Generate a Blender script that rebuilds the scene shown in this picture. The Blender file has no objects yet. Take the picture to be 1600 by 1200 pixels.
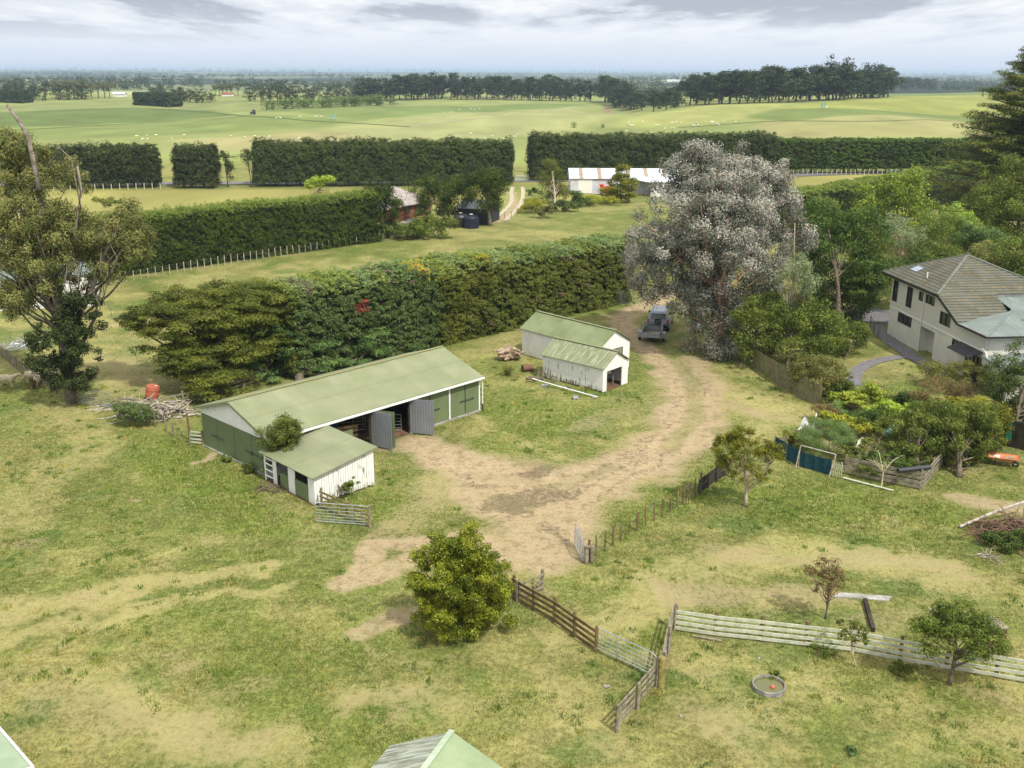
import bpy, math, random
import numpy as np
from mathutils import Vector, Matrix
random.seed(7)
RNG = np.random.default_rng(11)
S = bpy.context.scene
COL = S.collection
PI = math.pi
CAM_H = 24.0
PITCH = math.radians(17.4)
FOC = 1560.0
cP, sP = math.cos(PITCH), math.sin(PITCH)

# ------------------------------------------------------------ value noise
def _hash(ix, iy, seed):
    h = (ix.astype(np.int64) * 374761393 + iy.astype(np.int64) * 668265263 + seed * 974634777) & 0x7fffffff
    h = ((h ^ (h >> 13)) * 1274126177) & 0x7fffffff
    return ((h ^ (h >> 16)) & 0xffff) / 65535.0
def vnoise(x, y, seed=0):
    x = np.asarray(x, float); y = np.asarray(y, float)
    ix = np.floor(x); iy = np.floor(y); fx = x - ix; fy = y - iy
    fx = fx * fx * (3 - 2 * fx); fy = fy * fy * (3 - 2 * fy)
    a = _hash(ix, iy, seed); b = _hash(ix + 1, iy, seed); c = _hash(ix, iy + 1, seed); d = _hash(ix + 1, iy + 1, seed)
    return (a * (1 - fx) + b * fx) * (1 - fy) + (c * (1 - fx) + d * fx) * fy
def fbm(x, y, seed=0, octv=4):
    s = 0; amp = 1; tot = 0
    for k in range(octv):
        s = s + amp * vnoise(np.asarray(x) * 2 ** k, np.asarray(y) * 2 ** k, seed + k * 17); tot += amp; amp *= .55
    return s / tot
def smooth(a, b, x):
    t = np.clip((x - a) / (b - a), 0, 1); return t * t * (3 - 2 * t)

# ------------------------------------------------------------ terrain
HILLS = [  # x, y, height, sx, sy
    (-40, 520, 3.5, 150, 120), (60, 470, 2.0, 60, 60), (240, 640, 6.0, 170, 160), (140, 430, 2.5, 120, 70),
    (70, 700, -7.0, 38, 150), (30, 420, -2.0, 80, 60), (-260, 760, 4.0, 260, 150), (330, 520, 3.0, 90, 70),
    (-300, 430, 1.5, 140, 80), (420, 900, 4, 260, 120)]
def terr(x, y):
    x = np.asarray(x, float); y = np.asarray(y, float)
    h = np.zeros(np.broadcast(x, y).shape)
    for hx, hy, hh, sx, sy in HILLS:
        h = h + hh * np.exp(-((x - hx) / sx) ** 2 - ((y - hy) / sy) ** 2)
    h = h + (fbm(x / 170.0 + 3.1, y / 210.0, 51, 2) - .5) * 15.0 * smooth(330, 430, y) * (1 - smooth(900, 1300, y))
    h = h * smooth(285, 360, y)
    far = smooth(1500, 9000, y)
    h = h + far * (fbm(x / 1500.0, y / 900.0, 5) - .40) * 40 * smooth(2500, 12000, y)
    h = h - smooth(900, 1500, y) * 3
    return h
def ray(px, py):
    a = (px - 800) / FOC; b = -(py - 600) / FOC
    return a, cP + b * sP, -sP + b * cP
def at(px, py, z=None):
    """ground (or height z) point behind a pixel of the 1600x1200 photograph"""
    a, dy, dz = ray(px, py)
    if z is not None or dz < -0.09:
        zz = 0.0 if z is None else z
        t = (zz - CAM_H) / dz
        return Vector((a * t, dy * t, zz))
    lo, hi = 200.0, 30000.0
    for _ in range(2):
        ts = np.geomspace(lo, hi, 700); d = CAM_H + dz * ts - terr(a * ts, dy * ts)
        k = int(np.argmax(d <= 0)) if (d <= 0).any() else len(ts) - 1
        lo, hi = ts[max(k - 1, 0)], ts[k]
    return Vector((a * hi, dy * hi, float(terr(a * hi, dy * hi))))
def zat(px, py, Y):
    a, dy, dz = ray(px, py); t = Y / dy
    return Vector((a * t, Y, CAM_H + dz * t))
def depth(Y, z=0):
    return Y * cP - (z - CAM_H) * sP
def onwall(px, py, P0, u):
    """(s, z) where the pixel's ray meets the upright plane through P0 along u"""
    a, dy, dz = ray(px, py)
    det = -a * u[1] + u[0] * dy
    t = (-P0[0] * u[1] + u[0] * P0[1]) / det
    x, y = a * t, dy * t
    s = (x - P0[0]) * u[0] + (y - P0[1]) * u[1]
    return s, CAM_H + dz * t

# ------------------------------------------------------------ colours & materials
def lin(c):
    return tuple(((v / 255.0) / 12.92 if v / 255.0 <= .04045 else ((v / 255.0 + .055) / 1.055) ** 2.4) for v in c)
def sc(c, f): return tuple(v * f for v in c)
class NT:
    def __init__(s, m): s.t = m.node_tree; s.n = s.t.nodes; s.l = s.t.links
    def new(s, ty, **k):
        n = s.n.new(ty)
        for a, v in k.items():
            if a.startswith('i_'):
                key = a[2:]; key = int(key) if key.isdigit() else key.replace('_', ' ')
                n.inputs[key].default_value = v
            else: setattr(n, a, v)
        return n
    def link(s, a, b): s.l.new(a, b)
def newmat(name):
    m = bpy.data.materials.new(name); m.use_nodes = True
    nt = NT(m); nt.n.clear()
    out = nt.new('ShaderNodeOutputMaterial'); b = nt.new('ShaderNodeBsdfPrincipled')
    b.inputs['Specular IOR Level'].default_value = .25
    nt.link(b.outputs[0], out.inputs['Surface'])
    return m, nt, b, out
def rgba(c): return (c[0], c[1], c[2], 1)
def mixc(nt, f, a, b):
    m = nt.new('ShaderNodeMix', data_type='RGBA')
    for sock, v in ((m.inputs[0], f), (m.inputs[6], a), (m.inputs[7], b)):
        if isinstance(v, bpy.types.NodeSocket): nt.link(v, sock)
        elif isinstance(v, (int, float)): sock.default_value = v
        else: sock.default_value = rgba(v)
    return m.outputs[2]
def ramp(nt, src, p0, p1, v0=0., v1=1.):
    r = nt.new('ShaderNodeMapRange', interpolation_type='SMOOTHSTEP')
    nt.link(src, r.inputs[0]); r.inputs[1].default_value = p0; r.inputs[2].default_value = p1
    r.inputs[3].default_value = v0; r.inputs[4].default_value = v1
    return r.outputs[0]
def noise(nt, vec, scale, detail=4., rough=.6):
    n = nt.new('ShaderNodeTexNoise', i_Scale=scale, i_Detail=detail, i_Roughness=rough)
    if vec is not None: nt.link(vec, n.inputs['Vector'])
    return n.outputs['Fac']
def mathn(nt, op, a, b=None):
    m = nt.new('ShaderNodeMath', operation=op)
    for i, v in enumerate((a, b)):
        if v is None: continue
        if isinstance(v, bpy.types.NodeSocket): nt.link(v, m.inputs[i])
        else: m.inputs[i].default_value = v
    return m.outputs[0]
def mapping(nt, src, scale):
    m = nt.new('ShaderNodeMapping'); nt.link(src, m.inputs[0]); m.inputs['Scale'].default_value = scale
    return m.outputs[0]
def bump(nt, b, h, strength=.4, dist=.05):
    n = nt.new('ShaderNodeBump', i_Strength=strength, i_Distance=dist)
    nt.link(h, n.inputs['Height']); nt.link(n.outputs[0], b.inputs['Normal'])
def plain(name, c1, c2=None, scale=1.5, rough=.75, bmp=.3, metal=0., c3=None, scale3=.5, spec=.25):
    m, nt, b, o = newmat(name)
    c2 = c2 or sc(c1, .7)
    tc = nt.new('ShaderNodeTexCoord').outputs['Object']
    f = noise(nt, tc, scale, 6, .65)
    col = mixc(nt, ramp(nt, f, .35, .65), c1, c2)
    if c3: col = mixc(nt, ramp(nt, noise(nt, tc, scale3, 4), .5, .68), col, c3)
    nt.link(col, b.inputs['Base Color'])
    b.inputs['Roughness'].default_value = rough; b.inputs['Metallic'].default_value = metal
    b.inputs['Specular IOR Level'].default_value = spec
    if bmp: bump(nt, b, noise(nt, tc, scale * 6, 4), bmp, .02)
    return m
def ribbed(name, c1, c2, c3=None, pitch=.09, rough=.55, along='x', metal=0., cov=(.52, .7), stripes=.0, laps=0.):
    """sheet roofing or cladding: ribs run down the sheet; uv is in metres"""
    m, nt, b, o = newmat(name)
    uv = nt.new('ShaderNodeTexCoord').outputs['UV']
    sx = nt.new('ShaderNodeSeparateXYZ'); nt.link(uv, sx.inputs[0])
    ax = sx.outputs[0] if along == 'x' else sx.outputs[1]
    w = mathn(nt, 'SINE', mathn(nt, 'MULTIPLY', ax, 2 * PI / pitch))
    big = noise(nt, uv, .35, 5, .6)
    fine = noise(nt, mapping(nt, uv, (6, .5, 1) if along == 'x' else (.5, 6, 1)), 1.2, 6, .7)
    col = mixc(nt, ramp(nt, big, .35, .65), c1, c2)
    if c3: col = mixc(nt, ramp(nt, fine, cov[0], cov[1]), col, c3)
    if stripes:
        st = nt.new('ShaderNodeTexWhiteNoise', noise_dimensions='1D')
        nt.link(mathn(nt, 'FLOOR', mathn(nt, 'MULTIPLY', ax, 1 / .8)), st.inputs['W'])
        col = mixc(nt, mathn(nt, 'MULTIPLY', st.outputs['Value'], stripes), col, sc(c1, .72))
    if laps:
        ay = sx.outputs[1] if along == 'x' else sx.outputs[0]
        fr = mathn(nt, 'FRACT', mathn(nt, 'DIVIDE', ay, laps))
        lap = mathn(nt, 'LESS_THAN', fr, .035)
        col = mixc(nt, mathn(nt, 'MULTIPLY', lap, .35), col, sc(c1, .45))
    nt.link(col, b.inputs['Base Color'])
    b.inputs['Roughness'].default_value = rough; b.inputs['Metallic'].default_value = metal
    bump(nt, b, w, .5, .012)
    return m
def leafmat(name, ca, cb, cc=None, amount=.0, transl=.30, rough=.6, gloss=.18, tint=None):
    m, nt, b, o = newmat(name)
    v = nt.new('ShaderNodeAttribute', attribute_name='v')
    geo = nt.new('ShaderNodeNewGeometry')
    oi = nt.new('ShaderNodeObjectInfo')
    c = mixc(nt, ramp(nt, v.outputs['Fac'], .1, .9), ca, cb)
    if cc: c = mixc(nt, ramp(nt, geo.outputs['Random Per Island'], 1 - amount - .02, 1 - amount + .02), c, cc)
    hsv = nt.new('ShaderNodeHueSaturation')
    nt.link(c, hsv.inputs['Color'])
    nt.link(ramp(nt, oi.outputs['Random'], 0, 1, .484, .503), hsv.inputs['Hue'])
    nt.link(ramp(nt, oi.outputs['Random'], 0, 1, .85, 1.15), hsv.inputs['Value'])
    nt.link(hsv.outputs[0], b.inputs['Base Color'])
    b.inputs['Roughness'].default_value = rough; b.inputs['Specular IOR Level'].default_value = gloss
    tr = nt.new('ShaderNodeBsdfTranslucent'); nt.link(hsv.outputs[0], tr.inputs[0])
    mx = nt.new('ShaderNodeMixShader'); mx.inputs[0].default_value = transl
    nt.link(b.outputs[0], mx.inputs[1]); nt.link(tr.outputs[0], mx.inputs[2]); nt.link(mx.outputs[0], o.inputs['Surface'])
    return m

# ------------------------------------------------------------ objects
def tag(o, label=None, cat=None, group=None, kind=None):
    if label: o['label'] = label
    if cat: o['category'] = cat
    if group: o['group'] = group
    if kind: o['kind'] = kind
    return o
def root(name, label, cat, loc=(0, 0, 0), rz=0., group=None):
    o = bpy.data.objects.new(name, None); COL.objects.link(o)
    o.location = loc; o.rotation_euler = (0, 0, rz); o.empty_display_size = .3
    return tag(o, label, cat, group)
def topof(o):
    while o.parent: o = o.parent
    return o
class MB:
    def __init__(s): s.v = []; s.f = []; s.m = []; s.uv = {}
    def face(s, pts, mi=0, uv=None):
        k = len(s.v); s.v += [tuple(p) for p in pts]; s.f.append(tuple(range(k, k + len(pts)))); s.m.append(mi)
        if uv: s.uv[len(s.f) - 1] = uv
    def quadm(s, pts, mi=0):
        """quad with metre uv: first edge is u"""
        P = [Vector(p) for p in pts]; U = (P[1] - P[0]); L = U.length or 1; U = U / L
        n = U.cross(P[-1] - P[0]); V = n.cross(U).normalized() if n.length > 0 else Vector((0, 0, 1))
        s.face(P, mi, [((p - P[0]).dot(U), (p - P[0]).dot(V)) for p in P])
    def hexa(s, b, t, mi=0):
        """b, t: bottom and top quads in the same order (counter-clockwise from above)"""
        s.quadm([b[3], b[2], b[1], b[0]], mi); s.quadm(t, mi)
        for i in range(4):
            j = (i + 1) % 4; s.quadm([b[i], b[j], t[j], t[i]], mi)
    def box(s, c, d, rz=0., mi=0):
        hx, hy, hz = d[0] / 2, d[1] / 2, d[2] / 2; co, si = math.cos(rz), math.sin(rz)
        def q(x, y, z): return (c[0] + x * co - y * si, c[1] + x * si + y * co, c[2] + z)
        s.hexa([q(-hx, -hy, -hz), q(hx, -hy, -hz), q(hx, hy, -hz), q(-hx, hy, -hz)],
               [q(-hx, -hy, hz), q(hx, -hy, hz), q(hx, hy, hz), q(-hx, hy, hz)], mi)
    def beam(s, p0, p1, w, h, mi=0, up=(0, 0, 1)):
        p0 = Vector(p0); p1 = Vector(p1); d = (p1 - p0).normalized()
        a = d.cross(Vector(up))
        if a.length < 1e-4: a = Vector((1, 0, 0))
        a = a.normalized() * w / 2; b = a.normalized().cross(d).normalized() * h / 2
        s.hexa([p0 - a - b, p0 + a - b, p1 + a - b, p1 - a - b], [p0 - a + b, p0 + a + b, p1 + a + b, p1 - a + b], mi)
    def slab(s, q, th, mi=0, mi2=None):
        """roof sheet: q = 4 top corners, thickness down"""
        t = [Vector(p) for p in q]; b = [p - Vector((0, 0, th)) for p in t]
        s.quadm(t, mi); s.quadm(b[::-1], mi if mi2 is None else mi2)
        for i in range(len(t)):
            j = (i + 1) % len(t); s.quadm([b[i], b[j], t[j], t[i]], mi if mi2 is None else mi2)
    def poly(s, pts, th, mi=0):
        """polygon extruded along vector th"""
        P = [Vector(p) for p in pts]; Q = [p + Vector(th) for p in P]
        s.quadm(P, mi); s.quadm(Q[::-1], mi)
        for i in range(len(P)):
            j = (i + 1) % len(P); s.quadm([P[j], P[i], Q[i], Q[j]], mi)
    def tube(s, pts, rs, n=6, mi=0, cap=True):
        pts = [Vector(p) for p in pts]
        if not isinstance(rs, (list, tuple)): rs = [rs] * len(pts)
        base = len(s.v)
        for i, p in enumerate(pts):
            d = (pts[min(i + 1, len(pts) - 1)] - pts[max(i - 1, 0)])
            d = d.normalized() if d.length > 1e-6 else Vector((0, 0, 1))
            a = d.cross(Vector((0, 0, 1)) if abs(d.z) < .93 else Vector((1, 0, 0))).normalized(); b = d.cross(a)
            for k in range(n):
                th = 2 * PI * k / n; s.v.append(tuple(p + (a * math.cos(th) + b * math.sin(th)) * rs[i]))
        for i in range(len(pts) - 1):
            for k in range(n):
                k2 = (k + 1) % n
                s.f.append((base + i * n + k, base + i * n + k2, base + (i + 1) * n + k2, base + (i + 1) * n + k)); s.m.append(mi)
        if cap:
            s.f.append(tuple(base + k for k in range(n))[::-1]); s.m.append(mi)
            s.f.append(tuple(base + (len(pts) - 1) * n + k for k in range(n))); s.m.append(mi)
    def lathe(s, c, prof, n=20, mi=0, axis=None):
        base = len(s.v)
        for r, z in prof:
            for k in range(n):
                th = 2 * PI * k / n; v = Vector((r * math.cos(th), r * math.sin(th), z))
                if axis is not None: v = axis @ v
                s.v.append(tuple(Vector(c) + v))
        for i in range(len(prof) - 1):
            for k in range(n):
                k2 = (k + 1) % n; s.f.append((base + i * n + k, base + i * n + k2, base + (i + 1) * n + k2, base + (i + 1) * n + k)); s.m.append(mi)
    def build(s, name, mats, parent=None, local=False, smooth=False, bevel=0.):
        if not isinstance(mats, (list, tuple)): mats = [mats]
        me = bpy.data.meshes.new(name)
        off = Vector((0, 0, 0))
        if parent is not None and not local: off = topof(parent).location
        me.from_pydata([tuple(Vector(v) - off) for v in s.v], [], s.f)
        for m in mats: me.materials.append(m)
        me.polygons.foreach_set('material_index', s.m)
        if s.uv:
            uvl = me.uv_layers.new(name='UVMap')
            for fi, uv in s.uv.items():
                ls = me.polygons[fi].loop_start
                for k, t in enumerate(uv): uvl.data[ls + k].uv = t
        if smooth: me.polygons.foreach_set('use_smooth', [True] * len(s.f))
        me.update()
        o = bpy.data.objects.new(name, me); COL.objects.link(o)
        if parent is not None: o.parent = parent
        if bevel:
            bv = o.modifiers.new('bevel', 'BEVEL'); bv.width = bevel; bv.segments = 2; bv.limit_method = 'ANGLE'
        return o
def npmesh(name, V, Fq, mats, attr=None, parent=None, off=None, smooth=False, nper=4, midx=None):
    me = bpy.data.meshes.new(name)
    V = np.asarray(V, np.float32)
    if off is not None: V = V - np.asarray(off, np.float32)
    nF = len(Fq)
    me.vertices.add(len(V)); me.vertices.foreach_set('co', V.ravel())
    me.loops.add(nF * nper); me.loops.foreach_set('vertex_index', np.asarray(Fq, np.int32).ravel())
    me.polygons.add(nF); me.polygons.foreach_set('loop_start', np.arange(0, nF * nper, nper, dtype=np.int32))
    me.polygons.foreach_set('loop_total', np.full(nF, nper, np.int32))
    if smooth: me.polygons.foreach_set('use_smooth', np.ones(nF, bool))
    for m in (mats if isinstance(mats, (list, tuple)) else [mats]): me.materials.append(m)
    if midx is not None: me.polygons.foreach_set('material_index', midx)
    for k, a in (attr or {}).items():
        a = np.asarray(a, np.float32)
        if a.ndim == 1:
            at_ = me.attributes.new(k, 'FLOAT', 'POINT'); at_.data.foreach_set('value', a)
        else:
            at_ = me.attributes.new(k, 'FLOAT_COLOR', 'POINT')
            if a.shape[1] == 3: a = np.hstack([a, np.ones((len(a), 1), np.float32)])
            at_.data.foreach_set('color', a.ravel())
    me.update(calc_edges=True)
    o = bpy.data.objects.new(name, me); COL.objects.link(o)
    if parent is not None: o.parent = parent
    return o
def copy_tree(o, parent=None):
    c = o.copy(); COL.objects.link(c); c.parent = parent
    for ch in o.children: copy_tree(ch, c)
    return c

# ------------------------------------------------------------ foliage
def unit(n, rng):
    v = rng.normal(size=(n, 3)); return v / np.linalg.norm(v, axis=1, keepdims=True)
def leaf_geo(P, N, L, W, tone, rng, flop=.5):
    """rhombic leaves at P facing roughly N"""
    n = len(P)
    N = N + unit(n, rng) * flop; N /= np.linalg.norm(N, axis=1, keepdims=True) + 1e-9
    r = unit(n, rng); T = np.cross(N, r); T /= np.linalg.norm(T, axis=1, keepdims=True) + 1e-9
    B = np.cross(N, T)
    l = (L * (.6 + .8 * rng.random(n)))[:, None] / 2; w = (W * (.6 + .8 * rng.random(n)))[:, None] / 2
    V = np.empty((n, 4, 3)); V[:, 0] = P - T * l; V[:, 1] = P + B * w - T * l * .1; V[:, 2] = P + T * l; V[:, 3] = P - B * w - T * l * .1
    return V.reshape(-1, 3), np.arange(n * 4).reshape(-1, 4), np.repeat(tone, 4)
def in_blobs(blobs, n, rng, shell=.3, up=.35, lobes=3, amp=.18, layered=0.):
    B = np.array(blobs, float)
    area = (B[:, 3] * B[:, 4] + B[:, 4] * B[:, 5] + B[:, 3] * B[:, 5]) ; p = area / area.sum()
    k = rng.choice(len(B), n, p=p)
    d = unit(n, rng); d[:, 2] += up * (rng.random(n)); d /= np.linalg.norm(d, axis=1, keepdims=True)
    rad = 1 - np.abs(rng.normal(size=n)) * shell
    rad = np.clip(rad, .05, 1.2)
    ph = k * 7.13
    rad = rad * (1 + amp * np.sin(d[:, 0] * 4.3 + ph) * np.cos(d[:, 1] * 3.7 + ph * 1.3) + amp * .8 * np.sin(d[:, 2] * 6.1 + ph))
    R = B[k, 3:6]
    P = B[k, :3] + d * R * rad[:, None]
    if layered: 
        zc = P[:, 2]; step = layered
        P[:, 2] = zc + (np.round(zc / step) * step - zc) * .6
    N = d / R; N /= np.linalg.norm(N, axis=1, keepdims=True)
    return P, N, k
def clump_blobs(env, n, r, rng, flat=.75, zmin=None, inner=.25):
    """small clumps scattered over (and partly inside) large envelope ellipsoids"""
    P, N, k = in_blobs(env, n, rng, shell=inner, up=.3, amp=.22)
    out = []
    for i in range(n):
        if zmin is not None and P[i, 2] < zmin: continue
        rr = r * (.6 + .8 * rng.random())
        out.append((P[i, 0], P[i, 1], P[i, 2], rr, rr, rr * flat))
    return out
def limbs(mb, base, top, tips, r0, rng, n=7, bend=.35):
    base = Vector(base); top = Vector(top)
    H = (top - base).length
    pts = []; rs = []
    side = Vector((rng.normal(), rng.normal(), 0)) * H * .03
    for i in range(8):
        t = i / 7; pts.append(base.lerp(top, t) + side * math.sin(t * PI * 1.3)); rs.append(r0 * (1 - .75 * t) * (1.35 if i == 0 else 1))
    mb.tube(pts, rs, n)
    for tp in tips:
        tp = Vector(tp); hz = max(.15, min(.95, (tp.z - base.z) / max(H, .1) * .55 + rng.normal() * .06))
        s0 = pts[0].lerp(pts[-1], hz); i = min(6, int(hz * 7)); s0 = pts[i].lerp(pts[i + 1], hz * 7 - i)
        rr = min(rs[i] * .5, .05 + .018 * (tp - s0).length); mid = s0.lerp(tp, .5) + Vector((rng.normal() * .06, rng.normal() * .06, -bend * .25 + rng.normal() * .05)) * (tp - s0).length
        q1 = s0.lerp(mid, .5) * .5 + (s0 * .25 + mid * .75) * .5
        mb.tube([s0, s0.lerp(mid, .6), mid, mid.lerp(tp, .55), tp], [rr, rr * .75, rr * .55, rr * .35, rr * .12], 5, cap=False)
FOL = {}
def grow(name, label, cat, base, env, nleaf, L, W, lm, bm, ncl=60, rcl=.9, trunk=(.2, .6), ntip=14, seed=1, flat=.75,
         shell=.35, flop=.6, group=None, zmin=.3, extra=None, inner=.25, up=.4, hang=0., top=None, rl=.4):
    """a tree or shrub: env ellipsoids in world coordinates (x, y, z, rx, ry, rz)"""
    rng = np.random.default_rng(seed)
    base = Vector(base); r = root(name, label, cat, base, group=group)
    cl = clump_blobs(env, ncl, rcl, rng, flat, base.z + zmin, inner)
    P, N, k = in_blobs(cl, nleaf, rng, shell=shell, up=up)
    if hang: P[:, 2] -= np.abs(rng.normal(size=len(P))) * hang
    tones = rng.random(len(cl)); tone = np.clip(tones[k] * (1 - rl) + rl * rng.random(len(P)), 0, 1)
    keep = P[:, 2] > base.z + .08; P = P[keep]; N = N[keep]; tone = tone[keep]
    V, F, T = leaf_geo(P, N, L, W, tone, rng, flop)
    npmesh('crown', V, F, lm, {'v': T}, parent=r, off=base)
    mb = MB()
    if top is None:
        zt = max(e[2] + e[5] * .3 for e in env); i = int(np.argmax([e[2] for e in env])); top = (env[i][0] * .7 + base.x * .3, env[i][1] * .7 + base.y * .3, base.z + (zt - base.z) * trunk[1] * 1.3)
    tips = [cl[j][:3] for j in rng.choice(len(cl), min(ntip, len(cl)), replace=False)]
    limbs(mb, base - Vector((0, 0, .1)), top, tips, trunk[0], rng)
    if extra: extra(mb, rng)
    mb.build('trunk', bm, r, smooth=True)
    return r
def pxenv(blobs, Y):
    """blobs given as seen in the photograph (x, y, rx, ry[, dy[, ry depth]]) at ground distance Y -> world ellipsoids"""
    out = []
    for b in blobs:
        x, y, rx, ry = b[:4]; dy = b[4] if len(b) > 4 else 0; k = b[5] if len(b) > 5 else 1.
        c = zat(x, y, Y + dy); s = depth(Y + dy, c.z) / FOC
        out.append((c.x, c.y, c.z, rx * s, rx * s * k, ry * s * 1.02))
    return out
def hedge(name, label, cat, A, B, width, h, n, L, W, lm, core, seed=3, bulge=.35, spike=0., ztone=0., topn=1., side=1, hB=None, gaps=0., trunks=None, bm=None, topvar=0., bottom=0., extra_mats=None, patches=None, flop=.5, freq=.35, cr=.42, cflat=.6, per=60):
    """clipped hedge whose visible foot runs A->B; width extends to the other side"""
    rng = np.random.default_rng(seed)
    A = Vector((A[0], A[1], 0)); B = Vector((B[0], B[1], 0)); u = (B - A).normalized(); v = Vector((-u.y, u.x, 0)) * side
    Ln = (B - A).length; hB = hB or h
    r = root(name, label, cat, A.lerp(B, .5) + v * width / 2)
    zb = float(terr(r.location.x, r.location.y)); 
    Af = Ln * h; At = Ln * width * topn; Ae = width * h
    nl = n; n = max(50, nl // per); w = np.array([Af, At * 1.2, Af * .7, Ae, Ae]); w /= w.sum(); k = rng.choice(5, n, p=w)
    s = rng.random(n) * Ln; t = rng.random(n) * width; z = rng.random(n)
    s = np.where(k == 3, 0, np.where(k == 4, Ln, s)); t = np.where(k == 0, 0, np.where(k == 2, width, t)); z = np.where(k == 1, 1., z)
    hh = h + (hB - h) * s / Ln
    hh = hh * (1 + (fbm(s * .16, s * 0 + t * .05, seed + 9, 3) - .5) * topvar)
    zz = bottom + z * (hh - bottom)
    ns = np.zeros((n, 3)); U = np.array(u); Vv = np.array(v)
    for kk, vec in enumerate((-Vv, np.array([0, 0, 1.]), Vv, -U, U)): ns[k == kk] = vec
    # rounded shoulders and lumpy surface
    lump = (fbm(s * freq + t * freq * .6, zz * freq * 1.6, seed, 4) - .5) * 2 * bulge - np.abs(rng.normal(size=n)) * .22
    lump -= smooth(.82, 1., z) * (k != 1) * .35
    lump += (k == 1) * 0
    X = np.array(A)[None] + U[None] * s[:, None] + Vv[None] * t[:, None]
    P = X + ns * lump[:, None]; P[:, 2] += zz
    if spike: P[:, 2] += (k == 1) * (rng.random(n) ** 3) * spike
    edge = (k == 1) * (np.minimum(t, width - t) < .5) * .3; P[:, 2] -= edge
    if gaps:
        g = fbm(s * .23 + 9, zz * .3, seed + 5, 3); keep = ~((g > 1 - gaps) & (z < .75) & (k != 1)); P, ns, s, zz, k, z, t = P[keep], ns[keep], s[keep], zz[keep], k[keep], z[keep], t[keep]
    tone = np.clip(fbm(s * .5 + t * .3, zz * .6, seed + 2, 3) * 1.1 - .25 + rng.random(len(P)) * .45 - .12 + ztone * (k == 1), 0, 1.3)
    # every surface point becomes a small bough of leaves
    cc = rng.integers(0, len(P), nl); d = unit(nl, rng); d[:, 2] += .45; d += ns[cc] * .35; d /= np.linalg.norm(d, axis=1, keepdims=True)
    rc = cr * (.55 + .9 * rng.random(len(P)) ** 1.5); rr = rc[cc] * (1 - np.abs(rng.normal(size=nl)) * .28)
    P2 = P[cc] + d * rr[:, None] * np.array([1, 1, cflat]); ns = ns[cc] * .4 + d; P = P2; s = s[cc]; zz = zz[cc]; k = k[cc]; z = z[cc]; t = t[cc]
    tone = np.clip(tone[cc] * .65 + rng.random(nl) * .35, 0, 1); keep = P[:, 2] > bottom * .4; P, ns, s, zz, k, tone = P[keep], ns[keep], s[keep], zz[keep], k[keep], tone[keep]
    V, F, T = leaf_geo(P, ns + np.array([0, 0, .35]), L, W, tone, rng, flop)
    mats = [lm]; mid = None
    if patches:
        mid = np.zeros(len(P), np.int32)
        for pm, s0, s1, z0, z1, dens, tops in patches:
            ls = fbm(s * .8, zz * .8, seed + 31, 3)
            mats.append(pm); sel = (s > s0) & (s < s1) & (zz > z0) & (zz < z1) & (ls > 1 - dens) & ((k == 1) if tops else (k != 7)); mid[sel] = len(mats) - 1
    npmesh('foliage', V, F, mats, {'v': T}, parent=r, off=r.location, midx=mid)
    if core is not None:
        m = MB(); c0 = A + u * .45 + v * .5; c1 = B - u * .45 + v * .5; w2 = v * max(.3, width - 1.0)
        z0, z1 = max(.05, bottom + .3), h - .55; z2 = hB - .55
        m.hexa([c0 + Vector((0, 0, z0)), c1 + Vector((0, 0, z0)), c1 + w2 + Vector((0, 0, z0)), c0 + w2 + Vector((0, 0, z0))],
               [c0 + Vector((0, 0, z1)), c1 + Vector((0, 0, z2)), c1 + w2 + Vector((0, 0, z2)), c0 + w2 + Vector((0, 0, z1))])
        m.build('branch_mass', core, r)
    if trunks:
        for i in range(trunks):
            m = MB(); f = (i + .5 + rng.normal() * .12) / trunks; p = A.lerp(B, f) + v * width * (.35 + .3 * rng.random())
            m.tube([p + Vector((0, 0, -.1)), p + Vector((rng.normal() * .15, 0, h * .5)), p + Vector((rng.normal() * .3, 0, h * .8))], [.22, .16, .08], 6)
            for q in range(3):
                zz_ = h * (.25 + .2 * q); d = (u if rng.random() > .5 else -u) * 1.6 - v * .8
                m.tube([p + Vector((0, 0, zz_)), p + Vector((0, 0, zz_ + .7)) + d], [.08, .03], 4)
            m.build('trunk', bm, r)
    return r
# ============================================================ camera, light, sky
cam = bpy.data.cameras.new('camera'); camo = bpy.data.objects.new('camera', cam); COL.objects.link(camo)
camo.location = (0, 0, CAM_H); camo.rotation_euler = (PI / 2 - PITCH, math.radians(-.25), 0)
cam.sensor_width = 36; cam.lens = 36 * FOC / 1600; cam.clip_end = 60000; cam.clip_start = .5
S.camera = camo
SUN_EL = math.radians(54); SUN_AZ = math.radians(142)      # the sun stands behind the camera's right shoulder, azimuth from +Y towards +X
sd = bpy.data.lights.new('sun', 'SUN'); sd.energy = 4.1; sd.angle = math.radians(1.2); sd.color = (1, .95, .86)
so = bpy.data.objects.new('sun', sd); COL.objects.link(so)
dv = Vector((math.sin(SUN_AZ) * math.cos(SUN_EL), math.cos(SUN_AZ) * math.cos(SUN_EL), math.sin(SUN_EL)))
so.rotation_euler = dv.to_track_quat('Z', 'Y').to_euler(); so.location = (0, 0, 80)
W = bpy.data.worlds.new('World'); S.world = W; W.use_nodes = True
nt = NT(W); nt.n.clear()
out = nt.new('ShaderNodeOutputWorld'); bg = nt.new('ShaderNodeBackground'); bg2 = nt.new('ShaderNodeBackground'); mxs = nt.new('ShaderNodeMixShader')
sky = nt.new('ShaderNodeTexSky'); sky.sky_type = 'NISHITA'; sky.sun_disc = False
sky.sun_elevation = SUN_EL; sky.sun_rotation = SUN_AZ; sky.air_density = 1.2; sky.dust_density = 2.5
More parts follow.
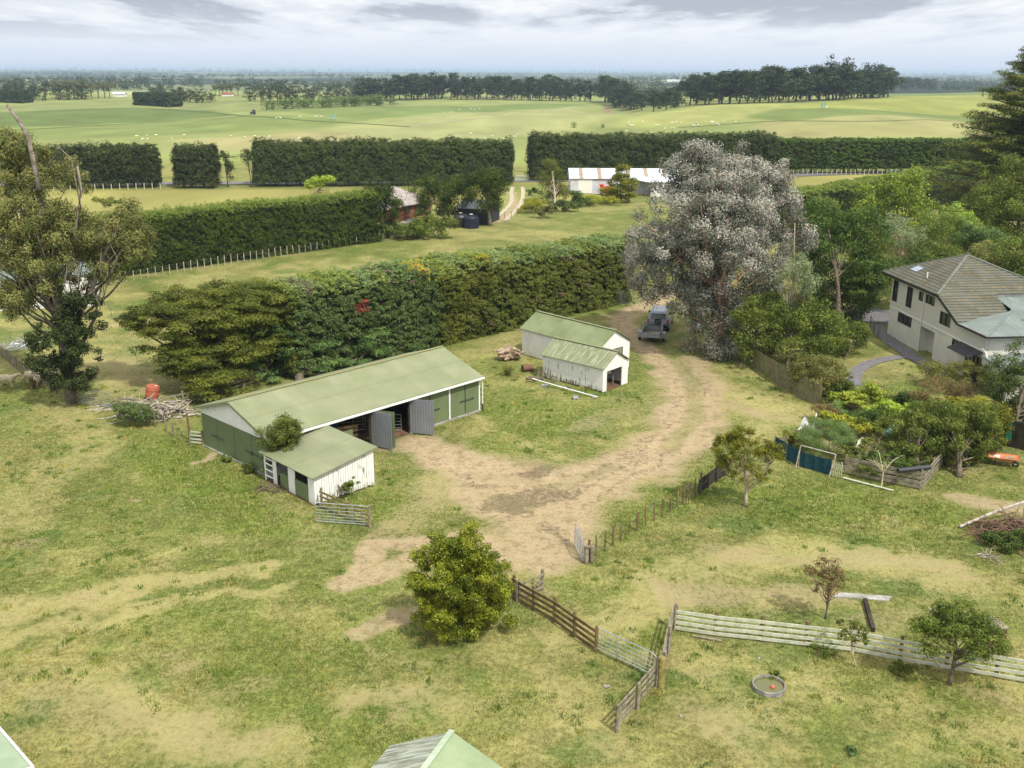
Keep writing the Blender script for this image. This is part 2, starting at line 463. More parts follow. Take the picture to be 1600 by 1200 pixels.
nt.link(sky.outputs[0], bg.inputs[0]); bg.inputs[1].default_value = .1
tc = nt.new('ShaderNodeTexCoord').outputs['Generated']
sp = nt.new('ShaderNodeSeparateXYZ'); nt.link(tc, sp.inputs[0])
z = mathn(nt, 'MAXIMUM', sp.outputs[2], 0.0)
den = mathn(nt, 'ADD', z, .055)
cx = mathn(nt, 'DIVIDE', sp.outputs[0], den); cy = mathn(nt, 'DIVIDE', sp.outputs[1], den)
cv = nt.new('ShaderNodeCombineXYZ'); nt.link(cx, cv.inputs[0]); nt.link(cy, cv.inputs[1]); cv.inputs[2].default_value = 3.3
n1 = noise(nt, mapping(nt, cv.outputs[0], (.75, .32, 1)), 1.0, 8, .56)
n2 = noise(nt, mapping(nt, cv.outputs[0], (2.2, .8, 1)), 1.0, 7, .6)
shade = mathn(nt, 'ADD', mathn(nt, 'MULTIPLY', n1, .72), mathn(nt, 'MULTIPLY', n2, .28))
hi = ramp(nt, z, .012, .06)                      # cloud bases gather overhead, thin veil at the horizon
lit = mixc(nt, ramp(nt, shade, .40, .50), lin((246, 248, 250)), lin((222, 228, 236)))
grey = mixc(nt, ramp(nt, shade, .487, .575), lit, lin((180, 187, 200)))
veil = mixc(nt, ramp(nt, z, .0, .03), lin((208, 220, 238)), lin((226, 233, 243)))
c = mixc(nt, hi, veil, grey)
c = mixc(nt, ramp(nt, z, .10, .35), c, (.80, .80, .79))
nt.link(c, bg2.inputs[0]); nt.link(ramp(nt, z, .10, .5, .99, 1.45), bg2.inputs[1])   # unseen upper sky whitened and brightened to add ambient fill
cover = ramp(nt, mathn(nt, 'ADD', n1, mathn(nt, 'MULTIPLY', n2, .15)), .30, .50, .96, 1.0)
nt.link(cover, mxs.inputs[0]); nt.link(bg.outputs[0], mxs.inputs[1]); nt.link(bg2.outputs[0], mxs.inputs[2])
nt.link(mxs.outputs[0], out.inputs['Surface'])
W.cycles.sampling_method = 'MANUAL'; W.cycles.sample_map_resolution = 512
S.view_settings.view_transform = 'Standard'; S.view_settings.look = 'None'; S.view_settings.gamma = 1; S.view_settings.exposure = 0.12
S.cycles.use_denoising = True; S.cycles.max_bounces = 5; S.cycles.diffuse_bounces = 2; S.cycles.glossy_bounces = 2; S.cycles.transmission_bounces = 4
S.cycles.transparent_max_bounces = 6; S.cycles.volume_bounces = 0; S.cycles.caustics_reflective = False; S.cycles.caustics_refractive = False
S.render.use_persistent_data = False

# ============================================================ haze
HAZE = True
if HAZE:
    m = bpy.data.materials.new('haze'); m.use_nodes = True; nt = NT(m); nt.n.clear()
    o = nt.new('ShaderNodeOutputMaterial'); pv = nt.new('ShaderNodeVolumePrincipled')
    pv.inputs['Color'].default_value = (.62, .80, 1, 1); pv.inputs['Density'].default_value = .00011; pv.inputs['Anisotropy'].default_value = .1
    nt.link(pv.outputs[0], o.inputs['Volume'])
    mb = MB(); mb.box((0, 13000, 8), (36000, 32000, 76)); hz = mb.build('haze', m)
    tag(hz, 'pale blue haze over the plain', 'haze', kind='stuff')

# ============================================================ ground
def poly_mask(X, Y, pts, feather=2.0):
    P = np.array([(p[0], p[1]) for p in pts]); inside = np.zeros(X.shape, bool); dmin = np.full(X.shape, 1e9)
    for i in range(len(P)):
        x0, y0 = P[i]; x1, y1 = P[(i + 1) % len(P)]
        c = ((y0 > Y) != (y1 > Y)) & (X < (x1 - x0) * (Y - y0) / ((y1 - y0) if y1 != y0 else 1e-9) + x0); inside ^= c
        L2 = (x1 - x0) ** 2 + (y1 - y0) ** 2 + 1e-9; t = np.clip(((X - x0) * (x1 - x0) + (Y - y0) * (y1 - y0)) / L2, 0, 1)
        dmin = np.minimum(dmin, np.hypot(X - x0 - t * (x1 - x0), Y - y0 - t * (y1 - y0)))
    return smooth(-feather, feather, np.where(inside, dmin, -dmin))
def caps(X, Y, pts):
    """soft stroke through (px, py, radius metres)"""
    m = np.zeros(X.shape); W_ = [(at(p[0], p[1]), p[2]) for p in pts]
    for (a, ra), (b, rb) in zip(W_[:-1], W_[1:]):
        L2 = (b.x - a.x) ** 2 + (b.y - a.y) ** 2 + 1e-9
        t = np.clip(((X - a.x) * (b.x - a.x) + (Y - a.y) * (b.y - a.y)) / L2, 0, 1)
        d = np.hypot(X - a.x - t * (b.x - a.x), Y - a.y - t * (b.y - a.y)); r = ra + (rb - ra) * t
        m = np.maximum(m, 1 - smooth(.35, 1.25, d / r))
    return m
DIRT = [([(1052, 455, 2.0), (1010, 478, 2.0), (968, 500, 2.0), (1000, 535, 1.6), (1050, 570, 2.4), (1080, 620, 3.0), (1070, 680, 3.4), (1010, 720, 3.6), (930, 750, 4.2), (850, 760, 4.2), (770, 740, 3.8), (700, 715, 3.0), (650, 690, 1.8)], 1.0),
        ([(1085, 560, 1.6), (1120, 600, 1.6), (1100, 660, 2)], .85),
        ([(900, 770, 3.2), (880, 830, 3.0), (850, 870, 2.6), (800, 870, 2.), (730, 850, 2.2), (660, 850, 1.7), (590, 855, 1.3), (550, 910, 1.3)], .92),
        ([(760, 770, 3), (840, 840, 2.6)], .9), ([(700, 750, 2.4), (640, 815, 1.7), (590, 840, 1.2)], .55),
        ([(525, 910, .9), (590, 900, 1.3), (660, 880, 1.2)], .9), ([(580, 985, .9), (640, 960, 1.2)], .8),
        ([(1120, 620, 1.5), (1200, 650, 1.6)], .62), ([(1000, 640, 1.4), (900, 670, 1.6)], .5), ([(300, 722, .5), (335, 715, .5)], .9),
        ([(600, 700, 1.0), (650, 700, 1.2)], .7), ([(170, 560, 2.0), (230, 590, 2.5), (300, 600, 3)], .45), ([(160, 515, 1.), (185, 510, 1.)], .7),
        ([(1100, 860, 1.2), (1250, 870, .9), (1420, 870, 1.3), (1500, 890, 1.0)], .52), ([(1050, 930, 1.5), (1240, 930, 1.6), (1320, 930, 1.2)], .6),
        ([(60, 1090, 1.4), (200, 1130, 1.5), (380, 1160, 1.2)], .42), ([(560, 1100, 1.0), (640, 1080, 1.3)], .45), ([(1075, 1100, 1.2), (1140, 1140, 1.2)], .42),
        ([(1330, 570, 1.5), (1390, 560, 1.6), (1320, 600, 1.5)], .38), ([(1520, 780, 1.2), (1600, 790, 2.0)], .8),
        ([(1310, 690, 1.2), (1400, 700, 1.8), (1370, 720, 1.2)], .75), ([(960, 1000, .8), (1010, 1020, .8)], .3),
        ([(1330, 980, 1.6), (1440, 960, 1.6)], .45), ([(345, 1090, .9), (395, 1075, .9)], .4), ([(1200, 1090, .6), (1260, 1075, .6)], .3),
        ([(700, 350, 1.5), (650, 352, 1.5)], .8), ([(800, 300, 1.2), (806, 320, 1.2), (790, 340, 1.5), (760, 350, 1.8)], .9)]
DRY = [([(0, 965, 1.7), (120, 945, 1.4), (250, 915, 1.0), (350, 900, .7), (430, 897, .7)], .95), ([(0, 1010, 1.0), (140, 975, .8), (300, 935, .6), (440, 925, .7)], .8),
       ([(100, 640, 2.5), (150, 700, 2.2), (60, 760, 2.5), (0, 830, 2.0)], .5), ([(150, 1060, 1.2), (300, 1140, 2.2), (420, 1190, 2.0)], .6),
       ([(880, 990, 1.4), (1000, 960, 1.6), (1040, 900, 2.0), (1250, 860, 2.0), (1450, 880, 2.2), (1520, 920, 1.2)], .72),
       ([(740, 650, .6), (800, 690, .7), (900, 720, .8)], .5), ([(860, 590, .5), (780, 530, .5), (960, 500, .7)], .35),
       ([(1140, 600, 2), (1220, 640, 2.5), (1180, 680, 2.2)], .6), ([(190, 450, .8), (330, 420, .8), (600, 385, .8)], .8),
       ([(1090, 1040, 1.2), (1200, 1150, 2.2)], .45), ([(560, 1090, 1.6), (760, 1080, 1.6)], .45), ([(1440, 1100, 1.4), (1580, 1150, 1.4)], .4),
       ([(140, 560, 3.0), (240, 640, 2.5)], .55), ([(440, 760, 1.6), (520, 860, 1.6)], .25), ([(870, 1060, 1.), (960, 1180, 1.4)], .4)]
LUSH = [([(250, 700, 2.8), (330, 760, 3.4), (430, 820, 2.0)], 1.), ([(560, 790, 2.0), (650, 800, 2.2)], .9), ([(800, 640, 3.2), (880, 640, 3), (780, 700, 2)], .8), ([(1000, 640, 2.0), (960, 650, 1.6)], .9),
        ([(960, 830, 1.4), (1060, 790, 1.6), (1150, 750, 2.5), (1250, 800, 3.2), (1450, 800, 3)], .8), ([(640, 560, 3), (780, 500, 3), (960, 480, 2)], .8), ([(60, 600, 3), (60, 700, 3)], .35),
        ([(1290, 770, 3), (1480, 820, 2.5)], .6), ([(800, 1100, 2), (600, 1160, 1.6), (300, 1020, 3.5), (520, 1010, 3.), (820, 960, 1.8)], .5), ([(975, 1005, .9), (1020, 1000, .9)], 1.),
        ([(1330, 1060, 1.6), (1500, 1090, 1.6)], .7), ([(1430, 600, 2), (1380, 620, 2)], .8)]
MEDIAN = [([(1012, 520, .5), (1045, 550, .6), (1082, 592, .8), (1090, 650, .9), (1050, 700, .8)], 1.), ([(960, 730, .7), (870, 760, .8), (760, 745, .7)], .5)]
MUD = [([(1062, 548, .22), (1103, 610, .26), (1096, 660, .28), (1040, 718, .3), (960, 765, .3), (905, 815, .3)], .5), ([(1020, 545, .22), (1058, 600, .26), (1060, 650, .28), (1012, 690, .3), (930, 735, .3), (850, 780, .35), (760, 830, .3)], .5), ([(1000, 480, .22), (960, 500, .22)], .4),
       ([(830, 740, 1.0), (850, 735, 1.2)], .8), ([(790, 790, 1.3), (850, 775, 1.5), (900, 770, 1.2)], .75), ([(820, 800, .9), (810, 780, .7)], .9), ([(760, 765, .5), (700, 730, .5)], .5),
       ([(930, 745, .9), (1010, 705, .8)], .45), ([(850, 820, .6), (890, 850, .5)], .6), ([(640, 570, .3), (900, 760, .6)], .0)]
FIELDS = [  # colour as seen, feather, pixel outline
    ((150, 160, 92), 8, [(-500, 172), (170, 160), (420, 158), (640, 152), (640, 172), (330, 177), (-500, 190)]),
    ((118, 138, 68), 4, [(-500, 186), (0, 179), (220, 171), (330, 175), (375, 181), (170, 196), (0, 205), (-500, 216)]),
    ((142, 158, 80), 5, [(-500, 218), (0, 207), (170, 197), (375, 183), (560, 189), (530, 197), (300, 212), (0, 226), (-500, 240)]),
    ((132, 152, 78), 6, [(395, 176), (640, 166), (930, 160), (780, 174), (640, 183), (560, 190)]),
    ((172, 176, 108), 8, [(560, 196), (660, 184), (900, 166), (960, 180), (930, 200), (640, 222), (300, 236), (280, 222)]),
    ((180, 174, 110), 8, [(330, 218), (520, 206), (620, 222), (480, 236), (260, 240)]),
    ((150, 162, 88), 8, [(700, 220), (940, 196), (1200, 188), (1200, 200), (900, 216), (640, 236)]),
    ((172, 170, 104), 6, [(1180, 189), (1700, 182), (1700, 216), (1170, 220)]),
    ((130, 148, 74), 4, [(1190, 170), (1700, 166), (1700, 181), (1240, 188), (1160, 184)]),
    ((166, 172, 80), 4, [(1240, 164), (1380, 150), (1700, 140), (1700, 165), (1200, 170)]),
    ((176, 180, 96), 5, [(1010, 178), (1100, 162), (1240, 160), (1200, 172), (1150, 186), (960, 198)]),
    ((170, 145, 110), 1.5, [(940, 166), (950, 165), (992, 177), (980, 178)]),
    ((150, 186, 112), 15, [(988, 126), (1070, 124), (1070, 139), (996, 140)]),
    ((196, 200, 140), 15, [(170, 142), (240, 142), (240, 151), (170, 151)]),
    ((130, 150, 90), 15, [(1340, 140), (1600, 128), (1600, 140), (1340, 150)]),
    ((172, 168, 100), 2.5, [(-200, 302), (600, 296), (1000, 272), (1640, 258), (1640, 275), (1250, 288), (600, 330), (200, 350), (-200, 380)]),
    ((150, 160, 88), 2, [(790, 290), (860, 286), (860, 330), (770, 345)]),
]
FPOLY = [(lin(c_), f_, [at(*p) for p in pts]) for c_, f_, pts in FIELDS]
def ground_tint(X, Y):
    """real colour of the sward (linear), painted field by field"""
    K = .64
    n = fbm(X / 9, Y / 9, 3, 4); n2 = fbm(X / 2.2, Y / 2.2, 8, 3)
    g1 = np.array(lin((126, 136, 70))); g2 = np.array(lin((164, 160, 100)))
    t = smooth(.36, .64, n * .5 + n2 * .5)[..., None]
    c = g1 * (1 - t) + g2 * t
    nr = (1 - smooth(120, 240, Y))[..., None]
    c = c * (1 + nr * ((fbm(X / 1.3, Y / 1.0, 71, 3)[..., None] - .5) * .55 + (fbm(X / 5.5, Y / 4.0, 73, 2)[..., None] - .5) * .35))
    clover = (smooth(.58, .72, fbm(X / 3.1, Y / 2.4, 75, 3))[..., None]) * nr * .55
    c = c * (1 - clover) + np.array(lin((98, 124, 62))) * clover
    far = smooth(250, 300, Y)[..., None]
    c = c * (1 - far) + np.array(lin((160, 170, 92))) * far * (.76 + .5 * fbm(X / 22, Y / 40, 14, 4)[..., None])
    for col_, fe, pts in FPOLY:
        m_ = poly_mask(X + (fbm(X / 12, Y / 12, 21, 2) - .5) * fe * 2, Y, pts, fe)[..., None]
        c = c * (1 - m_) + np.array(col_) * m_ * (.72 + .56 * fbm(X / 14, Y / 28, 15, 4)[..., None])
    # far plain: patchwork of paddocks and dark shelter belts
    fp = smooth(1150, 1500, Y)[..., None]
    cell = _hash(np.floor(X / 420 + .3 * np.sin(Y / 500)), np.floor(Y / 380 + .2 * np.sin(X / 700)), 9)[..., None]
    pal = np.array(lin((104, 124, 74))) * (1 - cell) + np.array(lin((160, 166, 110))) * cell
    wood = smooth(.46, .54, fbm(X / 520, Y / 300, 33, 4))[..., None]
    pal = pal * (1 - wood) + np.array(lin((50, 66, 44))) * wood
    c = c * (1 - fp) + pal * fp
    fs = (.14 * smooth(250, 320, Y))[..., None]; c = c * (1 - fs) + c.mean(-1, keepdims=True) * fs
    return c * K
def stroke_sum(X, Y, L):
    m = np.zeros(X.shape)
    for pts, a in L: m = np.maximum(m, caps(X, Y, pts) * a)
    return m
def ground_masks(X, Y):
    w = (fbm(X / 1.7, Y / 1.7, 41, 3) - .5) * 2.2; w2 = (fbm(X / 1.7, Y / 1.7, 43, 3) - .5) * 2.2
    near = (Y > 15) & (Y < 260)
    out_ = []
    for L in (DIRT, DRY, MUD, LUSH):
        m = np.zeros(X.shape); m[near] = stroke_sum((X + w)[near], (Y + w2)[near], L)
        if L is DIRT: m[near] -= .36 * stroke_sum((X + w * .4)[near], (Y + w2 * .4)[near], MEDIAN)
        out_.append(m)
    return out_
ys = list(np.linspace(-50, 18, 12)); y = 18.
while y < 34000:
    ys.append(y); y += max(.14, .0052 * y) if y < 120 else (.0075 * y if y < 1200 else .03 * y)
ys = np.array(ys); nx = 560; us = np.linspace(-1, 1, nx)
hw = 24 + .62 * np.maximum(ys, 0) + (ys < 18) * 20; hw[ys > 400] *= 1.15
X = us[None] * hw[:, None]; Y = np.repeat(ys[:, None], nx, 1)
Z = terr(X, Y)
Z = Z + (fbm(X / 3, Y / 3, 77, 3) - .5) * .10 * smooth(20, 26, Y) * (1 - smooth(120, 200, Y))
Z[Y > 18] -= 0
tint = ground_tint(X, Y); dirt, dry, mud, lush = ground_masks(X, Y)
lt = np.array(lin((116, 133, 56))) * .68
lf = (lush * .75)[..., None]; tint = tint * (1 - lf) + lt * lf
mask = np.stack([dirt, dry, mud, np.ones_like(dirt)], -1)
idx = np.arange(len(ys) * nx).reshape(len(ys), nx)
F = np.stack([idx[:-1, :-1], idx[:-1, 1:], idx[1:, 1:], idx[1:, :-1]], -1).reshape(-1, 4)
m, nt, b, o = newmat('paddock_grass')
tcn = nt.new('ShaderNodeTexCoord').outputs['Object']
ta = nt.new('ShaderNodeAttribute', attribute_name='tint'); ma = nt.new('ShaderNodeAttribute', attribute_name='mask')
ms = nt.new('ShaderNodeSeparateColor'); nt.link(ma.outputs['Color'], ms.inputs[0])
nA = noise(nt, tcn, .55, 5, .62); nB = noise(nt, tcn, 2.6, 6, .7); nC = noise(nt, mapping(nt, tcn, (1, .8, 1)), 5.5, 7, .72)
spy = nt.new('ShaderNodeSeparateXYZ'); nt.link(tcn, spy.inputs[0])
fade = ramp(nt, spy.outputs[1], 110, 330, 1., .25)
det = mathn(nt, 'MULTIPLY', fade, 1.)
def amp(f, a0, a1): return ramp(nt, f, .3, .7, a0, a1)
val = mathn(nt, 'MULTIPLY', amp(nC, .70, 1.30), amp(nB, .74, 1.22))
val = mathn(nt, 'ADD', mathn(nt, 'MULTIPLY', mathn(nt, 'SUBTRACT', val, 1.), det), 1.)
hs = nt.new('ShaderNodeHueSaturation'); nt.link(ta.outputs['Color'], hs.inputs['Color']); nt.link(val, hs.inputs['Value'])
gcol = hs.outputs[0]
straw = mixc(nt, ramp(nt, nC, .35, .65), sc(lin((214, 200, 146)), .66), sc(lin((178, 168, 104)), .62))
dd = mathn(nt, 'ADD', mathn(nt, 'MULTIPLY', ms.outputs[1], .27), mathn(nt, 'ADD', mathn(nt, 'MULTIPLY', nA, .55), mathn(nt, 'MULTIPLY', nB, .45)))
dd = mathn(nt, 'SUBTRACT', dd, ramp(nt, spy.outputs[1], 90, 130, 0, .3))
gcol = mixc(nt, mathn(nt, 'MULTIPLY', ramp(nt, mathn(nt, 'ADD', dd, mathn(nt, 'MULTIPLY', nC, .34)), .64, .92), .66), gcol, straw)
dirtc = mixc(nt, ramp(nt, nB, .3, .7), sc(lin((222, 200, 164)), .68), sc(lin((186, 162, 128)), .64))
dirtc = mixc(nt, ramp(nt, nC, .52, .66, 0, .6), dirtc, sc(lin((142, 134, 84)), .58))
mudm = ramp(nt, mathn(nt, 'ADD', ms.outputs[2], mathn(nt, 'MULTIPLY', mathn(nt, 'SUBTRACT', mathn(nt, 'ADD', mathn(nt, 'MULTIPLY', nB, .5), mathn(nt, 'MULTIPLY', nC, .5)), .5), 3.0)), .28, .82)
dirtc = mixc(nt, mathn(nt, 'MULTIPLY', mudm, .7), dirtc, lin((88, 76, 62)))
dirtc = mixc(nt, ramp(nt, noise(nt, tcn, 1.1, 7, .8), .46, .66, 0, .7), dirtc, sc(lin((136, 118, 92)), .55))
dirtc = mixc(nt, ramp(nt, noise(nt, tcn, 2.9, 3, .5), .69, .75, 0, .7), dirtc, lin((84, 72, 58)))
nD = noise(nt, mapping(nt, tcn, (.8, 1.1, 1)), .33, 5, .6)
dm = mathn(nt, 'ADD', mathn(nt, 'MAXIMUM', ms.outputs[0], mathn(nt, 'MULTIPLY', ramp(nt, nD, .56, .70), ramp(nt, spy.outputs[1], 70, 110, .62, 0.))), mathn(nt, 'MULTIPLY', mathn(nt, 'SUBTRACT', mathn(nt, 'ADD', mathn(nt, 'MULTIPLY', nB, .5), mathn(nt, 'MULTIPLY', nC, .5)), .5), 2.6))
gcol = mixc(nt, ramp(nt, dm, .15, 1.15), gcol, dirtc)
nt.link(gcol, b.inputs['Base Color']); b.inputs['Roughness'].default_value = .95; b.inputs['Specular IOR Level'].default_value = .08
bn = nt.new('ShaderNodeBump', i_Distance=.12); nt.link(mathn(nt, 'MULTIPLY', fade, .55), bn.inputs['Strength'])
nt.link(mathn(nt, 'ADD', nC, mathn(nt, 'MULTIPLY', nB, .8)), bn.inputs['Height']); nt.link(bn.outputs[0], b.inputs['Normal'])
g = npmesh('ground', np.stack([X, Y, Z], -1).reshape(-1, 3), F, m, {'tint': tint.reshape(-1, 3), 'mask': mask.reshape(-1, 4)}, smooth=True)
tag(g, 'grassy paddocks, fields and plain', 'ground', kind='structure')

def gz(x, y):
    """ground height incl. small unevenness"""
    return float(terr(x, y)) + (float(fbm(x / 3, y / 3, 77, 3)) - .5) * .10 * float(smooth(20, 26, y)) * (1 - float(smooth(120, 200, y)))
# ------------------------------------------------------------ grass blades
rng = np.random.default_rng(5)
n = 560000
gy = 24 + (rng.random(n) ** 1.25) * 66; gx = (rng.random(n) * 2 - 1) * (gy * .56 + 4)
lush_n = fbm(gx / 1.1, gy / 1.1, 61, 3); keep = (rng.random(n) < smooth(.25, .7, lush_n) * .7 + .25) & (rng.random(n) < 1 - smooth(50, 88, gy))
gx, gy = gx[keep], gy[keep]
d_, y_, m_, l_ = ground_masks(gx, gy)
keep = rng.random(len(gx)) > np.clip(d_ * 1.7 + m_ + y_ * .9, 0, .985)
gx, gy, y_, l_ = gx[keep], gy[keep], y_[keep], l_[keep]
BANNED = []
def ban(pts): BANNED.append(pts)
ban([(-20.8, 62.6), (-14.6, 56.6), (-2.0, 70), (-8.2, 75.8)]); ban([(-11.3, 52.8), (-8, 55.8), (-12, 60), (-15.1, 56.7)])
ban([(7.2, 74.4), (9.5, 76.9), (4.9, 80.9), (2.6, 78.4)]); ban([(1, 85.5), (7.1, 78.7), (10, 81.3), (4, 88)])
for q in BANNED:
    k = poly_mask(gx, gy, q, .05) < .5; gx, gy, y_, l_ = gx[k], gy[k], y_[k], l_[k]
n = len(gx)
hgt = (.03 + .075 * rng.random(n) ** 1.5) * (1 + l_ * .9) * (.7 + .6 * fbm(gx / 1.5, gy / 1.5, 66, 2)) * (.75 + .25 * smooth(24, 60, gy))
gzv = terr(gx, gy) + (fbm(gx / 3, gy / 3, 77, 3) - .5) * .10 * smooth(20, 26, gy)
tt = ground_tint(gx, gy); tt = tt * (1 - (l_ * .75)[:, None]) + lt * (l_ * .75)[:, None]
strawf = (rng.random(n) < (.16 + .5 * y_))[:, None]
tt = np.where(strawf, np.array(lin((204, 190, 138))) * .62, tt) * (1.15 + .5 * rng.random(n))[:, None]
# taller tufts and seed heads in clumps
nt0 = 4400; ty = 24 + rng.random(nt0) ** 1.2 * 60; tx = (rng.random(nt0) * 2 - 1) * (ty * .56 + 4)
kp = rng.random(nt0) < smooth(.42, .66, fbm(tx / 2.4, ty / 2.4, 91, 3)) + .06; tx, ty = tx[kp], ty[kp]; dd_ = ground_masks(tx, ty); kp = (dd_[0] < .25); tx, ty, tl = tx[kp], ty[kp], dd_[3][kp]
for q in BANNED: kp = poly_mask(tx, ty, q, .05) < .5; tx, ty, tl = tx[kp], ty[kp], tl[kp]
tn = 22; bx = (tx[:, None] + rng.normal(size=(len(tx), tn)) * .13).ravel(); by = (ty[:, None] + rng.normal(size=(len(tx), tn)) * .13).ravel()
th_ = (np.repeat(.09 + .10 * rng.random(len(tx)), tn)) * (.6 + .6 * rng.random(len(bx)))
tz = terr(bx, by) + (fbm(bx / 3, by / 3, 77, 3) - .5) * .10 * smooth(20, 26, by)
pal_ = np.array([lin((104, 124, 54)), lin((86, 110, 52)), lin((132, 138, 62)), lin((170, 158, 96))]); tc_ = np.repeat(pal_[rng.choice(4, len(tx), p=[.4, .25, .2, .15])], tn, 0) * (.62 + .4 * rng.random(len(bx)))[:, None] * 1.6
gx = np.concatenate([gx, bx]); gy = np.concatenate([gy, by]); gzv = np.concatenate([gzv, tz]); hgt = np.concatenate([hgt, th_]); tt = np.vstack([tt, tc_]); n = len(gx)
an = rng.random(n) * 2 * PI; wd = .012 + .0005 * gy; ln_ = rng.random(n) * .5 * hgt; la = rng.random(n) * 2 * PI
A0 = np.stack([gx - np.cos(an) * wd, gy - np.sin(an) * wd, gzv - .01], -1); A1 = np.stack([gx + np.cos(an) * wd, gy + np.sin(an) * wd, gzv - .01], -1)
A2 = np.stack([gx + np.cos(la) * ln_, gy + np.sin(la) * ln_, gzv + hgt], -1)
V = np.stack([A0, A1, A2], 1).reshape(-1, 3)
m, nt, b, o = newmat('grass_blades'); a_ = nt.new('ShaderNodeAttribute', attribute_name='tint'); nt.link(a_.outputs['Color'], b.inputs['Base Color']); b.inputs['Roughness'].default_value = .8
b.inputs['Specular IOR Level'].default_value = .1
nrm = nt.new('ShaderNodeCombineXYZ'); 
tr = nt.new('ShaderNodeBsdfTranslucent'); nt.link(a_.outputs['Color'], tr.inputs[0]); mx = nt.new('ShaderNodeMixShader'); mx.inputs[0].default_value = .4
nt.link(b.outputs[0], mx.inputs[1]); nt.link(tr.outputs[0], mx.inputs[2]); nt.link(mx.outputs[0], o.inputs['Surface'])
gr = npmesh('grass', V, np.arange(n * 3).reshape(-1, 3), m, {'tint': np.repeat(tt, 3, 0)}, nper=3)
tag(gr, 'pasture grass with straw coloured seed heads', 'grass', kind='stuff')
# ------------------------------------------------------------ road, drive, paths as thin sheets
def ribbon(name, pts, w, mat_, lift=.02, sub=8, label='', cat='road', kind='structure', thick=.03):
    P = []
    for i in range(len(pts) - 1):
        p0 = Vector(pts[max(i - 1, 0)]); p1 = Vector(pts[i]); p2 = Vector(pts[i + 1]); p3 = Vector(pts[min(i + 2, len(pts) - 1)])
        for k in range(sub):
            t = k / sub; P.append(.5 * ((2 * p1) + (p2 - p0) * t + (2 * p0 - 5 * p1 + 4 * p2 - p3) * t * t + (3 * p1 - p0 - 3 * p2 + p3) * t ** 3))
    P.append(Vector(pts[-1])); mb = MB(); prev = None
    for i, p in enumerate(P):
        d = (P[min(i + 1, len(P) - 1)] - P[max(0, i - 1)]); d.z = 0; d.normalize(); s_ = Vector((-d.y, d.x, 0)) * w / 2
        a, c_ = p + s_, p - s_
        a.z = gz(a.x, a.y) + lift; c_.z = gz(c_.x, c_.y) + lift
        if prev: mb.face([prev[1], c_, a, prev[0]]); 
        prev = (a, c_)
    o_ = mb.build(name, mat_); tag(o_, label or None, cat if label else None, kind=kind); return o_
M = {}
M['asphalt'] = plain('asphalt', lin((120, 118, 120)), lin((98, 97, 100)), 3, .9, .2)
M['gravel'] = plain('gravel', lin((190, 180, 160)), lin((150, 140, 118)), 2, .95, .3)
M['concrete'] = plain('concrete', lin((168, 166, 160)), lin((128, 126, 118)), 1.5, .9, .2)
ribbon('road', [(-320, 205, 0), (-100, 221, 0), (0, 232, 0), (60, 245, 0), (112, 262, 0), (260, 300, 0)], 5.5, M['asphalt'], .10)
M['drain'] = plain('dark_wheel_ruts', lin((92, 112, 62)), lin((80, 96, 56)), 2, .95, 0)
ribbon('farm_track', [at(-200, 214), at(40, 206), at(170, 198), at(300, 190), at(392, 183.5)], 1.6, M['drain'], .12)
ribbon('farm_track', [at(230, 172), at(330, 178), at(392, 183.5), at(470, 189), at(560, 194), at(640, 199)], 2.0, M['drain'], .14)
ribbon('farm_track', [at(640, 199), at(720, 188), at(800, 178), at(880, 170), at(930, 166)], 1.2, M['gravel'], .1)
ribbon('farm_track', [at(-150, 183), at(60, 177), at(230, 172)], 1.4, M['drain'], .12)
ribbon('farm_track', [at(1060, 198), at(1200, 188), at(1400, 186), at(1560, 184)], 1.2, M['drain'], .12)
ribbon('path', [at(1336, 600), at(1340, 580), at(1362, 565), at(1400, 557), at(1426, 555)], 1.15, M['asphalt'], .05)
ribbon('path', [at(1368, 505), at(1380, 520), at(1410, 543), at(1450, 568), at(1472, 586)], 1.5, M['asphalt'], .062)
ribbon('driveway', [at(1330, 486), at(1375, 492), at(1420, 494)], 6.5, M['asphalt'], .055)
ribbon('wheel_track', [at(802, 292), at(800, 302), at(800, 315), at(788, 330), at(770, 345)], .8, M['gravel'], .05)
ribbon('wheel_track', [at(817, 292), at(818, 302), at(816, 315), at(806, 330), at(790, 345)], .8, M['gravel'], .05)
# ============================================================ materials for built things
RG = lin((172, 178, 142)); 
M['roof_green'] = ribbed('roof_green', sc(RG, .62), sc(lin((158, 168, 124)), .58), sc(lin((184, 168, 104)), .55), cov=(.54, .76), laps=2.4, rough=.65, stripes=.4)
M['roof_green_streaked'] = ribbed('roof_green_streaked', sc(lin((156, 166, 124)), .6), sc(lin((140, 150, 106)), .6), sc(lin((206, 206, 184)), .62), cov=(.48, .62), rough=.7)
M['roof_green_mossy'] = ribbed('roof_green_mossy', sc(lin((160, 172, 130)), .62), sc(lin((138, 150, 104)), .6), sc(lin((150, 136, 92)), .6), cov=(.56, .72), rough=.7)
M['roof_grey'] = ribbed('roof_grey', sc(lin((138, 150, 148)), .75), sc(lin((120, 132, 122)), .75), sc(lin((180, 184, 176)), .75), cov=(.52, .7), rough=.6, pitch=.12, stripes=.5)
M['wall_green'] = ribbed('wall_green', sc(lin((122, 136, 98)), .8), sc(lin((108, 122, 86)), .8), pitch=.2, rough=.6, stripes=.35)
M['white'] = plain('white_paint', (.80, .80, .77), (.72, .72, .68), 1.2, .6, .1)
M['white_old'] = None
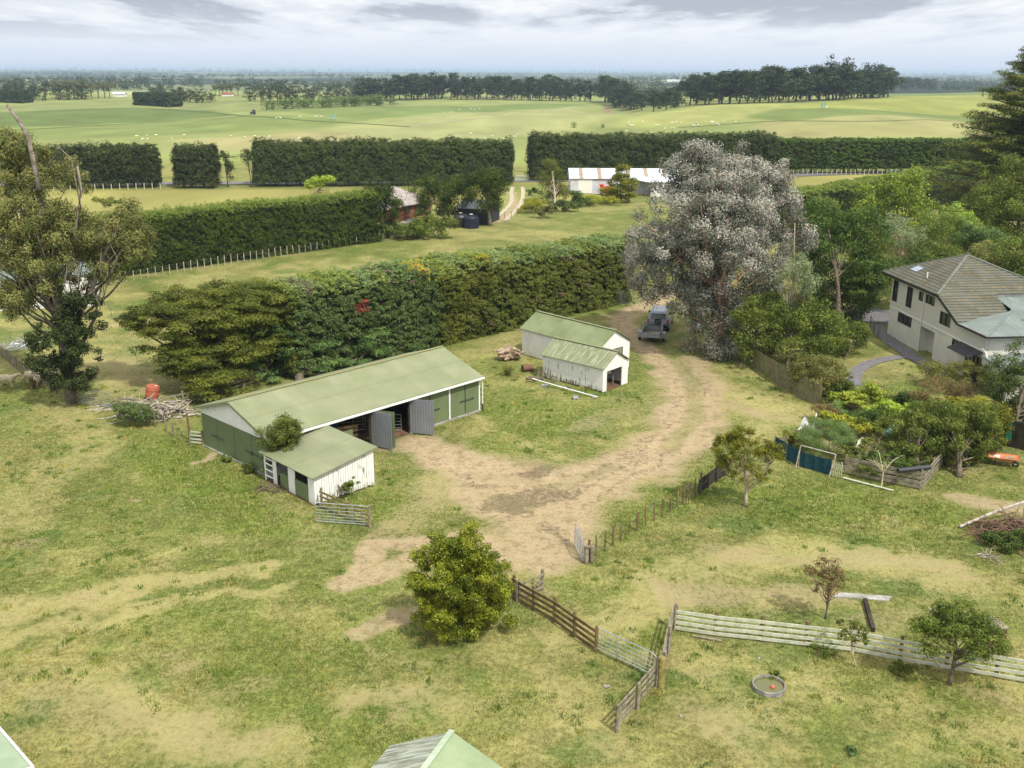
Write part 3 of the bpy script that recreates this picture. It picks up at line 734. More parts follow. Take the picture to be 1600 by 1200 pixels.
def peel(name, amt=.5):
    m, nt, b, o = newmat(name); uv = nt.new('ShaderNodeTexCoord').outputs['Object']
    g = nt.new('ShaderNodeNewGeometry')
    f = noise(nt, mapping(nt, uv, (9, 9, 1.1)), 1., 6, .75); f2 = noise(nt, uv, .9, 4, .6)
    s_ = mathn(nt, 'ADD', mathn(nt, 'MULTIPLY', f, .6), mathn(nt, 'ADD', mathn(nt, 'MULTIPLY', f2, .4), mathn(nt, 'MULTIPLY', g.outputs['Random Per Island'], .05)))
    sz = nt.new('ShaderNodeSeparateXYZ'); nt.link(uv, sz.inputs[0])
    s_ = mathn(nt, 'ADD', s_, ramp(nt, sz.outputs[2], 0., .9, .07, 0.))
    wood = mixc(nt, f2, lin((138, 128, 112)), lin((92, 84, 72)))
    col = mixc(nt, ramp(nt, s_, amt, amt + .06), (.78, .78, .74), wood)
    col = mixc(nt, ramp(nt, sz.outputs[2], 0.0, .5, .35, 0.), col, lin((150, 150, 110)))
    nt.link(col, b.inputs['Base Color']); b.inputs['Roughness'].default_value = .8; bump(nt, b, f, .4, .01); return m
M['peel'] = peel('peeling_white_boards', .66); M['peel2'] = peel('weathered_white_boards', .575)
M['wood'] = plain('weathered_wood', lin((150, 142, 128)), lin((108, 98, 84)), 3, .9, .4, c3=lin((140, 138, 96)), scale3=2)
M['wood_brown'] = plain('brown_wood', lin((124, 104, 78)), lin((92, 74, 54)), 3, .9, .4, c3=lin((146, 128, 72)), scale3=1.5)
M['wood_pale'] = plain('pale_rails', lin((200, 202, 184)), lin((172, 176, 150)), 3, .85, .3)
M['wood_lichen'] = plain('lichen_wood', lin((150, 140, 84)), lin((112, 98, 66)), 3, .9, .4)
M['dead'] = plain('dead_wood', lin((186, 178, 166)), lin((140, 130, 118)), 4, .9, .4)
M['bark'] = plain('bark', lin((120, 108, 92)), lin((84, 74, 62)), 4, .95, .5)
M['bark_pale'] = plain('pale_bark', lin((196, 184, 166)), lin((150, 126, 104)), 2, .85, .3)
M['bark_red'] = plain('reddish_bark', lin((186, 140, 112)), lin((146, 116, 96)), 2, .85, .3)
M['galv'] = plain('galvanised_steel', lin((186, 192, 198)), lin((150, 156, 162)), 6, .45, .1, metal=.6, spec=.5)
M['steel_dark'] = plain('dark_steel', lin((96, 98, 100)), lin((70, 70, 72)), 4, .5, .1, metal=.4)
M['door_grey'] = ribbed('door_grey', sc(lin((144, 148, 154)), .8), sc(lin((124, 128, 134)), .8), pitch=.2, rough=.5, metal=.1, stripes=.3)
M['earth'] = plain('barn_floor_earth', lin((120, 92, 72)), lin((92, 70, 54)), 1.5, .95, .3)
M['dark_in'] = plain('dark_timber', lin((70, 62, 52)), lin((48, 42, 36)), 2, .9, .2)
M['black'] = plain('black_plastic', (.02, .021, .024), (.03, .03, .032), 3, .4, .05, spec=.5)
M['rust'] = plain('rusty_steel', lin((124, 92, 72)), lin((90, 72, 62)), 3, .9, .4)
M['rock'] = plain('rock', lin((160, 156, 150)), lin((112, 110, 106)), 3, .9, .6)
M['orange'] = plain('orange_plastic', lin((182, 104, 78)), lin((162, 92, 70)), 2, .5, .05)
M['blue_tarp'] = plain('blue_tarp', lin((34, 68, 128)), lin((24, 54, 120)), 2, .5, .2)
def glassm(name, c=(.03, .035, .04)):
    m, nt, b, o = newmat(name); b.inputs['Base Color'].default_value = rgba(c); b.inputs['Roughness'].default_value = .06; b.inputs['Specular IOR Level'].default_value = .7
    return m
M['glass'] = glassm('window_glass')

def xy(P0, u, s, t=0, z=0):
    return Vector((P0[0] + u[0] * s - u[1] * t, P0[1] + u[1] * s + u[0] * t, z))
def wallbox(mb, P0, u, s0, s1, z0, z1, t0, t1, mi=0):
    """upright block on the wall line: t goes to the left of u"""
    if s0 > s1: s0, s1 = s1, s0
    if t0 > t1: t0, t1 = t1, t0
    b = [xy(P0, u, s0, t0, z0), xy(P0, u, s1, t0, z0), xy(P0, u, s1, t1, z0), xy(P0, u, s0, t1, z0)]
    mb.hexa(b, [p + Vector((0, 0, z1 - z0)) for p in b], mi)
def boards(mb, P0, u, s0, s1, z0, z1f, t0, t1, w=.18, gap=.012, rng=None, miss=0., mi=0, ragged=0.):
    n = max(1, round((s1 - s0) / w)); w = (s1 - s0) / n
    for i in range(n):
        if rng is not None and rng.random() < miss: continue
        a, c = s0 + i * w + gap / 2, s0 + (i + 1) * w - gap / 2
        j = (rng.random() - .5) * .012 if rng is not None else 0
        zb = z0 + (rng.random() * ragged if rng is not None else 0)
        b = [xy(P0, u, a, t0 + j, zb), xy(P0, u, c, t0 + j, zb), xy(P0, u, c, t1 + j, zb), xy(P0, u, a, t1 + j, zb)]
        t = [Vector((p.x, p.y, z1f(ss))) for p, ss in zip(b, (a, c, c, a))]
        mb.hexa(b, t, mi)
def metal_gate(name, label, p0, p1, h=1.15, bars=5, group=None, mesh=False, lift=.12, mat_='galv', lean=0.):
    p0 = Vector(p0); p1 = Vector(p1); r = root(name, label, 'gate', p0, group=group)
    L = (p1 - p0); nrm = Vector((-L.y, L.x, 0)).normalized() * lean
    def pt(f, z): return p0 + L * f + Vector((0, 0, lift + z)) + nrm * (z / h)
    mb = MB(); mb.tube([pt(0, 0), pt(0, h), pt(.94, h), pt(1, h * .9), pt(1, 0), pt(0, 0)], .024, 6, cap=False); mb.build('frame', M[mat_], r)
    for i in range(1, bars):
        mb = MB(); mb.tube([pt(0, h * (i / bars) ** 1.15), pt(1, h * (i / bars) ** 1.15)], .016, 5); mb.build('rail', M[mat_], r)
    for f in (.34, .67):
        mb = MB(); mb.tube([pt(f, 0), pt(f, h)], .014, 5); mb.build('upright', M[mat_], r)
    if mesh:
        mb = MB()
        for i in range(1, 16): mb.tube([pt(i / 16, 0), pt(i / 16, h * .8)], .006, 3, cap=False)
        mb.build('mesh_wire', M[mat_], r)
    return r
def rail_fence(name, label, pts, h=1.15, rails=4, post=.14, rw=.13, sp=2.6, pm='wood', rm='wood', group=None, lean=0., zf=gz, cap=False, side=1, seed=1, cat='fence'):
    rng = random.Random(seed); pts = [Vector(p) for p in pts]
    for p in pts: p.z = 0
    r = root(name, label, cat, pts[0], group=group)
    for i in range(len(pts) - 1):
        a, b = pts[i], pts[i + 1]; n = max(1, round((b - a).length / sp)); u = (b - a).normalized(); v = Vector((-u.y, u.x, 0)) * side
        for k in range(n + (1 if i == len(pts) - 2 else 0)):
            p = a.lerp(b, k / n); z0 = zf(p.x, p.y); mb = MB(); hh = h + .1 + rng.random() * .08
            ln = Vector(((rng.random() - .5) * .06, (rng.random() - .5) * .06, 0))
            mb.tube([p + Vector((0, 0, z0 - .15)), p + ln + Vector((0, 0, z0 + hh))], [post / 2 * 1.05, post / 2 * .95], 7); mb.build('post', M[pm], r)
        for k in range(n):
            p, q = a.lerp(b, k / n), a.lerp(b, (k + 1) / n)
            for j in range(rails):
                z = h * (j + .75) / rails - .02; d = v * (post / 2 + .02); mb = MB()
                mb.beam(p + d - u * .03 + Vector((0, 0, zf(p.x, p.y) + z + (rng.random() - .5) * .03)), q + d + u * .03 + Vector((0, 0, zf(q.x, q.y) + z + (rng.random() - .5) * .03)), .036, rw); mb.build('rail', M[rm], r)
    return r
def batten_fence(name, label, pts, h=1.1, sp=1.2, post=.07, m='wood', wires=3, group=None, jit=.06, big=4, seed=2, zf=gz):
    rng = random.Random(seed); pts = [Vector(p) for p in pts]
    for p in pts: p.z = 0
    r = root(name, label, 'fence', pts[0], group=group); c = 0
    for i in range(len(pts) - 1):
        a, b = pts[i], pts[i + 1]; n = max(1, round((b - a).length / sp))
        for k in range(n + (1 if i == len(pts) - 2 else 0)):
            p = a.lerp(b, k / n); z0 = zf(p.x, p.y); B = c % big == 0; c += 1
            ln = Vector(((rng.random() - .5) * jit, (rng.random() - .5) * jit, 0)); mb = MB(); w = post * (1.7 if B else 1)
            mb.tube([p + Vector((0, 0, z0 - .1)), p + ln + Vector((0, 0, z0 + h * (1.08 if B else 1) * (.93 + .12 * rng.random())))], w / 2, 5); mb.build('post', M[m], r)
        for j in range(wires):
            mb = MB(); z = h * (j + 1) / (wires + .3)
            seg = [a.lerp(b, t / 8) for t in range(9)]
            mb.tube([p + Vector((0, 0, zf(p.x, p.y) + z)) for p in seg], .006, 3, cap=False); mb.build('wire', M['steel_dark'], r)
    return r

# ============================================================ long green hay barn
R0 = (-2.3, 69.9); U = (.69, .724); LB, DB = 17.9, 8.07; ZE, ZR, ZBK = 2.72, 4.15, 3.0
un = math.hypot(*U); U = (U[0] / un, U[1] / un)
P0 = (R0[0] - U[0] * LB, R0[1] - U[1] * LB)          # front wall starts at its far end; t>0 is inside
barn = root('hay_barn', 'long low barn with pale green metal roof and open bay facing the yard', 'barn', (P0[0], P0[1], 0))
mb = MB()
o_ = .35; tr = DB / 2
fl, fr = xy(P0, U, -o_, -o_, ZE - .02), xy(P0, U, LB + .12, -o_, ZE - .02)
rl, rr = xy(P0, U, -o_, tr, ZR), xy(P0, U, LB + .12, tr, ZR)
bl, br = xy(P0, U, -o_, DB + .3, ZE + .05), xy(P0, U, LB + .12, DB + .3, ZE + .05)
mb.slab([fl, fr, rr, rl], .05); mb.slab([rl, rr, br, bl], .05)
mb.build('roof', M['roof_green'], barn)
mb = MB(); mb.beam(rl + Vector((0, 0, .03)), rr + Vector((0, 0, .03)), .22, .03); mb.build('ridge_cap', plain('lichen_green', sc(lin((164, 172, 122)), .6), sc(lin((178, 164, 104)), .56), 1.2, .7, .1), barn)
mb = MB(); mb.beam(xy(P0, U, -o_, -o_ - .05, ZE - .10), xy(P0, U, LB + .12, -o_ - .05, ZE - .10), .08, .13); mb.build('gutter', M['white'], barn)
mb = MB(); mb.beam(fl + Vector((0, 0, -.1)), rl + Vector((0, 0, -.1)), .04, .16); mb.beam(rl + Vector((0, 0, -.1)), bl + Vector((0, 0, -.1)), .04, .16); mb.build('barge_board', M['roof_green'], barn)
# gable facing the paddock: green doors below, white cladding above
G0 = xy(P0, U, 0, DB)[:2]; GV = (-(-U[1]), -(U[0]));  # from back corner to front corner
GV = ((P0[0] - G0[0]) / DB, (P0[1] - G0[1]) / DB)
mb = MB()
def gab(t): return ZE - .05 + (ZR - ZE - .02) * (1 - abs(t - tr) / tr)
mb.poly([xy(P0, U, .0, 0, 2.36), xy(P0, U, .0, 0, gab(0)), xy(P0, U, .0, tr, gab(tr)), xy(P0, U, .0, DB, gab(DB)), xy(P0, U, .0, DB, 2.36)], (U[0] * .08, U[1] * .08, 0))
mb.build('gable_cladding', M['white'], barn)
for a, b_ in ((.06, DB / 4), (DB / 4, DB / 2), (DB / 2, DB * 3 / 4), (DB * 3 / 4, DB - .06)):
    mb = MB(); wallbox(mb, G0, GV, a + .02, b_ - .02, .12, 2.35, -.04, .03); d = mb.build('door', M['wall_green'], barn)
for c_ in (DB / 4, DB * 3 / 4):
    mb = MB(); wallbox(mb, G0, GV, c_ - .8, c_ + .75, 1.08, 1.14, -.09, -.05); mb.tube([xy(G0, GV, c_ - .05, -.1, .95), xy(G0, GV, c_ - .05, -.1, 1.28)], .02, 5); mb.build('door_bar', M['steel_dark'], barn)
mb = MB(); wallbox(mb, G0, GV, -.1, DB + .1, -.1, .11, -.12, .1); mb.build('footing', M['concrete'], barn)
# far gable and back wall
mb = MB(); mb.poly([xy(P0, U, LB - .05, .03, .0), xy(P0, U, LB - .05, .03, ZE - .06), xy(P0, U, LB - .05, tr, ZR - .08), xy(P0, U, LB - .05, DB - .03, ZE - .06), xy(P0, U, LB - .05, DB - .03, 0)], (U[0] * .04, U[1] * .04, 0))
wallbox(mb, P0, U, .1, LB - .06, 0, ZE - .08, DB - .05, DB, 0); mb.build('back_wall', M['wall_green'], barn)
# front: posts, closed doors, open bay
sp_ = LB
for s_ in (LB - .05, LB - 3.03):
    mb = MB(); wallbox(mb, P0, U, s_ - .06, s_ + .06, 0, ZE - .14, -.06, .06); mb.build('post', M['white'], barn)
for s_ in (LB - 6.77, LB - 10.2, LB - 13.4):
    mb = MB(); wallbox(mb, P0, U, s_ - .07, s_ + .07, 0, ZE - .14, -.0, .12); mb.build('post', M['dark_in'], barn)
for a, b_ in ((LB - 2.95, LB - 1.53), (LB - 1.5, LB - .12), (LB - 6.68, LB - 4.93), (LB - 4.9, LB - 3.11)):
    mb = MB(); wallbox(mb, P0, U, a, b_, .16, ZE - .16, -.03, .03); mb.build('door', M['wall_green'], barn)
for c_ in (LB - 1.5, LB - 4.9):
    mb = MB(); wallbox(mb, P0, U, c_ - .55, c_ + .9, 1.16, 1.22, -.1, -.05); mb.tube([xy(P0, U, c_, -.08, .3), xy(P0, U, c_, -.08, 2.5)], .02, 5); mb.build('door_bar', M['steel_dark'], barn)
mb = MB(); wallbox(mb, P0, U, LB - 6.8, LB + .05, -.1, .14, -.16, .1); mb.build('sill', M['concrete'], barn)
mb = MB(); mb.tube([xy(P0, U, LB + .1, -o_ - .03, ZE - .12), xy(P0, U, LB + .2, -.12, ZE - .4), xy(P0, U, LB + .2, -.12, .5)], .045, 8); mb.build('downpipe', M['white'], barn)
mb = MB(); mb.tube([xy(P0, U, LB + .2, -.12, .0), xy(P0, U, LB + .2, -.12, .55)], .055, 8); mb.build('downpipe_shoe', M['black'], barn)
mb = MB(); wallbox(mb, P0, U, 0, LB - 13.4, 0, ZE - .12, -.0, .05); mb.build('front_wall', M['white'], barn)
mb = MB(); wallbox(mb, P0, U, LB - 13.35, LB - 11.9, .1, 1.75, -.35, -.3)
mb.build('half_door', M['wall_green'], barn)
# opened doors
def leaf(s_, ang, w_, z0=.1, z1=2.55, m_='door_grey', nm='open_door', s_sub=None):
    p = xy(P0, U, s_, -.06); a = math.atan2(U[1], U[0]) + math.radians(ang); u2 = (math.cos(a), math.sin(a)); q = MB()
    wallbox(q, (p.x, p.y), u2, 0, w_, z0, z1, -.02, .02); d = q.build(nm, M[m_], barn)
    q = MB()
    for zz in (z0 + .06, (z0 + z1) / 2, z1 - .06): wallbox(q, (p.x, p.y), u2, .02, w_ - .02, zz - .04, zz + .04, .022, .05)
    for ss in (.05, w_ - .05): wallbox(q, (p.x, p.y), u2, ss - .03, ss + .03, z0, z1, .022, .048)
    q.build('door_brace', M['galv'], d); return u2
leaf(LB - 6.77, -62, 1.75)
leaf(LB - 10.15, -78, 1.7)
leaf(LB - 10.0, -66, 1.6, m_='wall_green')
# inside: earth floor, timber rails, hurdles
mb = MB(); mb.box((0, 0, 0), (.01, .01, .01)); mb = MB()
q0, q1, q2, q3 = xy(P0, U, .1, .0, .03), xy(P0, U, LB - .1, .0, .03), xy(P0, U, LB - .1, DB - .1, .03), xy(P0, U, .1, DB - .1, .03)
mb.quadm([q0, q1, q2, q3]); mb.build('earth_floor', M['earth'], barn)
mb = MB()
for s_ in np.arange(1.0, LB, 3.4):
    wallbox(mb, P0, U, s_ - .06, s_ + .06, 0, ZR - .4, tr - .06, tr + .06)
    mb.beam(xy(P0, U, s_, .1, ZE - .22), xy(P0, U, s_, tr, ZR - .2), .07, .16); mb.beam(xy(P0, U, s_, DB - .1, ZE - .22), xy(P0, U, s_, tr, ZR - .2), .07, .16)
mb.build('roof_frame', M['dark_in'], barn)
mb = MB()
for zz in (.25, .6, .95, 1.25): mb.beam(xy(P0, U, LB - 13.2, 2.0, zz), xy(P0, U, LB - 10.4, 1.1, zz), .05, .2)
mb.build('pen_rails', plain('pen_timber', lin((176, 146, 104)), lin((130, 104, 74)), 2, .9, .2), barn)
metal_gate('sheep_hurdle', 'silver metal hurdle leaning inside the open barn bay beside grey door', xy(P0, U, LB - 6.95, .7), xy(P0, U, LB - 8.6, 2.6), 1.15, 5)
metal_gate('sheep_hurdle', 'silver metal hurdle standing deep inside the dark barn bay', xy(P0, U, LB - 8.7, 2.7), xy(P0, U, LB - 10.6, 3.6), 1.15, 5)
mb = MB()
for k in range(5): mb.box(tuple(xy(P0, U, LB - 12.6 + k * .32, 2.6 + .1 * (k % 2), 1.05 + .08 * (k % 2))), (.34, .5, .45), .8)
mb.build('x', M['blue_tarp']); o = bpy.data.objects['x']; o.name = 'tarp'; tag(o, 'crumpled blue tarpaulin inside the open barn bay', 'tarpaulin')
mb = MB()
for k in range(4): mb.box(tuple(xy(P0, U, LB - 12.3 + k * .3, 2.75, .42)), (.3, .9, .84), .8)
mb.build('hay_stack', plain('hay', lin((160, 140, 90)), lin((130, 110, 70)), 3, .95, .4)); tag(bpy.data.objects['hay_stack'], 'low stack of baled hay under the blue tarpaulin', 'hay')

# ============================================================ small lean-to shed
L0 = (-11.25, 52.9); LU = (.7071, .7071); LL, LW = 4.25, 5.35      # L0->L1 along LU, front openings run to the far left
ls = root('stock_shed', 'small weathered white board shed with green roof built against the barn', 'shed', (L0[0], L0[1], 0))
LV = (-.7071, .7071)
mb = MB()
za, zb = 1.86, 2.5
e = .22
mb.slab([xy(L0, LU, -e, -e, za - .06), xy(L0, LU, LL + e, -e, zb), xy(L0, LU, LL + e, LW + e, zb + .06), xy(L0, LU, -e, LW + e, za)], .05); mb.build('roof', M['roof_green'], ls)
rg = random.Random(4)
mb = MB(); boards(mb, L0, LU, 0, LL, .05, lambda s_: za - .1 + (zb - za) * s_ / LL, 0, .03, .17, .02, rg, .0, ragged=.12)
mb.build('board_wall', M['peel2'], ls)
mb = MB(); boards(mb, xy(L0, LU, LL, 0)[:2], LV, 0, LW, .05, lambda s_: zb - .08, -.03, 0, .17, .015, rg); mb.build('board_wall', M['peel'], ls)
mb = MB(); boards(mb, xy(L0, LU, 0, LW)[:2], LU, 0, LL, .05, lambda s_: za - .1 + (zb - za) * s_ / LL, -.03, 0, .17, .015, rg); mb.build('board_wall', M['peel'], ls)
mb = MB(); boards(mb, L0, LV, 0, .64, .05, lambda s_: za - .08, -.03, 0, .16, .012, rg); boards(mb, L0, LV, 1.98, 2.72, .05, lambda s_: za - .08, -.03, 0, .16, .012, rg); boards(mb, L0, LV, 3.98, 4.4, .05, lambda s_: za - .08, -.03, 0, .16, .012, rg)
boards(mb, L0, LV, LW - .18, LW, .05, lambda s_: za - .08, -.03, 0, .16, .012, rg); wallbox(mb, L0, LV, 0, LW, za - .22, za - .07, -.045, -.032)
mb.build('board_wall', M['peel'], ls)
for zz in (.35, .75, 1.15, 1.5):
    mb = MB(); wallbox(mb, L0, LV, 4.4, LW - .1, zz, zz + .09, .0, .03); mb.build('rail', M['peel'], ls)
mb = MB(); wallbox(mb, L0, LV, .66, 1.96, .12, 1.12, .0, .04); mb.build('half_door', M['wall_green'], ls)
mb = MB(); wallbox(mb, L0, LV, 2.74, 3.6, .1, 1.0, -.0, -.35); mb.build('half_door', M['wall_green'], ls)
mb = MB(); wallbox(mb, L0, LV, .1, LW - .1, .02, .04, .1, -LL + .1); mb.build('floor_slab', M['earth'], ls)

# ============================================================ two white sheds
def gshed(name, label, C, u, w_, L_, ze, zr, rm, wm, door, seed, board=True, fasc='roof_green'):
    """C near-left corner of the gable end, u along the gable, body runs to the left of u"""
    r = root(name, label, 'shed', (C[0], C[1], 0)); rg = random.Random(seed); v = (-u[1], u[0]); e = .18
    mb = MB(); mb.slab([xy(C, u, -e, -e, ze - .03), xy(C, u, w_ / 2, -e, zr), xy(C, u, w_ / 2, L_ + e, zr), xy(C, u, -e, L_ + e, ze - .03)][::-1] if 0 else [xy(C, u, -e, L_ + e, ze - .03), xy(C, u, -e, -e, ze - .03), xy(C, u, w_ / 2, -e, zr), xy(C, u, w_ / 2, L_ + e, zr)], .04)
    mb.slab([xy(C, u, w_ + e, -e, ze - .03), xy(C, u, w_ + e, L_ + e, ze - .03), xy(C, u, w_ / 2, L_ + e, zr), xy(C, u, w_ / 2, -e, zr)], .04); mb.build('roof', rm, r)
    mb = MB(); mb.beam(xy(C, u, w_ / 2, -e, zr + .02), xy(C, u, w_ / 2, L_ + e, zr + .02), .26, .03); mb.build('ridge_cap', M[fasc], r)
    def zg(s_): return ze - .05 + (zr - ze) * (1 - abs(s_ - w_ / 2) / (w_ / 2)) - .02
    mb = MB(); boards(mb, C, u, 0, w_ * door[0], .03, zg, 0, .03, .2, .004, rg); boards(mb, C, u, w_ * door[1], w_, .03, zg, 0, .03, .2, .004, rg)
    boards(mb, C, u, w_ * door[0], w_ / 2, door[2], zg, 0, .03, .2, .004, rg); boards(mb, C, u, w_ / 2, w_ * door[1], door[2], zg, 0, .03, .2, .004, rg)
    mb.build('gable_wall', M['white'], r)
    mb = MB(); boards(mb, (C[0], C[1]), v, 0, L_, .04, lambda s_: ze - .04, 0, -.03, .17 if board else .4, .02 if board else .004, rg, ragged=.1 if board else 0.); mb.build('side_wall', wm, r)
    mb = MB(); boards(mb, xy(C, u, w_, 0)[:2], v, 0, L_, .04, lambda s_: ze - .04, .0, .03, .2, .008, rg); mb.build('side_wall', M['white'], r)
    mb = MB(); boards(mb, xy(C, u, 0, L_)[:2], u, 0, w_, .03, zg, -.03, 0, .2, .004, rg); mb.build('back_wall', wm, r)
    mb = MB(); wallbox(mb, C, u, .05, w_ - .05, .015, .03, .04, L_ - .05); mb.build('floor_slab', M['earth'], r)
    for s_ in (w_ * door[0] - .05, w_ * door[1] + .05):
        mb = MB(); wallbox(mb, C, u, s_ - .04, s_ + .04, .03, door[2], -.03, 0); mb.build('door_jamb', M['white'], r)
    return r
S1C = (7.2, 74.4); su = (.661, .750); 
s1 = gshed('tool_shed', 'smaller weathered white board shed with streaked green roof and open gable end', S1C, su, 3.35, 6.1, 2.0, 3.05, M['roof_green_streaked'], M['peel2'], (.14, .74, 1.62), 1)
s2u = (.735, .678); S2C = (1.0 + 9.1 * .678, 85.5 - 9.1 * .735)
s2 = gshed('garage_shed', 'longer white shed with mossy green roof behind the small board shed', S2C, s2u, 3.9, 9.1, 2.4, 3.6, M['roof_green_mossy'], M['white'], (.3, .78, 2.0), 2, board=False)
mb = MB(); wallbox(mb, S2C, s2u, 3.9 * .3, 3.9 * .78, .1, 1.98, .06, .1)
mb.build('door', plain('mossy_door', lin((128, 132, 110)), lin((96, 102, 84)), 2, .8, .2), s2)
# things stored in the small shed
b_ = root('dinghy', 'upturned pale boat hull on a rack inside the small board shed', 'boat', xy(S1C, su, 1.6, 1.6, 0)); mb = MB()
for k in range(9):
    pass
prof = []
Vv = []; n_ = 9
for i in range(n_):
    t = i / (n_ - 1); wv = .55 * math.sin(PI * min(1, t * .8 + .18)) ; 
    Vv.append([(xy(S1C, su, 1.5 + wv * math.cos(a), .5 + 2.6 * t, 1.12 + .28 * math.sin(a))) for a in np.linspace(0, PI, 7)])
for i in range(n_ - 1):
    for k in range(6): mb.face([Vv[i][k], Vv[i][k + 1], Vv[i + 1][k + 1], Vv[i + 1][k]])
mb.face(Vv[0]); mb.face(Vv[-1][::-1]); mb.build('hull', plain('boat_paint', lin((188, 190, 186)), lin((150, 154, 150)), 2, .5, .05), b_)
mb = MB()
for ss in (.8, 2.2):
    for tt in (.6, 2.6): mb.beam(xy(S1C, su, ss, tt, 0.03), xy(S1C, su, ss, tt, 1.1), .06, .06, up=(1, 0, 0))
    mb.beam(xy(S1C, su, ss, .5, 1.08), xy(S1C, su, ss, 2.7, 1.08), .05, .08)
mb.build('storage_rack', M['wood']); tag(bpy.data.objects['storage_rack'], 'timber rack carrying the boat in the small shed', 'rack')
for k in range(3):
    q = root('crate', ['faded orange crate at the mouth of the small shed', 'brown crate in the middle of the small shed floor', 'dull green crate deep in the small shed'][k], 'crate', xy(S1C, su, .9 + k * .55, .7 + k * .3, .03))
    mb = MB(); c_ = q.location
    for a in range(4):
        d = Vector((math.cos(a * PI / 2 + .85), math.sin(a * PI / 2 + .85), 0)) * .22; mb.box(tuple(c_ + d + Vector((0, 0, .16))), (.03, .44, .3), a * PI / 2 + .85)
    mb.box(tuple(c_ + Vector((0, 0, .02))), (.42, .42, .03), .85); mb.build('box', [M['orange'], M['rust'], M['wall_green']][k], q)

# debris beside the sheds
def rockmesh(name, label, p, s, m_, seed=0, cat='rock', sz=.6, group=None, rough_=.25, rz=0.):
    rng_ = np.random.default_rng(seed); bm_ = __import__('bmesh').new(); __import__('bmesh').ops.create_icosphere(bm_, subdivisions=3, radius=1)
    me = bpy.data.meshes.new(name); bm_.to_mesh(me); bm_.free(); co = np.zeros(len(me.vertices) * 3); me.vertices.foreach_get('co', co); co = co.reshape(-1, 3)
    ph = rng_.random(6) * 9; d = 1 + rough_ * (np.sin(co[:, 0] * 4 + ph[0]) * np.cos(co[:, 1] * 5 + ph[1]) + .7 * np.sin(co[:, 2] * 7 + ph[2] + co[:, 0] * 5) + rng_.normal(size=len(co)) * .15)
    co = co * d[:, None] * np.array([s, s * .75, s * sz]); co[:, 2] = np.maximum(co[:, 2], -s * .15)
    me.vertices.foreach_set('co', co.ravel()); me.materials.append(m_); me.update(); o_ = bpy.data.objects.new(name, me); COL.objects.link(o_)
    o_.location = (p[0], p[1], gz(p[0], p[1]) + s * .12); o_.rotation_euler = (0, 0, rz); return tag(o_, label, cat, group)
st = root('stump', 'large uprooted tree stump lying on grass beside the white sheds', 'tree stump', at(797, 562)); rr_ = random.Random(3)
mb = MB(); c_ = st.location
for k in range(44):
    a = rr_.random() * 2 * PI; le = .6 + rr_.random() * .8; h0 = .2 + rr_.random() * 1.0
    mb.tube([c_ + Vector((0, 0, .45)), c_ + Vector((math.cos(a) * le * .5, math.sin(a) * le * .3, h0)), c_ + Vector((math.cos(a) * le * 1.15, math.sin(a) * le * .6, h0 * .7 + rr_.random() * .3))], [.3, .2, .06], 7)
mb.tube([c_ + Vector((-.9, -.2, .35)), c_ + Vector((0, 0, .5)), c_ + Vector((1.0, .1, .4))], [.35, .45, .3], 9)
mb.build('root_mass', plain('stump_wood', lin((178, 158, 136)), lin((128, 108, 90)), 5, .9, .6), st)
p = at(826, 580); dr = root('drum', 'rusty metal drum on its side beside the white sheds', 'drum', p); mb = MB()
ax = Matrix.Rotation(PI / 2, 3, 'Y'); ax = Matrix.Rotation(.35, 3, 'Z') @ ax
mb.lathe(p + Vector((0, 0, .3)), [(.25, -.45), (.29, -.45), (.29, -.15), (.305, -.13), (.29, -.11), (.29, .12), (.305, .14), (.29, .16), (.29, .45), (.0, .45)], 20, axis=ax); mb.build('shell', M['rust'], dr, smooth=False)
tag(dr)
for k, (x, y, s, lab) in enumerate([(853, 604, .28, 'grey rock under the end of the white pole'), (901, 622, .34, 'pale rock in grass below the white pole'), (930, 621, .2, 'small rock near the shed corner and pole end'), (884, 606, .18, 'little stone against the board shed wall')]):
    rockmesh('rock', lab, at(x, y), s, M['rock'], k + 3, rz=k)
pole = MB(); a_, b2 = at(834, 598) + Vector((0, 0, .35)), at(936, 622) + Vector((0, 0, .12)); pole.tube([a_, a_.lerp(b2, .5) + Vector((0, 0, -.03)), b2], [.05, .05, .045], 8); pole.build('pole', M['white']); tag(bpy.data.objects['pole'], 'long white pole lying beside the weathered board shed', 'pole')
rail_fence('pen_panel', 'old grey timber panel leaning against the board shed', [at(843, 592), at(872, 603)], .75, 2, .09, .07, .6, 'wood', 'wood', cat='panel')
for k, (x, y, ln) in enumerate([(836, 592, .9), (842, 596, .8), (830, 598, .6)]):
    mb = MB(); p = at(x, y); mb.tube([p + Vector((-ln / 2, 0, .12 + .1 * k)), p + Vector((ln / 2, .1 * k, .14 + .1 * k))], [.13, .11], 9)
    mb.build('log', M['bark']); o = bpy.data.objects[[x_.name for x_ in bpy.data.objects if x_.name.startswith('log')][-1]]
    tag(o, ['thick short log against the timber panel by the sheds', 'second log resting over the thick one by the sheds', 'thin log sticking out toward the drum'][k], 'log')

# ============================================================ roofs at the bottom edge
A = at(710, 1143, 3.5); B = at(668, 1200, 3.5); rd = (B - A).normalized(); ru = (rd.x, rd.y)
rs = root('garden_shed', 'shed with half weathered half fresh green roof at the picture bottom', 'shed', (A.x, A.y, 0))
bs = root_loc = A
LN = 6.0; wl, wr = 2.35, 2.6; dzr = 1.25
def sh(s_, t_, z_): return xy((A.x, A.y), ru, s_, t_, z_)
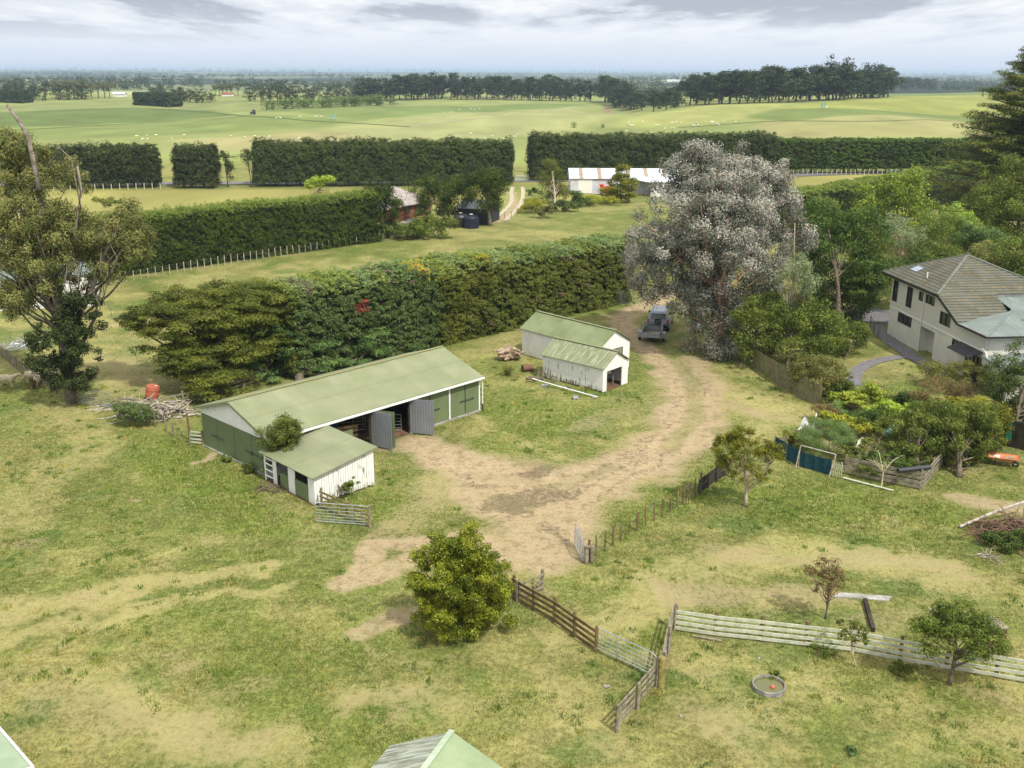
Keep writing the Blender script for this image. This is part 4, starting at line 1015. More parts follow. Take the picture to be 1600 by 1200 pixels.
# t>0 lies to the left of rd; rd points towards the camera, so its left is picture right
mb = MB(); mb.slab([sh(0, 0, 3.5), sh(LN, 0, 3.5), sh(LN, wr, 3.5 - dzr), sh(0, wr, 3.5 - dzr)][::-1], .05); mb.build('roof_sheet', plain('fresh_green_roof', sc(lin((172, 190, 150)), .66), sc(lin((158, 178, 136)), .62), .8, .55, .05), rs)
mb = MB(); mb.slab([sh(0, -wl, 3.5 - dzr), sh(LN, -wl, 3.5 - dzr), sh(LN, 0, 3.5), sh(0, 0, 3.5)][::-1], .05)
mb.build('roof_sheet', ribbed('weathered_roof', lin((128, 132, 116)), lin((106, 108, 92)), lin((172, 178, 164)), pitch=.14, along='x', cov=(.42, .6), rough=.9), rs)
mb = MB(); mb.beam(sh(-.03, 0, 3.53), sh(LN, 0, 3.53), .2, .03); mb.build('ridge_cap', plain('ridge_metal', lin((170, 184, 160)), lin((150, 164, 140)), 1, .5, .05), rs)
mb = MB(); mb.poly([sh(.15, -wl + .15, 0), sh(.15, -wl + .15, 3.35 - dzr), sh(.15, 0, 3.4), sh(.15, wr - .15, 3.35 - dzr), sh(.15, wr - .15, 0)], tuple(rd * .06)); mb.build('gable_wall', M['white'], rs)
for t_ in (-wl + .15, wr - .2):
    mb = MB(); wallbox(mb, (A.x, A.y), ru, .22, LN - .1, 0, 3.3 - dzr, t_, t_ + .05); mb.build('side_wall', M['white'], rs)
# corner of a pale green roof
C0 = at(0, 1140, 2.6); C1 = at(52, 1200, 2.6); cd = (C1 - C0).normalized(); cu = (cd.x, cd.y)
cr = root('farm_shed', 'pale green roof corner with white edge cut by the picture border', 'shed', (C1.x, C1.y, 0))
def ch(s_, t_, z_): return xy((C0.x, C0.y), cu, s_, t_, z_)
Lc = (C1 - C0).length + .05
mb = MB(); mb.slab([ch(-5, 0, 2.6), ch(-5, -5, 3.4), ch(Lc, -5, 3.4), ch(Lc, 0, 2.6)], .05); mb.build('roof', plain('pale_green_roof', sc(lin((176, 196, 166)), .68), sc(lin((164, 186, 154)), .66), .8, .5, .05), cr)
mb = MB(); mb.beam(ch(-5, .05, 2.57), ch(Lc + .06, .05, 2.57), .08, .12); mb.beam(ch(Lc + .04, 0, 2.57), ch(Lc + .04, -5, 3.37), .06, .1); mb.build('gutter', M['white'], cr)
mb = MB(); wallbox(mb, (C0.x, C0.y), cu, -4.8, Lc - .2, 0, 2.5, -.25, -.2); wallbox(mb, (C0.x, C0.y), cu, Lc - .25, Lc - .2, 0, 2.5, -4.8, -.26); mb.build('wall', M['white'], cr)

# ============================================================ two storey house
HP = (36.2, 93.15); hu = Vector((.097, -.995, 0)).normalized(); HU = (hu.x, hu.y)   # wall runs towards the camera; t>0 is to picture right (inside)
def HX(s_, t_=0, z_=0): return xy(HP, HU, s_, t_, z_)
hs_ = root('house', 'two storey pale house with grey brown tiled hip roof beside garden', 'house', (HP[0], HP[1], 0))
M['render'] = plain('render_wall', sc(lin((216, 215, 206)), .92), sc(lin((204, 203, 192)), .92), .6, .85, .08)
M['frame'] = plain('dark_frame', lin((60, 54, 52)), lin((46, 42, 42)), 2, .5, .02)
m, nt, b, o = newmat('weatherboard'); tcn = nt.new('ShaderNodeTexCoord').outputs['Object']; s3 = nt.new('ShaderNodeSeparateXYZ'); nt.link(tcn, s3.inputs[0])
fr = mathn(nt, 'FRACT', mathn(nt, 'MULTIPLY', s3.outputs[2], 1 / .2)); nt.link(mixc(nt, noise(nt, tcn, .8, 4), sc(lin((220, 219, 210)), .92), sc(lin((208, 207, 196)), .92)), b.inputs['Base Color']); b.inputs['Roughness'].default_value = .7; bump(nt, b, fr, .9, .03)
M['weatherboard'] = m
def wallwin(mb, P, u, s0, s1, z0, z1, t0, t1, holes, mi=0):
    """wall with rectangular openings: holes (a, b, za, zb)"""
    ss = sorted(set([s0, s1] + [h[0] for h in holes] + [h[1] for h in holes])); ss = [x for x in ss if s0 <= x <= s1]
    for a, b_ in zip(ss[:-1], ss[1:]):
        mid = (a + b_) / 2; hs = sorted([(h[2], h[3]) for h in holes if h[0] <= mid <= h[1]]); z = z0
        for za_, zb_ in hs:
            if za_ > z: wallbox(mb, P, u, a, b_, z, min(za_, z1), t0, t1, mi)
            z = max(z, zb_)
        if z < z1: wallbox(mb, P, u, a, b_, z, z1, t0, t1, mi)
def winpx(tl, tr_, bl_):
    a, za_ = onwall(*tl, HP, HU); b_, _ = onwall(*tr_, HP, HU); c_, zb_ = onwall(*bl_, HP, HU)
    return (a + c_) / 2 if 0 else a, b_, zb_, za_
WIN = [winpx((1399.5, 434), (1407, 437), (1397.5, 467)), winpx((1421, 444), (1429.5, 448), (1418.5, 476)), winpx((1439.3, 452), (1446, 455), (1437.3, 465.5)),
       winpx((1450, 456.5), (1463.6, 462), (1449, 470)), winpx((1406.6, 484.6), (1427, 494.4), (1405, 499)), winpx((1473, 483), (1489, 493.5), (1470.5, 502)),
       winpx((1491.6, 523.6), (1505, 531), (1489, 543))]
SL = winpx((1515, 529), (1551, 547), (1512, 556))
ZB = 2.72; ZT = 5.75; HL = 9.1   # upper storey length to the eave corner
print('WIN', [tuple(round(v, 2) for v in w) for w in WIN], SL)
holes_up = [w for w in WIN if w[2] > ZB - .2]; holes_lo = [w for w in WIN if w[2] <= ZB - .2]
holes_up = [(a, b_, max(c_, ZB + .02), min(d_, ZT - .05)) for a, b_, c_, d_ in holes_up]
holes_lo = [(a, b_, max(c_, .4), min(d_, ZB - .1)) for a, b_, c_, d_ in holes_lo]
rec0, _ = onwall(1441, 500, HP, HU); rec1, _ = onwall(1464, 510, HP, HU); rec = (rec0, rec1, .0, 2.35)
END = 16.6
mb = MB(); wallwin(mb, HP, HU, 0, END, 0, ZB, 0, .15, holes_lo + [rec, (max(SL[0], 13.3), min(SL[1], 16.2), .05, 2.15)]); mb.build('lower_wall', M['render'], hs_)
mb = MB(); wallbox(mb, HP, HU, rec0, rec1, 0, 2.35, .9, 1.0); wallbox(mb, HP, HU, rec0 - .08, rec0, 0, 2.35, .15, 1.0); wallbox(mb, HP, HU, rec1, rec1 + .08, 0, 2.35, .15, 1.0); mb.build('porch_recess', M['render'], hs_)
slope = .6
xc = HX(0)
# upper wall with the raked top where the roof sweeps down
mb = MB(); wallwin(mb, HP, HU, -.03, HL, ZB + .12, ZT, -.03, .12, holes_up)
RK = 12.6
def zrake(s_): return ZT - max(0, s_ - HL) * .43
hole6 = [h for h in holes_up if h[0] > HL - .6]
steps = np.linspace(HL, RK, 15)
for a, b_ in zip(steps[:-1], steps[1:]):
    mid = (a + b_) / 2; zt = zrake(mid)
    hs6 = [h for h in hole6 if h[0] <= mid <= h[1]]
    if hs6:
        h = hs6[0]; wallbox(mb, HP, HU, a, b_, ZB + .12, max(h[2], ZB + .13), -.03, .12)
        if zt > h[3]: wallbox(mb, HP, HU, a, b_, h[3], zt, -.03, .12)
    else: wallbox(mb, HP, HU, a, b_, ZB + .12, zt, -.03, .12)
wallbox(mb, HP, HU, RK, END, ZB + .12, 4.12, -.03, .12)
mb.build('upper_wall', M['weatherboard'], hs_)
mb = MB(); wallbox(mb, HP, HU, -.06, END + .02, ZB, ZB + .12, -.07, .15); mb.build('band_board', M['white'], hs_)
# end walls
mb = MB(); wallbox(mb, HP, HU, 0, .15, 0, ZT, .16, 9.0); wallbox(mb, HP, HU, END - .15, END, 0, 4.1, .16, 9.0); wallbox(mb, HP, HU, 0.16, END - .16, 0, ZT - .4, 9.0, 9.15)
mb.build('end_wall', M['render'], hs_)
def window(h, u=HU, P=HP, t=0., mull=1, glass='glass'):
    a, b_, c_, d_ = h; mb = MB(); f = .05
    wallbox(mb, P, u, a, a + f, c_, d_, t - .05, t + .1); wallbox(mb, P, u, b_ - f, b_, c_, d_, t - .05, t + .1)
    wallbox(mb, P, u, a + f, b_ - f, c_, c_ + f, t - .05, t + .1); wallbox(mb, P, u, a + f, b_ - f, d_ - f, d_, t - .05, t + .1)
    for k in range(mull): q = a + (b_ - a) * (k + 1) / (mull + 1); wallbox(mb, P, u, q - .02, q + .02, c_ + f, d_ - f, t - .04, t + .08)
    w_ = mb.build('window', M['frame'], hs_); mb = MB(); wallbox(mb, P, u, a + f, b_ - f, c_ + f, d_ - f, t + .03, t + .05); mb.build('pane', M[glass], w_)
for i, h in enumerate(holes_up + holes_lo): window(h, mull=0 if (h[1] - h[0]) < 1.0 else (2 if h[1] - h[0] > 2.2 else 1))
window((max(SL[0], 13.3), min(SL[1], 16.2), .05, 2.15), mull=3)
# main tiled roof
m, nt, b, o = newmat('roof_tiles'); uv = nt.new('ShaderNodeTexCoord').outputs['UV']; s3 = nt.new('ShaderNodeSeparateXYZ'); nt.link(uv, s3.inputs[0])
fr = mathn(nt, 'FRACT', mathn(nt, 'MULTIPLY', s3.outputs[1], 1 / .40)); band = mathn(nt, 'GREATER_THAN', fr, .70)
big = noise(nt, uv, .5, 5, .6); col = mixc(nt, ramp(nt, big, .35, .65), sc(lin((118, 120, 108)), .72), sc(lin((104, 102, 82)), .72)); col = mixc(nt, ramp(nt, noise(nt, uv, 1.6, 6, .7), .52, .66), col, sc(lin((146, 128, 90)), .75))
col = mixc(nt, mathn(nt, 'MULTIPLY', band, .8), col, lin((58, 60, 58))); nt.link(col, b.inputs['Base Color']); b.inputs['Roughness'].default_value = .85; bump(nt, b, fr, .8, .04); M['tiles'] = m
ov = .55; EZ = 5.9
cL = HX(-1.3, -ov, EZ); cR = HX(HL + .15, -ov, EZ); ap = HX((HL - 1.2) / 2 - .3, 4.9, EZ + 2.3); ap2 = HX((HL - 1.2) / 2 - .9, 5.4, EZ + 2.3)
bR = HX(HL + .15, 10.6, EZ); bL = HX(-1.3, 10.6, EZ)
mb = MB()
def rslab(mb, pts, th=.12, mi=0):   # first edge is the eave so that the courses follow it
    mb.slab(pts, th, mi)
c2 = HX(RK + .15, -ov, EZ - (RK - HL) * .43); cin = HX(RK + .15, 4.6, EZ - (RK - HL) * .43); cinup = HX(HL + .15, 4.6, EZ)
rslab(mb, [cL, cR, ap, ap2]); mb.build('tiled_roof', M['tiles'], hs_)
mb = MB(); rslab(mb, [cR, cinup, bR, ap]); mb.build('tiled_roof', M['tiles'], hs_)
mb = MB(); rslab(mb, [c2, cin, cinup, cR]); mb.build('tiled_roof', M['tiles'], hs_)
mb = MB(); rslab(mb, [bR, bL, ap2, ap]); rslab(mb, [bL, cL, ap2]); mb.build('tiled_roof', M['tiles'], hs_)
mb = MB(); mb.beam(cR + Vector((0, 0, .03)), ap + Vector((0, 0, .03)), .22, .08); mb.beam(cL + Vector((0, 0, .03)), ap2 + Vector((0, 0, .03)), .22, .08); mb.beam(bR + Vector((0, 0, .03)), ap + Vector((0, 0, .03)), .22, .08); mb.build('hip_cap', plain('hip_caps', lin((116, 122, 114)), lin((100, 104, 94)), 2, .8, .1), hs_)
mb = MB(); mb.beam(cL + Vector((0, 0, -.16)) - Vector(hu) * 0, cR + Vector((0, 0, -.16)), .07, .2); mb.beam(cR + Vector((0, 0, -.16)), c2 + Vector((0, 0, -.16)), .07, .2)
mb.beam(c2 + Vector((0, 0, -.2)), HX(END + .6, -ov, c2.z - .2), .07, .16); mb.build('gutter', M['frame'], hs_)
mb = MB(); wallbox(mb, HP, HU, -1.1, HL, EZ - .28, EZ - .24, -.5, -.04); mb.build('soffit', M['white'], hs_)
p = HX(4.7, .75, EZ + .45); mb = MB(); mb.tube([p, p + Vector((0, 0, .55))], .07, 8); mb.build('vent_pipe', M['white'], hs_)
p = HX(1.5, 1.5, EZ + 1.02); mb = MB(); n_ = (ap - cL).cross(cR - cL).normalized(); n_ = n_ if n_.z > 0 else -n_
q = [HX(1.2, .9, 0), HX(2.3, .9, 0), HX(2.3, 1.6, 0), HX(1.2, 1.6, 0)]
for v_ in q: v_.z = EZ + .04 + (ap.z - EZ) * (((v_ - Vector((HP[0], HP[1], 0))).dot(Vector((-HU[1], HU[0], 0))) + ov) / (4.9 + ov))
mb.slab(q, .03); mb.build('skylight', plain('skylight', lin((150, 160, 180)), lin((140, 150, 170)), 1, .2, 0, spec=.6), hs_)
# lower metal roof
lz = c2.z + .0
d0 = HX(RK - .1, -ov + .02, lz - .13); d1 = HX(END + .7, -ov, lz - .16); d2 = HX(END - 6.4, 4.7, lz + 1.0); d1b = HX(END + .7, 12, lz - .16); d3 = HX(END - 4.2, 12, lz + 1.1)
hipk = HX(END - 4.4, 4.55, lz + .75)
mb = MB(); mb.slab([d0, d1, hipk, cin + Vector((0, 0, .0))], .06); mb.build('metal_roof', M['roof_grey'], hs_)
mb = MB(); mb.slab([d1, d1b, HX(END - 4.4, 12, lz + .75), hipk], .06); mb.build('metal_roof', M['roof_grey'], hs_)
mb = MB(); mb.slab([hipk, HX(END - 4.4, 12, lz + .75), HX(HL - .3, 12, lz + 1.3), HX(HL - .3, 4.62, lz + 1.3)], .06); mb.build('metal_roof', M['roof_grey'], hs_)
mb = MB(); mb.beam(d1 + Vector((0, 0, .03)), hipk + Vector((0, 0, .03)), .2, .05); mb.build('hip_cap', M['roof_grey'], hs_)
mb = MB(); mb.beam(d1 + Vector((0, 0, -.06)), d1b + Vector((0, 0, -.06)), .07, .15); mb.build('gutter', M['frame'], hs_)
# clerestory wall above it
mb = MB(); wallbox(mb, xy(HP, HU, HL, 4.6)[:2], (-HU[1], HU[0]), 0, 6.2, lz + .9, EZ - .13, -.05, .05); mb.build('clerestory_wall', M['white'], hs_)
CP = xy(HP, HU, HL, 4.6)[:2]; CUv = (-HU[1], HU[0])
mb = MB(); wallbox(mb, CP, CUv, 1.0, 2.6, EZ - .62, EZ - .24, .06, .12)
mb = MB(); wallbox(mb, CP, CUv, 1.0, 2.6, EZ - .62, EZ - .24, -.1, -.051); w_ = mb.build('window', M['frame'], hs_)
mb = MB(); wallbox(mb, CP, CUv, 1.05, 2.55, EZ - .58, EZ - .28, -.12, -.101); mb.build('pane', M['glass'], w_)
p = HX(END - 1.8, 4.6, lz + .3); mb = MB(); mb.tube([p, p + Vector((0, 0, .9))], .11, 10); mb.lathe(p + Vector((0, 0, .9)), [(.0, .12), (.2, .08), (.2, .0), (.11, -.02)], 12); mb.build('flue', M['galv'], hs_)
# pipes, awning, chimney bits
p0_ = HX(onwall(1446, 455, HP, HU)[0] + .25, -.1); mb = MB(); mb.tube([p0_ + Vector((0, 0, 5.6)), p0_], .045, 7); mb.build('downpipe', M['white'], hs_)
aw0 = 13.0; mb = MB(); mb.slab([HX(aw0, -.08, 2.75), HX(aw0, -1.25, 2.3), HX(aw0 + 3.3, -1.25, 2.3), HX(aw0 + 3.3, -.08, 2.75)], .05); mb.build('awning', plain('awning', lin((62, 60, 66)), lin((54, 52, 58)), 2, .6, .05), hs_)
mb = MB(); mb.tube([HX(END + .3, -.5, 3.2), HX(END + .3, -.15, 2.8), HX(END + .6, -.15, 2.5)], .05, 7); mb.build('downpipe', M['white'], hs_)
mb = MB(); mb.slab([HX(END - .1, -.3, 2.5), HX(END + 4, -.6, 2.5), HX(END + 4, 6, 2.8), HX(END - .1, 6, 2.8)], .08); mb.build('porch_roof', M['roof_grey'], hs_)
mb = MB(); wallbox(mb, HP, HU, END + .05, END + 3.8, 0, 2.4, -.2, -.1); wallbox(mb, HP, HU, END + 3.75, END + 3.85, 0, 2.4, -.1, 6); mb.build('porch_wall', M['render'], hs_)
# low gate and brick edging by the house corner
rail_fence('path_gate', 'low mesh gate beside the house path corner', [at(1361, 508), at(1373, 527)], 1.0, 4, .08, .05, 3.0, 'steel_dark', 'wood', cat='gate')
# ============================================================ foliage materials
K_ = .90
def LM(name, a, b_, c=None, am=0., **k): M[name] = leafmat(name, sc(lin(a), K_), sc(lin(b_), K_), sc(lin(c), K_) if c else None, am, **k)
LM('f_round', (84, 98, 24), (146, 152, 42), (176, 180, 74), .08)
LM('f_silver', (106, 115, 96), (190, 191, 176), (176, 142, 118), .08, gloss=.3, rough=.5, transl=.15)
LM('f_dark', (60, 82, 36), (100, 122, 54), (122, 142, 66), .06)
LM('f_mid', (78, 98, 40), (126, 142, 60), (150, 160, 76), .08)
LM('f_bright', (112, 144, 50), (158, 184, 74), (184, 200, 100), .1)
LM('f_olive', (96, 106, 52), (138, 142, 74), (160, 146, 84), .1)
LM('f_pale', (122, 140, 98), (156, 168, 124), (170, 170, 130), .1)
LM('f_gum', (92, 104, 52), (148, 152, 86), (156, 134, 90), .08)
LM('f_ivy', (50, 64, 34), (86, 102, 52), None)
LM('f_cypress', (78, 94, 34), (128, 138, 54), (132, 128, 70), .06)
LM('f_cypress_blue', (68, 92, 44), (118, 144, 80), (130, 150, 98), .06)
LM('f_yellow', (146, 160, 44), (196, 196, 66), None)
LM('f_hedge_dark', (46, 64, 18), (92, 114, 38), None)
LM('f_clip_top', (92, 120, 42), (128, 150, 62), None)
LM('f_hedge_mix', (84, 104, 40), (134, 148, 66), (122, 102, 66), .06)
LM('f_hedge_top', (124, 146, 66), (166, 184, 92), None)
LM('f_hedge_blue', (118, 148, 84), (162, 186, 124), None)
LM('f_gold', (206, 190, 60), (222, 204, 84), None)
LM('f_dead', (122, 106, 84), (150, 136, 112), (150, 104, 76), .04)
LM('f_deadorange', (148, 92, 60), (164, 104, 68), None)
LM('f_pine', (40, 54, 26), (76, 90, 40), (92, 88, 60), .05, transl=.12)
LM('f_pine_top', (74, 98, 44), (100, 122, 58), None, transl=.12)
LM('f_macro', (62, 80, 34), (122, 130, 54), (136, 124, 66), .06, transl=.15)
LM('f_brown', (120, 98, 70), (150, 124, 86), (110, 126, 62), .25)
LM('f_fennel', (96, 132, 66), (142, 170, 104), None)
LM('f_lime', (132, 160, 48), (172, 192, 78), (196, 190, 70), .1)
LM('f_cabbage', (124, 158, 138), (160, 186, 168), None)
LM('f_vine_yellow', (176, 176, 60), (150, 166, 56), None)
M['core'] = plain('twig_mass', lin((52, 60, 34)), lin((38, 46, 26)), 2, .95, .5)
M['far_bark'] = plain('far_bark', lin((110, 96, 84)), lin((84, 74, 64)), 2, .95, 0)

# ---- round tree in front
Y0 = at(722, 985).y
grow('round_tree', 'bushy rounded yellow green tree standing alone in the front paddock', 'tree', at(722, 985), pxenv([(725, 925, 74, 86), (700, 895, 50, 62), (752, 900, 44, 60), (722, 866, 36, 42), (680, 940, 34, 44), (770, 945, 32, 44), (722, 975, 52, 34), (660, 930, 16, 14), (792, 920, 14, 14)], Y0),
     90000, .11, .055, M['f_round'], M['bark'], ncl=300, rcl=.36, trunk=(.13, .7), ntip=16, seed=5, shell=.4, zmin=.35)
# ---- orchard saplings and small trees
grow('fruit_tree', 'open branched young fruit tree beside the dark fence end', 'tree', at(1168, 790), pxenv([(1165, 710, 44, 36), (1140, 695, 26, 18), (1195, 712, 26, 22), (1162, 680, 16, 16), (1130, 715, 16, 14), (1215, 700, 10, 16)], at(1168, 790).y),
     20000, .11, .045, M['f_round'], M['bark_pale'], ncl=110, rcl=.32, trunk=(.10, .75), ntip=34, seed=6, shell=.5, zmin=.7)
grow('brown_leaved_tree', 'small tree with brown red leaves near the concrete strip', 'tree', at(1293, 965), pxenv([(1295, 905, 30, 26), (1280, 892, 18, 14), (1314, 895, 18, 16), (1298, 880, 16, 10)], at(1293, 965).y),
     2600, .12, .05, M['f_brown'], M['bark'], ncl=46, rcl=.22, trunk=(.05, .8), ntip=30, seed=7, shell=.5, zmin=.5)
grow('sapling', 'thin pale stemmed sapling growing through the pale rail fence', 'sapling', at(1343, 1040), pxenv([(1338, 985, 24, 16), (1322, 975, 8, 10), (1350, 992, 12, 16)], at(1343, 1040).y),
     500, .15, .08, M['f_mid'], M['bark_pale'], ncl=20, rcl=.2, trunk=(.035, .95), ntip=12, seed=8, shell=.5, zmin=.6)
grow('spreading_tree', 'low spreading green tree overhanging the pale rail fence', 'tree', at(1487, 1066), pxenv([(1505, 990, 60, 34), (1470, 965, 32, 22), (1545, 1000, 28, 22), (1500, 960, 26, 18), (1445, 975, 14, 14), (1530, 965, 20, 14)], at(1487, 1066).y),
     20000, .10, .05, M['f_mid'], M['bark'], ncl=130, rcl=.32, trunk=(.10, .75), ntip=22, seed=9, shell=.45, zmin=.8)
def bare(name, label, base, height, spread, m_, n=9, seed=1, r0=.06, cat='tree', lean=(0, 0)):
    rg = random.Random(seed); base = Vector(base); r = root(name, label, cat, base); mb = MB()
    top = base + Vector((lean[0], lean[1], height * .45)); mb.tube([base - Vector((0, 0, .1)), base.lerp(top, .5), top], [r0, r0 * .85, r0 * .7], 7); mb.build('trunk', m_, r)
    for k in range(n):
        a = 2 * PI * k / n + rg.random(); q = top + Vector((math.cos(a) * spread * .5, math.sin(a) * spread * .5, height * (.2 + .2 * rg.random()))); e_ = q + Vector((math.cos(a) * spread * .5, math.sin(a) * spread * .4, height * .25 * rg.random() + .1))
        mb = MB(); mb.tube([top - Vector((0, 0, .1)), q, e_], [r0 * .55, r0 * .35, r0 * .1], 5)
        for j in range(4):
            f = .3 + .6 * rg.random(); s_ = top.lerp(q, f) if rg.random() < .5 else q.lerp(e_, f); mb.tube([s_, s_ + Vector((rg.uniform(-1, 1), rg.uniform(-1, 1), rg.uniform(.1, 1))) * spread * .28], [r0 * .2, r0 * .05], 4)
        mb.build('branch', m_, r)
    return r
bare('bare_tree', 'leafless pale little tree in front of the garden rail fence', at(1380, 760), 2.5, 1.1, plain('ivory_bark', lin((206, 200, 164)), lin((176, 170, 130)), 3, .8, .2), 6, 4, .05)

# ---- silver gum, the largest tree
Yg = 88.
eb = at(1128, 556)
grow('silver_gum', 'very large silver grey gum tree towering over the dirt track', 'tree', eb,
     pxenv([(1120, 330, 92, 84, 1), (1075, 285, 44, 50), (1150, 270, 62, 36, 2), (1195, 295, 46, 40, 2), (1230, 345, 40, 46, 2), (1025, 400, 52, 52), (1010, 430, 34, 40, -1), (1090, 400, 62, 70, -2), (1165, 400, 58, 66, -2), (1200, 420, 36, 40, 0),
            (1120, 460, 62, 60, -1), (1088, 462, 26, 24, -1), (1125, 520, 50, 44, -1), (1110, 350, 80, 70, -3), (1130, 300, 60, 44, -2), (1114, 500, 38, 40, -2), (1128, 540, 30, 24, -3), (1255, 360, 16, 22), (992, 345, 14, 18), (1095, 250, 40, 22)], Yg),
     230000, .21, .10, M['f_silver'], M['bark_red'], ncl=700, rcl=.85, trunk=(.55, .7), ntip=70, rl=.22, seed=12, shell=.3, flat=.8, inner=.2, hang=.25, zmin=.3)
# ---- trees behind and beside the gum
def T(name, label, base, blobs, Yc, n, L, Wd, mt, bk='bark', ncl=110, rcl=.75, tr=.2, seed=1, ntip=16, **k):
    return grow(name, label, 'tree' if 'tree' in name or 'pine' in name else 'shrub', at(*base), pxenv(blobs, Yc), n, L, Wd, M[mt], M[bk], ncl=ncl, rcl=rcl, trunk=(tr, k.pop('th', .7)), ntip=ntip, seed=seed, **k)
T('broadleaf_tree', 'tall dark green broadleaf tree between silver gum and house', (1310, 508), [(1310, 410, 56, 72), (1290, 350, 40, 34), (1345, 360, 40, 44), (1350, 430, 34, 50), (1270, 430, 32, 50), (1320, 470, 46, 30)], 100, 34000, .24, .13, 'f_dark', ncl=190, rcl=.95, tr=.3, seed=21)
T('weeping_tree', 'slender pale sparse tree with white stem above the round shrubs', (1230, 572), [(1245, 415, 24, 22), (1258, 435, 18, 26), (1228, 425, 16, 20), (1240, 395, 12, 10)], 81, 3200, .26, .06, 'f_pale', 'bark_pale', ncl=40, rcl=.5, tr=.10, seed=22, ntip=26, hang=.35, th=.95)
T('broadleaf_tree', 'broad rounded green tree over the paling fence foot of silver gum', (1232, 580), [(1232, 515, 80, 50), (1180, 510, 38, 44), (1280, 520, 40, 42), (1225, 485, 50, 28), (1200, 550, 44, 24), (1290, 500, 30, 26)], 82, 30000, .19, .11, 'f_mid', ncl=200, rcl=.75, seed=23)
T('yellow_shrub', 'yellow green shrub behind the far half of the paling fence', (1288, 622), [(1285, 590, 42, 30), (1262, 575, 26, 22), (1305, 600, 22, 20)], 74.5, 9000, .15, .08, 'f_olive', ncl=80, rcl=.5, tr=.08, seed=24)
T('bright_tree', 'tall bright lime green tree near the clipped hedge', (1410, 440), [(1418, 300, 34, 40), (1400, 285, 22, 22), (1445, 335, 36, 30), (1372, 320, 28, 32), (1350, 310, 14, 14), (1420, 350, 50, 30)], 122, 15000, .27, .17, 'f_bright', ncl=110, rcl=.95, tr=.22, seed=25)
T('birch_tree', 'hazy grey green tree with white bare stems behind the house', (1408, 430), [(1408, 372, 34, 34), (1390, 350, 22, 18), (1430, 380, 24, 30)], 110, 8000, .2, .07, 'f_pale', 'bark_pale', ncl=90, rcl=.6, tr=.12, seed=26, ntip=60, th=.8)
bare('white_stemmed_tree', 'bare white branched tree rising by the house roof corner', at(1408, 452), 7.4, 2.2, M['bark_pale'], 10, 9, .13)
T('garden_tree', 'soft green tree behind the peak of the house roof', (1500, 440), [(1490, 370, 46, 34), (1465, 350, 30, 22), (1525, 380, 30, 30)], 115, 16000, .2, .09, 'f_mid', ncl=130, rcl=.8, seed=27)
T('bright_tree', 'light green tree with lime shoots between garden trees', (1490, 430), [(1495, 340, 22, 24), (1510, 355, 26, 24), (1480, 360, 20, 20)], 120, 6000, .26, .14, 'f_bright', ncl=50, rcl=.7, seed=28)
T('broadleaf_tree', 'tall blue green tree below the dark conifer', (1580, 420), [(1572, 320, 56, 46), (1580, 275, 34, 30), (1600, 340, 46, 60), (1545, 345, 30, 34), (1590, 255, 16, 14)], 122, 30000, .24, .13, 'f_mid', ncl=190, rcl=1.0, tr=.3, seed=29)
T('olive_tree', 'olive brown leaved tree behind the right slope of house roof', (1580, 450), [(1575, 395, 44, 28), (1600, 410, 40, 30), (1545, 400, 26, 24)], 106, 14000, .2, .1, 'f_olive', ncl=110, rcl=.75, seed=30)
T('broadleaf_tree', 'grey green tree between house roof and blue green tree', (1540, 430), [(1530, 375, 26, 26), (1515, 365, 20, 16), (1555, 375, 22, 18)], 112, 7000, .2, .1, 'f_cypress_blue', ncl=60, rcl=.7, seed=31)
T('broadleaf_tree', 'green tree filling the gap behind the silver gum trunk', (1260, 450), [(1265, 385, 30, 50), (1290, 330, 30, 20)], 108, 9000, .22, .12, 'f_mid', ncl=70, rcl=.9, seed=32)
T('broadleaf_tree', 'dense dark green tree by the house front corner', (1590, 690), [(1600, 610, 50, 50), (1575, 585, 34, 36), (1570, 640, 32, 32), (1610, 560, 36, 24), (1640, 620, 50, 60)], 67, 30000, .13, .075, 'f_dark', ncl=240, rcl=.5, tr=.14, seed=33)
T('broadleaf_tree', 'round green hedge tree at the end of the paved driveway', (1345, 500), [(1352, 450, 24, 34), (1372, 430, 16, 20)], 97, 9000, .2, .12, 'f_dark', ncl=60, rcl=.6, seed=34)
# ---- garden
T('yellow_shrub', 'wispy yellow green shrub against the house wall', (1500, 606), [(1500, 585, 50, 20), (1470, 580, 26, 14), (1530, 590, 24, 18)], 76, 9000, .15, .06, 'f_olive', ncl=90, rcl=.42, tr=.05, seed=40)
T('brown_shrub', 'brownish purple tipped shrub below the yellow shrub', (1478, 640), [(1476, 612, 40, 24), (1445, 622, 20, 16), (1505, 610, 24, 20)], 70.5, 9000, .13, .05, 'f_brown', ncl=90, rcl=.4, tr=.05, seed=41)
T('fruit_tree', 'wide fruit tree hanging over the end of the garden rails', (1440, 738), [(1440, 690, 44, 34), (1410, 700, 24, 24), (1462, 672, 30, 26), (1435, 660, 30, 16), (1445, 718, 36, 14)], 60, 17000, .14, .075, 'f_mid', ncl=130, rcl=.42, seed=42)
T('fruit_tree', 'large leafy fruit tree between garden rails and orange wheelbarrow', (1502, 742), [(1505, 685, 52, 40), (1480, 650, 36, 24), (1540, 680, 28, 34), (1500, 715, 44, 20), (1525, 650, 30, 22), (1480, 722, 30, 14), (1525, 718, 30, 14)], 60.5, 27000, .14, .075, 'f_mid', ncl=170, rcl=.45, seed=43)
T('yellow_shrub', 'bright yellow tipped shrub behind the leafy fruit trees', (1530, 680), [(1520, 632, 34, 16), (1545, 645, 22, 20), (1490, 632, 18, 12)], 65, 6000, .14, .08, 'f_vine_yellow', ncl=70, rcl=.35, seed=44)
